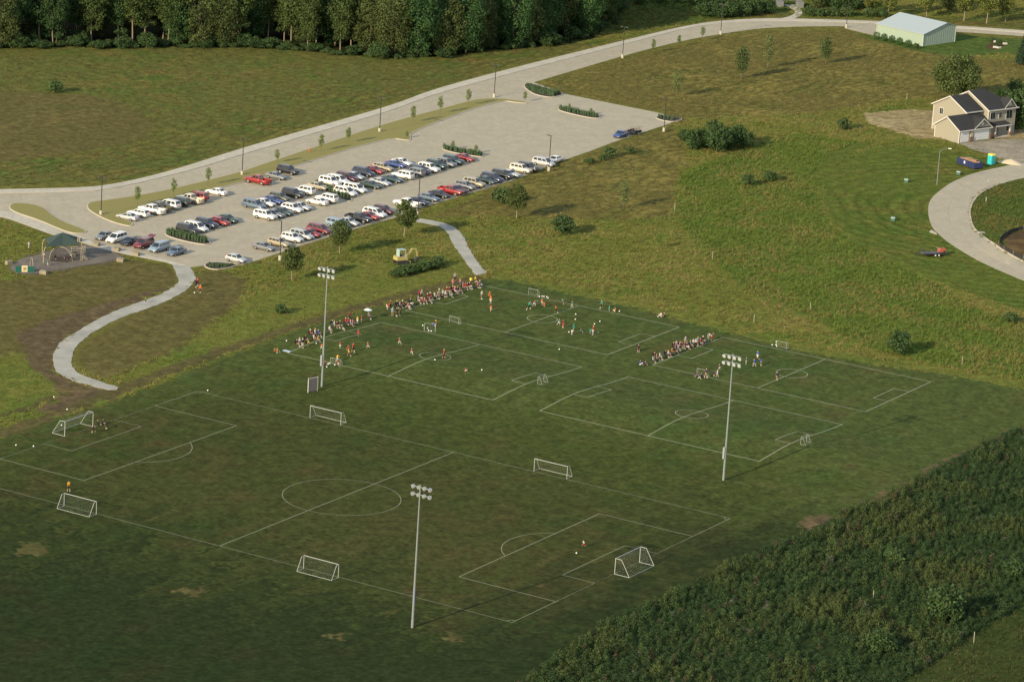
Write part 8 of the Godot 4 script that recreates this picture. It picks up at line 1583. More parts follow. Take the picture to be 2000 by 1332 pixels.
		for s in [[w0 - 0.35, e - 0.3], [w1 + 0.35, e - 0.3]]:
			m.hexa([V.call(fu + 0.4, s[0], s[1]), V.call(fu + 0.4, wm, r), V.call(fu - back, wm, r), V.call(fu - back, s[0], s[1]), V.call(fu + 0.4, s[0], s[1] + 0.15), V.call(fu + 0.4, wm, r + 0.15), V.call(fu - back, wm, r + 0.15), V.call(fu - back, s[0], s[1] + 0.15)])
		part("roof", m.mesh(), shing, o)
		for s in [[w0 - 0.35, e - 0.3], [w1 + 0.35, e - 0.3]]:
			m = MB.new()
			m.hexa([V.call(fu + 0.405, s[0], s[1] - 0.08), V.call(fu + 0.405, wm, r - 0.08), V.call(fu + 0.45, wm, r - 0.08), V.call(fu + 0.45, s[0], s[1] - 0.08), V.call(fu + 0.405, s[0], s[1] + 0.17), V.call(fu + 0.405, wm, r + 0.17), V.call(fu + 0.45, wm, r + 0.17), V.call(fu + 0.45, s[0], s[1] + 0.17)])
			part("barge_board", m.mesh(), white, o)
		m = MB.new()
		m.box(V.call(fu + 0.062, wm + 0.25, e + 0.5), V.call(fu + 0.10, wm - 0.25, e + 1.15))
		part("gable_vent", m.mesh(), white, o)
	# garage doors with panels
	for q in [[0.55, 3.15], [4.95, 9.75]]:
		m = MB.new()
		m.box(V.call(7.502, q[1] + 0.14, 0.0), V.call(7.54, q[0] - 0.14, 2.48))
		var fr := part("garage_door_frame", m.mesh(), white, o)
		for i in 4:
			m = MB.new()
			m.box(V.call(7.542, q[1], 0.06 + i * 0.575), V.call(7.575, q[0], 0.06 + i * 0.575 + 0.555))
			part("door_panel", m.mesh(), door, fr)
	m = MB.new()
	m.box(V.call(7.502, 4.6, -0.1), V.call(7.78, 3.45, 1.15))
	part("brick_pier", m.mesh(), stone, o)
	m = MB.new()
	m.box(V.call(7.502, 10.5, -0.1), V.call(7.75, 9.95, 1.15))
	part("brick_pier", m.mesh(), stone, o)
	m = MB.new()
	m.box(V.call(7.502, 4.45, 1.15), V.call(7.70, 3.6, 2.9))
	part("pier_column", m.mesh(), mat("column_tan", 0.42, 0.35, 0.25, 0.8), o)
	# corner boards
	for q in [[7.5, 0.0, 2.7], [0.0, 0.0, 2.7], [3.7, 5.9, 5.6], [-6.4, 5.9, 5.6], [5.4, 11.42, 5.9]]:
		m = MB.new()
		m.box(V.call(q[0] - 0.09, q[1] + 0.1, -0.2), V.call(q[0] + 0.09, q[1] - 0.03, q[2]))
		part("corner_board", m.mesh(), white, o)
	# windows: frame with panes
	var wins := [["w", -3.9, 5.87, 3.9, 1.0, 1.35], ["u", 5.43, 12.9, 3.9, 1.5, 1.5], ["u", 5.43, 15.4, 4.0, 0.8, 1.3], ["u", 5.43, 18.4, 3.6, 1.9, 1.9], ["u", 5.43, 18.6, 0.7, 1.7, 1.7]]
	for q in wins:
		var fr := MB.new()
		var c := MB.new(); var c2 := MB.new()
		if q[0] == "w":
			fr.box(V.call(q[1] - q[4] * 0.5 - 0.12, q[2] + 0.02, q[3] - 0.12), V.call(q[1] + q[4] * 0.5 + 0.12, q[2] - 0.04, q[3] + q[5] + 0.12))
			c.box(V.call(q[1] - q[4] * 0.5, q[2] - 0.041, q[3]), V.call(q[1] - 0.04, q[2] - 0.055, q[3] + q[5]))
			c2.box(V.call(q[1] + 0.04, q[2] - 0.041, q[3]), V.call(q[1] + q[4] * 0.5, q[2] - 0.055, q[3] + q[5]))
		else:
			fr.box(V.call(q[1] - 0.02, q[2] + q[4] * 0.5 + 0.12, q[3] - 0.12), V.call(q[1] + 0.04, q[2] - q[4] * 0.5 - 0.12, q[3] + q[5] + 0.12))
			c.box(V.call(q[1] + 0.041, q[2] - 0.04, q[3]), V.call(q[1] + 0.055, q[2] - q[4] * 0.5, q[3] + q[5]))
			c2.box(V.call(q[1] + 0.041, q[2] + q[4] * 0.5, q[3]), V.call(q[1] + 0.055, q[2] + 0.04, q[3] + q[5]))
		var f := part("window", fr.mesh(), white, o)
		part("pane", c.mesh(), glass, f)
		part("pane", c2.mesh(), glass, f)
	# porch
	m = MB.new()
	m.hexa([V.call(5.4, 12.0, 3.0), V.call(7.6, 12.0, 2.6), V.call(7.6, 17.2, 2.6), V.call(5.4, 17.2, 3.0), V.call(5.4, 12.0, 3.25), V.call(7.6, 12.0, 2.8), V.call(7.6, 17.2, 2.8), V.call(5.4, 17.2, 3.25)])
	part("porch_roof", m.mesh(), shing, o)
	m = MB.new()
	m.box(V.call(7.602, 17.25, 2.58), V.call(7.70, 11.95, 2.81))
	part("gutter", m.mesh(), white, o)
	for w in [12.2, 17.0]:
		m = MB.new()
		m.box(V.call(7.2, w + 0.14, 1.0), V.call(7.45, w - 0.14, 2.62))
		part("porch_column", m.mesh(), white, o)
		m = MB.new()
		m.box(V.call(7.08, w + 0.28, -0.1), V.call(7.57, w - 0.28, 1.0))
		part("brick_pier", m.mesh(), stone, o)
	m = MB.new()
	m.box(V.call(5.41, 17.2, -0.1), V.call(7.6, 12.0, 0.2))
	part("porch_floor", m.mesh(), mats["pale_concrete_0"], o)
	m = MB.new()
	m.box(V.call(5.402, 15.0, 0.2), V.call(5.46, 14.0, 2.3))
	part("front_door", m.mesh(), mat("door_brown", 0.08, 0.045, 0.03, 0.5), o)
	for q in [[-2.2, 7.4, 8.05], [-2.0, 13.5, 8.75]]:
		m = MB.new()
		m.bar(V.call(q[0], q[1], q[2] - 0.2), V.call(q[0], q[1], q[2] + 0.45), 0.07, 0.07, 8)
		part("vent_pipe", m.mesh(), white, o)

func shed() -> void:
	var green := mat("pale_green_steel", 0.29, 0.36, 0.295, 0.5, 0.05)
	var roof := mat("white_steel_roof", 0.37, 0.42, 0.42, 0.5, 0.05)
	var trim := mat("green_trim", 0.36, 0.42, 0.34, 0.5)
	var o := thing("shed", "pale green metal shed with white roof beside the road", "shed", P(SHED[0], SHED[1], 0.0), SHED[2])
	var L: float = SHED[3]; var D: float = SHED[4]
	var V := func(u: float, w: float, h: float) -> Vector3: return Vector3(u, h, -w)
	var pr := [[0.0, 3.1], [D * 0.70, 5.2], [D, 4.1]]
	for u in [0.0, L]:
		var m := MB.new()
		for i in 2:
			var th := 0.12 * (1.0 if u == 0.0 else -1.0)
			m.hexa([V.call(u, pr[i][0], -0.2), V.call(u + th, pr[i][0], -0.2), V.call(u + th, pr[i + 1][0], -0.2), V.call(u, pr[i + 1][0], -0.2), V.call(u, pr[i][0], pr[i][1]), V.call(u + th, pr[i][0], pr[i][1]), V.call(u + th, pr[i + 1][0], pr[i + 1][1]), V.call(u, pr[i + 1][0], pr[i + 1][1])])
		var wl := part("gable_wall", m.mesh(), green, o)
		m = MB.new()
		var sg := 1.0 if u > 0.0 else -1.0
		for i in range(1, 15):
			var w := D * i / 15.0
			var h: float = lerpf(pr[0][1], pr[1][1], w / pr[1][0]) if w < pr[1][0] else lerpf(pr[1][1], pr[2][1], (w - pr[1][0]) / (D - pr[1][0]))
			m.box(V.call(u + minf(0.0, sg * 0.035) + 0.001 * sg, w + 0.03, 0.0), V.call(u + maxf(0.0, sg * 0.035) + 0.001 * sg, w - 0.03, h - 0.1))
		part("ribs", m.mesh(), green, wl)
	for q in [[0.0, 3.1], [D - 0.12, 4.1]]:
		var m := MB.new()
		m.box(V.call(0.12, q[0] + 0.12, -0.2), V.call(L - 0.12, q[0], q[1]))
		var wl := part("side_wall", m.mesh(), green, o)
		m = MB.new()
		for i in range(1, 18): m.box(V.call(L * i / 18.0 - 0.03, (0.0 if q[0] == 0.0 else D + 0.036), 0.0), V.call(L * i / 18.0 + 0.03, (-0.036 if q[0] == 0.0 else D + 0.001), q[1] - 0.15))
		part("ribs", m.mesh(), green, wl)
	for i in 2:
		var m := MB.new()
		var s: float = (pr[i + 1][1] - pr[i][1]) / (pr[i + 1][0] - pr[i][0])
		var w0: float = pr[i][0] - (0.3 if i == 0 else 0.0); var w1: float = pr[i + 1][0] + (0.3 if i == 1 else 0.0)
		var h0: float = pr[i][1] + s * (w0 - pr[i][0]) + 0.02; var h1: float = pr[i][1] + s * (w1 - pr[i][0]) + 0.02
		m.hexa([V.call(-0.25, w0, h0), V.call(L + 0.25, w0, h0), V.call(L + 0.25, w1, h1), V.call(-0.25, w1, h1), V.call(-0.25, w0, h0 + 0.1), V.call(L + 0.25, w0, h0 + 0.1), V.call(L + 0.25, w1, h1 + 0.1), V.call(-0.25, w1, h1 + 0.1)])
		var rf := part("roof", m.mesh(), roof, o)
		m = MB.new()
		for k in range(1, 18): m.hexa([V.call(L * k / 18.0 - 0.03, w0, h0 + 0.1), V.call(L * k / 18.0 + 0.03, w0, h0 + 0.1), V.call(L * k / 18.0 + 0.03, w1, h1 + 0.1), V.call(L * k / 18.0 - 0.03, w1, h1 + 0.1), V.call(L * k / 18.0 - 0.02, w0, h0 + 0.14), V.call(L * k / 18.0 + 0.02, w0, h0 + 0.14), V.call(L * k / 18.0 + 0.02, w1, h1 + 0.14), V.call(L * k / 18.0 - 0.02, w1, h1 + 0.14)])
		part("ribs", m.mesh(), roof, rf)
	for q in [[0.0, 0.0, 3.0], [L, 0.0, 3.0], [L, D, 4.0]]:
		var m := MB.new()
		m.box(V.call(q[0] - 0.1, q[1] + 0.1, -0.1), V.call(q[0] + 0.1, q[1] - 0.1, q[2]))
		part("corner_trim", m.mesh(), trim, o)

func excavator() -> void:
	var yel := mat("excavator_yellow", 0.36, 0.30, 0.11, 0.5)
	var dark := mat("machine_dark", 0.03, 0.03, 0.035, 0.7)
	var teal := mat("cab_pale_teal", 0.30, 0.40, 0.36, 0.5)
	var o := thing("mini_excavator", "yellow mini excavator with pale green cab beside the leafy patch", "excavator", P(DIGGER[0], DIGGER[1], 0.0), DIGGER[2])
	for s in [-1.0, 1.0]:
		var m := MB.new()
		m.hexa([Vector3(-1.15, 0.0, s * 0.85 - 0.2), Vector3(1.15, 0.0, s * 0.85 - 0.2), Vector3(1.15, 0.0, s * 0.85 + 0.2), Vector3(-1.15, 0.0, s * 0.85 + 0.2), Vector3(-1.3, 0.5, s * 0.85 - 0.2), Vector3(1.3, 0.5, s * 0.85 - 0.2), Vector3(1.3, 0.5, s * 0.85 + 0.2), Vector3(-1.3, 0.5, s * 0.85 + 0.2)])
		part("track", m.mesh(), dark, o)
	var m := MB.new()
	m.bar(Vector3(0, 0.5, 0), Vector3(0, 0.72, 0), 0.6, 0.6, 14)
	part("turntable", m.mesh(), dark, o)
	m = MB.new()
	m.hexa([Vector3(-1.35, 0.72, -0.85), Vector3(1.0, 0.72, -0.85), Vector3(1.0, 0.72, 0.85), Vector3(-1.35, 0.72, 0.85), Vector3(-1.25, 1.45, -0.8), Vector3(0.9, 1.3, -0.8), Vector3(0.9, 1.3, 0.8), Vector3(-1.25, 1.45, 0.8)])
	part("engine_housing", m.mesh(), yel, o)
	m = MB.new()
	m.box(Vector3(-0.75, 2.62, -0.72), Vector3(0.65, 2.74, 0.52))
	for q in [[-0.7, -0.68], [0.6, -0.68], [-0.7, 0.48], [0.6, 0.48]]: m.beam(Vector3(q[0], 1.3, q[1]), Vector3(q[0], 2.63, q[1]), 0.09, 0.09)
	m.box(Vector3(-0.75, 1.35, -0.72), Vector3(-0.68, 2.62, 0.52))
	var cab := part("cab", m.mesh(), teal, o)
	m = MB.new()
	m.box(Vector3(-0.3, 1.45, -0.4), Vector3(0.15, 1.6, 0.1)); m.box(Vector3(-0.36, 1.6, -0.4), Vector3(-0.28, 2.1, 0.1))
	part("seat", m.mesh(), dark, cab)
	m = MB.new()
	m.beam(Vector3(0.95, 1.1, 0.1), Vector3(2.3, 2.75, 0.1), 0.24, 0.34)
	m.beam(Vector3(2.2, 2.7, 0.1), Vector3(3.1, 2.55, 0.1), 0.22, 0.3)
	part("boom", m.mesh(), yel, o)
	m = MB.new()
	m.beam(Vector3(3.05, 2.65, 0.1), Vector3(3.45, 1.1, 0.1), 0.18, 0.24)
	part("stick", m.mesh(), yel, o)
	m = MB.new()
	m.hexa([Vector3(2.75, 0.2, -0.25), Vector3(3.25, 0.15, -0.25), Vector3(3.25, 0.15, 0.45), Vector3(2.75, 0.2, 0.45), Vector3(3.2, 1.0, -0.25), Vector3(3.6, 1.0, -0.25), Vector3(3.6, 1.0, 0.45), Vector3(3.2, 1.0, 0.45)])
	part("bucket", m.mesh(), dark, o)
	m = MB.new()
	m.hexa([Vector3(1.35, 0.05, -1.0), Vector3(1.5, 0.05, -1.0), Vector3(1.5, 0.05, 1.0), Vector3(1.35, 0.05, 1.0), Vector3(1.45, 0.5, -1.0), Vector3(1.55, 0.5, -1.0), Vector3(1.55, 0.5, 1.0), Vector3(1.45, 0.5, 1.0)])
	part("blade", m.mesh(), yel, o)

func rough_block(called: String, label: String, category: String, at: Vector3, turn: float, s: Vector3, seed_: int, m_: Material, group := "") -> void:
	var k := RandomNumberGenerator.new()
	k.seed = seed_
	var j := func() -> float: return k.randf_range(-0.06, 0.06)
	var m := MB.new()
	var p := []
	for h in [0.0, 1.0]:
		for q in [[-0.5, -0.5], [0.5, -0.5], [0.5, 0.5], [-0.5, 0.5]]:
			p.append(Vector3((q[0] + j.call()) * s.x, (h + j.call() * h) * s.y - 0.03, (q[1] + j.call()) * s.z))
	m.hexa(p)
	var o := MeshInstance3D.new()
	o.name = numbered(called)
	o.mesh = m.mesh()
	o.material_override = m_
	add_child(o)
	o.position = at
	o.rotation.y = turn
	tag(o, label, category, group)

func build_objects() -> void:
	for q in MASTS: floodlight(q[0], q[1], q[2], q[3])
	for q in POSTS: lamp_post(q[0], q[1], q[2], q[3], q[4])
	for q in GOALS: goal(q[0], P(q[1], q[2]), q[3], q[4], q[5], q[6], q[7], q[8], q[9], q[10], q[11])
	var lime := paved("limestone", 0.40, 0.35, 0.25, 420, 0.25, 0.5, 0.95)
	for i in STONES.size():
		var q: Array = STONES[i]
		rough_block("stone_block", q[3], "stone", P(q[0], q[1]), q[2], Vector3(1.3, 0.7, 0.8), 700 + i, lime, "limestone blocks round the playground")
	for i in ROCKS.size():
		var q: Array = ROCKS[i]
		rough_block("garden_rock", q[3], "rock", P(q[0], q[1]), q[2], Vector3(1.1, 0.4, 0.6), 760 + i, mat("white_rock", 0.45, 0.43, 0.38, 0.95), "rocks in the rock garden")
	house()
	shed()
	excavator()
	# scoreboard-sized screen panel standing by the mast
	var o := thing("storage_screen", "upright grey board screen with pale frame beside the floodlight mast", "screen", P(SCREEN[0], SCREEN[1]), SCREEN[2])
	var m := MB.new()
	m.box(Vector3(-0.95, 0.1, -0.05), Vector3(0.95, 2.35, 0.05))
	part("panel", m.mesh(), mat("weathered_board", 0.15, 0.14, 0.135, 0.9), o)
	for s in [-1.0, 1.0]:
		m = MB.new()
		m.box(Vector3(s * 1.02 - 0.07, 0.0, -0.07), Vector3(s * 1.02 + 0.07, 2.5, 0.07))
		part("post", m.mesh(), mat("pale_timber", 0.45, 0.42, 0.37, 0.9), o)
	m = MB.new()
	m.box(Vector3(-0.95, 2.35, -0.06), Vector3(0.95, 2.45, 0.06))
	part("rail", m.mesh(), mats["pale_timber"], o)
	# street lamp by the cul-de-sac
	o = thing("street_lamp", "grey street lamp with curved arm beside the bend of the street", "street lamp", P(STREETLAMP[0], STREETLAMP[1]), STREETLAMP[2])
	var steel: Material = mats["galvanised_steel"]
	m = MB.new()
	m.bar(Vector3(0, -0.2, 0), Vector3(0, 7.4, 0), 0.09, 0.055, 10)
	part("pole", m.mesh(), steel, o)
	m = MB.new()
	m.bar(Vector3(0, 7.2, 0), Vector3(0.5, 7.75, 0), 0.045, 0.04, 8)
	m.bar(Vector3(0.5, 7.75, 0), Vector3(1.9, 8.0, 0), 0.04, 0.035, 8)
	part("arm", m.mesh(), steel, o)
	m = MB.new()
	m.hexa([Vector3(1.85, 7.9, -0.14), Vector3(2.55, 7.9, -0.12), Vector3(2.55, 7.9, 0.12), Vector3(1.85, 7.9, 0.14), Vector3(1.85, 8.08, -0.08), Vector3(2.5, 8.05, -0.08), Vector3(2.5, 8.05, 0.08), Vector3(1.85, 8.08, 0.08)])
	part("lamp_head", m.mesh(), mat("lamp_head_white", 0.7, 0.7, 0.68, 0.5), o)
	# portable toilet
	o = thing("portable_toilet", "turquoise portable toilet with yellow roof near the new house", "toilet", P(TOILET[0], TOILET[1]), HOUSE[2])
	m = MB.new()
	m.box(Vector3(-0.62, 0.05, -0.6), Vector3(0.58, 2.1, 0.6))
	part("cabin", m.mesh(), mat("turquoise_plastic", 0.03, 0.42, 0.46, 0.45), o)
	m = MB.new()
	m.box(Vector3(0.582, 0.12, -0.42), Vector3(0.62, 2.0, 0.42))
	part("door", m.mesh(), mat("turquoise_door", 0.02, 0.32, 0.37, 0.45), o)
	m = MB.new()
	m.hexa([Vector3(-0.66, 2.1, -0.64), Vector3(0.62, 2.1, -0.64), Vector3(0.62, 2.1, 0.64), Vector3(-0.66, 2.1, 0.64), Vector3(-0.5, 2.38, -0.5), Vector3(0.46, 2.38, -0.5), Vector3(0.46, 2.38, 0.5), Vector3(-0.5, 2.38, 0.5)])
	part("roof", m.mesh(), mat("yellow_plastic", 0.75, 0.62, 0.06, 0.5), o)
	m = MB.new()
	m.box(Vector3(-0.7, 0.0, -0.66), Vector3(0.66, 0.08, 0.66))
	part("skid", m.mesh(), mats["machine_dark"], o)
	# roll-off skip
	o = thing("waste_skip", "long dark blue waste skip heaped with cardboard by the street", "skip", P(SKIP[0], SKIP[1]), SKIP[2])
	var navy := mat("skip_navy", 0.018, 0.03, 0.10, 0.6)
	for s in [-1.0, 1.0]:
		m = MB.new()
		m.box(Vector3(-2.9, 0.2, s * 1.15 - 0.05), Vector3(2.9, 1.45, s * 1.15 + 0.05))
		var w := part("side_wall", m.mesh(), navy, o)
		m = MB.new()
		for i in 7: m.box(Vector3(-2.8 + i * 0.92, 0.2, s * 1.2 + (0.0 if s > 0 else -0.08)), Vector3(-2.68 + i * 0.92, 1.4, s * 1.2 + (0.08 if s > 0 else 0.0)))
		part("ribs", m.mesh(), navy, w)
		m = MB.new()
		m.box(Vector3(-2.9, 1.45, s * 1.15 - 0.09), Vector3(2.9, 1.55, s * 1.15 + 0.09))
		part("rim", m.mesh(), navy, o)
	m = MB.new()
	m.box(Vector3(-0.55, 0.7, 1.285), Vector3(-0.1, 1.25, 1.295))
	part("number_plate", m.mesh(), mats["cloth_white"] if mats.has("cloth_white") else mat("plate_white", 0.7, 0.7, 0.68, 0.7), o)
	for x in [-2.9, 2.8]:
		m = MB.new()
		m.box(Vector3(x, 0.2, -1.1), Vector3(x + 0.1, 1.45, 1.1))
		part("end_wall", m.mesh(), navy, o)
	m = MB.new()
	m.box(Vector3(-2.8, 0.2, -1.1), Vector3(2.8, 0.3, 1.1))
	part("floor", m.mesh(), navy, o)
	for x in [-2.2, 2.2]:
		m = MB.new()
		m.bar(Vector3(x, 0.12, -1.0), Vector3(x, 0.12, 1.0), 0.12, 0.12, 10)
		part("roller", m.mesh(), mats["machine_dark"], o)
	for i in 7:
		var card := mat("cardboard_%d" % (i % 2), 0.34 - 0.06 * (i % 2), 0.20 - 0.04 * (i % 2), 0.10, 0.9)
		rough_block("waste_piece", "torn brown cardboard lying on the heap in the blue skip", "cardboard", P(SKIP[0], SKIP[1], 1.25) + Basis(Vector3.UP, SKIP[2]) * Vector3(-2.1 + i * 0.68, 0.05 * (i % 3), 0.25 * sin(i * 2.0)), SKIP[2] + i * 0.7, Vector3(1.3, 0.3 + 0.1 * (i % 3), 1.0), 900 + i, card, "waste in the skip")
	# waste filling under the loose pieces
	m = MB.new()
	m.hexa([Vector3(-2.75, 0.3, -1.05), Vector3(2.75, 0.3, -1.05), Vector3(2.75, 0.3, 1.05), Vector3(-2.75, 0.3, 1.05), Vector3(-2.75, 1.22, -1.05), Vector3(2.75, 1.1, -1.05), Vector3(2.75, 1.2, 1.05), Vector3(-2.75, 1.25, 1.05)])
	part("waste_fill", m.mesh(), mat("waste_brown", 0.17, 0.11, 0.07, 0.95), o)
	trailer(TRAILER, "flat black car trailer with red machine parked on the grass", true)
	trailer(BRUSH_TRAILER, "small black trailer heaped with branches behind the blue car", false)
	for i in BOXES.size():
		var q: Array = BOXES[i]   # x, y, kind, label
		if q[2] == "pedestal":
			o = thing("utility_box", q[3], "utility box", P(q[0], q[1]), 0.3)
			m = MB.new()
			m.box(Vector3(-0.4, 0, -0.35), Vector3(0.4, 0.6, 0.35))
			part("cabinet", m.mesh(), mat("utility_green", 0.04, 0.12, 0.09, 0.6), o)
			m = MB.new()
			m.hexa([Vector3(-0.43, 0.6, -0.38), Vector3(0.43, 0.6, -0.38), Vector3(0.43, 0.6, 0.38), Vector3(-0.43, 0.6, 0.38), Vector3(-0.4, 0.74, -0.35), Vector3(0.4, 0.7, -0.35), Vector3(0.4, 0.7, 0.35), Vector3(-0.4, 0.74, 0.35)])
			part("lid", m.mesh(), mat("pale_lid", 0.33, 0.40, 0.38, 0.5), o)
		elif q[2] == "sign":
			o = thing("sign", q[3], "sign", P(q[0], q[1]), 0.5)
			m = MB.new()
			m.bar(Vector3(0, -0.1, 0), Vector3(0, q[4], 0), 0.03, 0.03, 8)
			part("post", m.mesh(), steel, o)
			m = MB.new()
			m.box(Vector3(0.03, q[4] - q[5], -q[6] * 0.5), Vector3(0.06, q[4], q[6] * 0.5))
			part("board", m.mesh(), mat("sign_white", 0.72, 0.72, 0.70, 0.5), o)
		else:
			o = thing("stake", q[3], "stake", P(q[0], q[1]), 0.2, "marker stakes in the rough grass")
			m = MB.new()
			m.box(Vector3(-0.05, -0.1, -0.05), Vector3(0.05, 1.45, 0.05))
			part("post", m.mesh(), mat("stake_timber", 0.28, 0.25, 0.18, 0.9), o)
			m = MB.new()
			m.hexa([Vector3(-0.05, 1.45, -0.05), Vector3(0.05, 1.45, -0.05), Vector3(0.05, 1.45, 0.05), Vector3(-0.05, 1.45, 0.05), Vector3(-0.01, 1.56, -0.01), Vector3(0.01, 1.56, -0.01), Vector3(0.01, 1.56, 0.01), Vector3(-0.01, 1.56, 0.01)])
			part("tip", m.mesh(), mats["stake_timber"], o)
	# fire hydrant
	o = thing("fire_hydrant", "orange-red fire hydrant on the grass strip", "hydrant", P(HYDRANT[0], HYDRANT[1], 0.1))
	var hr := mat("hydrant_red", 0.50, 0.09, 0.03, 0.5)
	m = MB.new()
	lathe(m, Vector3.ZERO, Vector3.UP, [0, 0.2, 0.06, 0.2, 0.07, 0.13, 0.62, 0.13, 0.64, 0.17, 0.7, 0.16, 0.8, 0.09, 0.86, 0.001], 12)
	part("barrel", m.mesh(), hr, o)
	for s in [-1.0, 1.0]:
		m = MB.new()
		m.bar(Vector3(0, 0.5, s * 0.1), Vector3(0, 0.5, s * 0.26), 0.07, 0.07, 10)
		part("outlet", m.mesh(), hr, o)
	# silt fence round the soil heap
	o = thing("silt_fence", "black silt fence sagging round the brown soil heap", "fence", P(FENCE[0], FENCE[1]))
	var fp := v2(FENCE)
	var blk := mat("silt_fabric", 0.02, 0.02, 0.022, 0.9)
	for i in fp.size() - 1:
		m = MB.new()
		var a := P(fp[i].x, fp[i].y) - o.position; var b := P(fp[i + 1].x, fp[i + 1].y) - o.position
		var s := (b - a).cross(Vector3.UP).normalized() * 0.02
		m.hexa([a - s, b - s, b + s, a + s, a - s + Vector3.UP * 0.75, b - s + Vector3.UP * 0.65, b + s + Vector3.UP * 0.65, a + s + Vector3.UP * 0.75])
		part("fabric", m.mesh(), blk, o)
		m = MB.new()
		m.box(a + Vector3(-0.03, -0.1, -0.03), a + Vector3(0.03, 0.9, 0.03))
		part("post", m.mesh(), mats["stake_timber"], o)
	# sand heap by the kerb
	m = MB.new()
	var k := RandomNumberGenerator.new()
	k.seed = 12
	var rows := []
	for r in 6:
		var row := []
		for i in 18:
			var t := TAU * i / 18.0
			var rr := 2.3 * (1.0 - r / 5.0) * (1.0 + 0.12 * sin(t * 3.0) + k.randf_range(-0.05, 0.05))
			row.append(Vector3(cos(t) * rr * 1.3, 0.9 * pow(r / 5.0, 0.8) - 0.05, sin(t) * rr))
		rows.append(row)
	for r in 5:
		for i in 18: m.quad(rows[r][i], rows[r][(i + 1) % 18], rows[r + 1][(i + 1) % 18], rows[r + 1][i], Vector3(cos(TAU * (i + 0.5) / 18), 0.8, sin(TAU * (i + 0.5) / 18)))
	var sh := MeshInstance3D.new()
	sh.name = numbered("sand_heap")
	sh.mesh = m.smooth(-1.0)
	sh.material_override = mat("pale_sand", 0.50, 0.42, 0.28, 0.95)
	add_child(sh)
	sh.position = P(SAND[0], SAND[1])
	tag(sh, "pale sand heap tipped beside the street near the house", "sand heap")
	# footbridge over the path's underpass
	o = thing("underpass", "grey concrete underpass taking the path below the road bank", "underpass", P(UNDERPASS[0], UNDERPASS[1]), UNDERPASS[2])
	m = MB.new()
	m.box(Vector3(-3.5, 1.5, -0.3), Vector3(3.5, 2.2, 0.3))
	part("lintel", m.mesh(), mat("dull_concrete", 0.15, 0.155, 0.15, 0.9), o)
	for s in [-1.0, 1.0]:
		m = MB.new()
		m.box(Vector3(s * 2.7 - 0.8, -0.2, -0.28), Vector3(s * 2.7 + 0.8, 1.5, 2.5))
		part("side_wall", m.mesh(), mats["dull_concrete"], o)
	# soccer balls
	var bm := MB.new()
	lathe(bm, Vector3(0, 0.11, 0), Vector3.UP, [-0.11, 0.001, -0.095, 0.055, -0.055, 0.095, 0.0, 0.11, 0.055, 0.095, 0.095, 0.055, 0.11, 0.001], 12)
	var bmesh := bm.smooth(-1.0)
	for q in BALLS:
		var b := MeshInstance3D.new()
		b.name = numbered("soccer_ball")
		b.mesh = bmesh
		b.material_override = mat("ball_white", 0.72, 0.72, 0.68, 0.5)
		add_child(b)
		b.position = P(q[0], q[1], 0.012)
		b.scale = Vector3.ONE * 1.15
		tag(b, q[2], "ball", "white soccer balls")
	# umbrella shading a spectator
	o = thing("umbrella", "white umbrella tilted over a spectator on the side line", "umbrella", P(BROLLY[0], BROLLY[1]))
	m = MB.new()
	var top := Vector3(0, 2.0, 0)
	for i in 8:
		var a0 := TAU * i / 8; var a1 := TAU * (i + 1) / 8
		m.hexa([top + Vector3(0, 0, 0), top + Vector3(cos(a0) * 0.8, -0.32, sin(a0) * 0.8), top + Vector3(cos(a1) * 0.8, -0.32, sin(a1) * 0.8), top + Vector3(0.002, 0, 0.002), top + Vector3(0, 0.012, 0), top + Vector3(cos(a0) * 0.8, -0.308, sin(a0) * 0.8), top + Vector3(cos(a1) * 0.8, -0.308, sin(a1) * 0.8), top + Vector3(0.002, 0.012, 0.002)])
	part("canopy", m.mesh(), mat("umbrella_white", 0.62, 0.68, 0.70, 0.8), o)
	m = MB.new()
	m.bar(Vector3.ZERO, top + Vector3.UP * 0.1, 0.012, 0.012, 6)
	part("shaft", m.mesh(), mats["chair_tube"] if mats.has("chair_tube") else steel, o)
	# towel on the grass
	m = MB.new()
	m.hexa([Vector3(-0.75, 0.0, -0.4), Vector3(0.75, 0.0, -0.35), Vector3(0.72, 0.0, 0.4), Vector3(-0.78, 0.0, 0.36), Vector3(-0.75, 0.06, -0.4), Vector3(0.75, 0.04, -0.35), Vector3(0.72, 0.07, 0.4), Vector3(-0.78, 0.03, 0.36)])
	var tw := MeshInstance3D.new()
	tw.name = numbered("blanket")
	tw.mesh = m.mesh()
	tw.material_override = mat("blanket_pale_blue", 0.42, 0.50, 0.62, 0.95)
	add_child(tw)
	tw.position = P(TOWEL[0], TOWEL[1], 0.012)
	tag(tw, "pale blue blanket spread on the grass near the pitch corner", "blanket")
	playground()

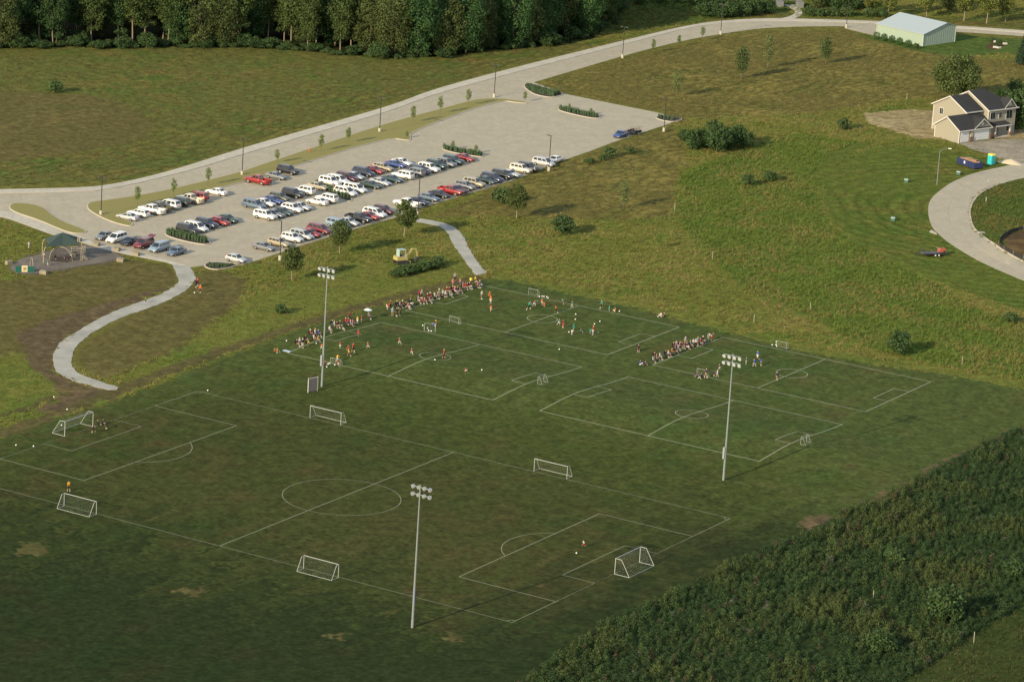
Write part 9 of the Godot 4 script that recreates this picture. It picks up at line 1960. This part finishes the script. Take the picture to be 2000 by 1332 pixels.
func trailer(q: Array, label: String, flat: bool) -> void:
	var o := thing("trailer", label, "trailer", P(q[0], q[1]), q[2])
	var dark := mat("trailer_black", 0.022, 0.023, 0.028, 0.6)
	var L := 2.6 if flat else 1.4
	var m := MB.new()
	m.box(Vector3(-L, 0.50, -0.95), Vector3(L, 0.62, 0.95))
	part("deck", m.mesh(), dark if not flat else mat("trailer_deck", 0.09, 0.09, 0.10, 0.9), o)
	for s in [-1.0, 1.0]:
		m = MB.new()
		m.box(Vector3(-L, 0.44, s * 0.97 - 0.03), Vector3(L, 0.70 if flat else 1.0, s * 0.97 + 0.03))
		part("side_rail", m.mesh(), dark, o)
		for x in ([-0.15, 0.62] if flat else [0.0]):
			m = MB.new()
			m.bar(Vector3(x, 0.32, s * 1.03), Vector3(x, 0.32, s * 1.22), 0.32, 0.32, 14)
			var w := part("wheel", m.mesh(), mats["tyre_rubber"] if mats.has("tyre_rubber") else dark, o)
			m = MB.new()
			m.bar(Vector3(x, 0.32, s * 1.2), Vector3(x, 0.32, s * 1.235), 0.19, 0.17, 12)
			part("rim", m.mesh(), mat("white_rim", 0.6, 0.6, 0.58, 0.5), w)
	m = MB.new()
	m.beam(Vector3(-L, 0.52, -0.5), Vector3(-L - 1.3, 0.5, 0), 0.1, 0.1)
	m.beam(Vector3(-L, 0.52, 0.5), Vector3(-L - 1.3, 0.5, 0), 0.1, 0.1)
	part("drawbar", m.mesh(), dark, o)
	m = MB.new()
	m.beam(Vector3(-L - 1.2, 0.0, 0), Vector3(-L - 1.2, 0.95, 0), 0.08, 0.08)
	part("jack", m.mesh(), dark, o)
	if flat:
		m = MB.new()
		m.beam(Vector3(-L, 0.62, -0.9), Vector3(-L - 0.05, 1.5, -0.9), 0.08, 0.08)
		m.beam(Vector3(-L, 0.62, 0.9), Vector3(-L - 0.05, 1.5, 0.9), 0.08, 0.08)
		m.beam(Vector3(-L - 0.05, 1.5, -0.9), Vector3(-L - 0.05, 1.5, 0.9), 0.08, 0.08)
		part("front_rack", m.mesh(), dark, o)
		var e := thing("red_machine", "rust-red small machine loaded on the flat trailer", "machine", o.position + Basis(Vector3.UP, q[2]) * Vector3(1.75, 0.62, 0.0), q[2])
		m = MB.new()
		m.hexa([Vector3(-0.75, 0.15, -0.6), Vector3(0.75, 0.15, -0.6), Vector3(0.75, 0.15, 0.6), Vector3(-0.75, 0.15, 0.6), Vector3(-0.5, 0.75, -0.5), Vector3(0.6, 0.85, -0.5), Vector3(0.6, 0.85, 0.5), Vector3(-0.5, 0.75, 0.5)])
		part("housing", m.mesh(), mat("rust_red", 0.30, 0.07, 0.04, 0.7), e)
		for s in [-1.0, 1.0]:
			m = MB.new()
			m.bar(Vector3(0.3, 0.22, s * 0.55), Vector3(0.3, 0.22, s * 0.7), 0.22, 0.22, 12)
			part("wheel", m.mesh(), dark, e)
			m = MB.new()
			m.beam(Vector3(-0.5, 0.7, s * 0.35), Vector3(-1.0, 0.95, s * 0.35), 0.05, 0.05)
			part("handle", m.mesh(), mats["white_rim"], e)
	else:
		var k := RandomNumberGenerator.new()
		k.seed = 31
		var e := thing("branch_load", "tangled grey-brown branches heaped in the small trailer", "branches", o.position + Vector3.UP * 0.62, q[2])
		for i in 34:
			m = MB.new()
			var a := Vector3(k.randf_range(-1.3, 1.3), k.randf_range(0.02, 0.9), k.randf_range(-0.8, 0.8))
			var b := a + Vector3(k.randfn() * 0.7, k.randfn() * 0.3 + 0.1, k.randfn() * 0.45)
			b.y = maxf(b.y, 0.05)
			m.bar(a, b, 0.05, 0.02, 5)
			part("branch", m.mesh(), mat("branch_%d" % (i % 3), [0.20, 0.10, 0.30][i % 3], [0.15, 0.06, 0.26][i % 3], [0.11, 0.045, 0.20][i % 3], 0.95), e)

func playground() -> void:
	var tan := mat("play_tan", 0.34, 0.30, 0.23, 0.5)
	var green := mat("shade_cloth", 0.03, 0.055, 0.048, 0.85)
	var dkgreen := mat("play_green", 0.01, 0.10, 0.075, 0.5)
	var rope := mat("climbing_rope", 0.025, 0.024, 0.024, 0.9)
	# shade canopy on bent posts
	var c: Array = CANOPY   # four corners x, y and the peak
	var o := thing("shade_canopy", "dark green fabric shade canopy over the playground", "canopy", P(c[8], c[9]))
	var base := o.position
	var pk := Vector3(0, 4.9, 0)
	var m := MB.new()
	var cs := []
	for i in 4: cs.append(P(c[i * 2], c[i * 2 + 1], [3.0, 3.1, 3.2, 3.4][i]) - base)
	for i in 4:
		var a: Vector3 = cs[i]; var b: Vector3 = cs[(i + 1) % 4]
		var mid := (a + b) * 0.5 * 0.86 + Vector3.UP * 0.25
		var up := Vector3.UP * 0.03
		for t in [[a, mid], [mid, b]]:
			m.tri(t[0] + up, t[1] + up, pk + up, Vector3(t[0].x + t[1].x, 4, t[0].z + t[1].z))
			m.tri(t[0], t[1], pk, -Vector3(t[0].x + t[1].x, 4, t[0].z + t[1].z))
			m.quad(t[0], t[1], t[1] + up, t[0] + up, Vector3(t[0].x, 0, t[0].z))
	part("fabric", m.mesh(), green, o)
	for i in 4:
		m = MB.new()
		var foot: Vector3 = cs[i] * 1.12
		foot.y = -0.1
		var kn: Vector3 = foot.lerp(cs[i], 0.75) + Vector3(cs[i].x, 0, cs[i].z).normalized() * 0.35
		m.bar(foot, kn, 0.075, 0.07, 10)
		m.bar(kn, cs[i] + Vector3.UP * 0.06, 0.07, 0.05, 10)
		part("post", m.mesh(), tan, o)
	# climbing deck with tan posts and ladder
	o = thing("climbing_frame", "tan climbing frame with deck and ladder under the canopy", "play equipment", P(DECK[0], DECK[1]), 0.25)
	for q in [[-1.0, -0.9], [1.0, -0.9], [1.0, 0.9], [-1.0, 0.9]]:
		m = MB.new()
		m.bar(Vector3(q[0], -0.1, q[1]), Vector3(q[0], 2.6, q[1]), 0.06, 0.06, 10)
		part("post", m.mesh(), tan, o)
	m = MB.new()
	m.box(Vector3(-0.95, 1.25, -0.85), Vector3(0.95, 1.35, 0.85))
	part("deck", m.mesh(), mat("deck_brown", 0.10, 0.07, 0.05, 0.8), o)
	m = MB.new()
	for h in [1.75, 2.15, 2.5]: m.bar(Vector3(-1, h, -0.9), Vector3(1, h, -0.9), 0.025, 0.025, 6)
	for h in [1.75, 2.15, 2.5]: m.bar(Vector3(-1, h, 0.9), Vector3(1, h, 0.9), 0.025, 0.025, 6)
	part("railing", m.mesh(), tan, o)
	m = MB.new()
	for s in [-0.3, 0.3]: m.bar(Vector3(1.9, 0.0, s), Vector3(1.0, 1.4, s), 0.03, 0.03, 6)
	for i in 5: m.bar(Vector3(1.8 - i * 0.18, 0.16 + i * 0.28, -0.3), Vector3(1.8 - i * 0.18, 0.16 + i * 0.28, 0.3), 0.02, 0.02, 6)
	part("ladder", m.mesh(), tan, o)
	m = MB.new()
	m.hexa([Vector3(-1.0, 1.25, -0.3), Vector3(-3.0, 0.2, -0.3), Vector3(-3.0, 0.2, 0.3), Vector3(-1.0, 1.25, 0.3), Vector3(-1.0, 1.33, -0.3), Vector3(-3.0, 0.28, -0.3), Vector3(-3.0, 0.28, 0.3), Vector3(-1.0, 1.33, 0.3)])
	part("slide", m.mesh(), dkgreen, o)
	# rope climber: tan bow with dark net
	o = thing("rope_climber", "dark rope climbing net slung from a leaning tan bow", "play equipment", P(ROPES[0], ROPES[1]), 0.4)
	m = MB.new()
	for i in 10:
		var t0 := PI * i / 10; var t1 := PI * (i + 1) / 10
		m.bar(Vector3(-cos(t0) * 2.2, sin(t0) * 2.7, 0.5 * sin(t0)), Vector3(-cos(t1) * 2.2, sin(t1) * 2.7, 0.5 * sin(t1)), 0.06, 0.06, 8)
	part("bow", m.mesh(), tan, o)
	m = MB.new()
	netting(m, Vector3(-1.9, 1.0, 0.2), Vector3(1.9, 1.2, 0.2), Vector3(1.7, 0.05, 1.5), Vector3(-1.7, 0.05, 1.5), 0.22, 0.03)
	netting(m, Vector3(-1.8, 1.1, 0.2), Vector3(1.8, 1.2, 0.2), Vector3(1.2, 2.3, 0.45), Vector3(-1.2, 2.3, 0.45), 0.3, 0.025)
	part("net", m.mesh(), rope, o)
	# arch
	o = thing("play_arch", "narrow tan hoop arch standing in the wood chips", "play equipment", P(ARCH[0], ARCH[1]), -0.5)
	m = MB.new()
	for i in 12:
		var t0 := PI * i / 12; var t1 := PI * (i + 1) / 12
		m.bar(Vector3(-cos(t0) * 0.75, sin(t0) * 2.1, 0), Vector3(-cos(t1) * 0.75, sin(t1) * 2.1, 0), 0.05, 0.05, 8)
	part("hoop", m.mesh(), tan, o)
	m = MB.new()
	m.bar(Vector3(-0.7, 0.35, 0), Vector3(0.7, 0.35, 0), 0.035, 0.035, 8)
	part("step_bar", m.mesh(), tan, o)
	# activity wall
	o = thing("activity_panel", "dark green play wall with a cream game board", "play equipment", P(PANEL[0], PANEL[1]), PANEL[2])
	m = MB.new()
	m.box(Vector3(-1.6, 0.05, -0.05), Vector3(-0.62, 1.15, 0.05))
	part("wall", m.mesh(), dkgreen, o)
	m = MB.new()
	m.box(Vector3(0.5, 0.05, -0.05), Vector3(1.6, 1.15, 0.05))
	part("wall", m.mesh(), dkgreen, o)
	m = MB.new()
	m.box(Vector3(-0.6, 0.1, -0.06), Vector3(0.48, 1.3, 0.06))
	var bd := part("game_board", m.mesh(), mat("cream_panel", 0.60, 0.50, 0.30, 0.6), o)
	for i in 3:
		m = MB.new()
		m.box(Vector3(-0.30 + i * 0.2, 0.42, 0.061), Vector3(-0.17 + i * 0.2, 0.98, 0.10))
		part("tile", m.mesh(), mat("panel_brown", 0.30, 0.22, 0.11, 0.6), bd)
	for x in [-1.65, 1.65]:
		m = MB.new()
		m.bar(Vector3(x, -0.1, 0), Vector3(x, 1.4, 0), 0.06, 0.06, 8)
		part("post", m.mesh(), dkgreen, o)
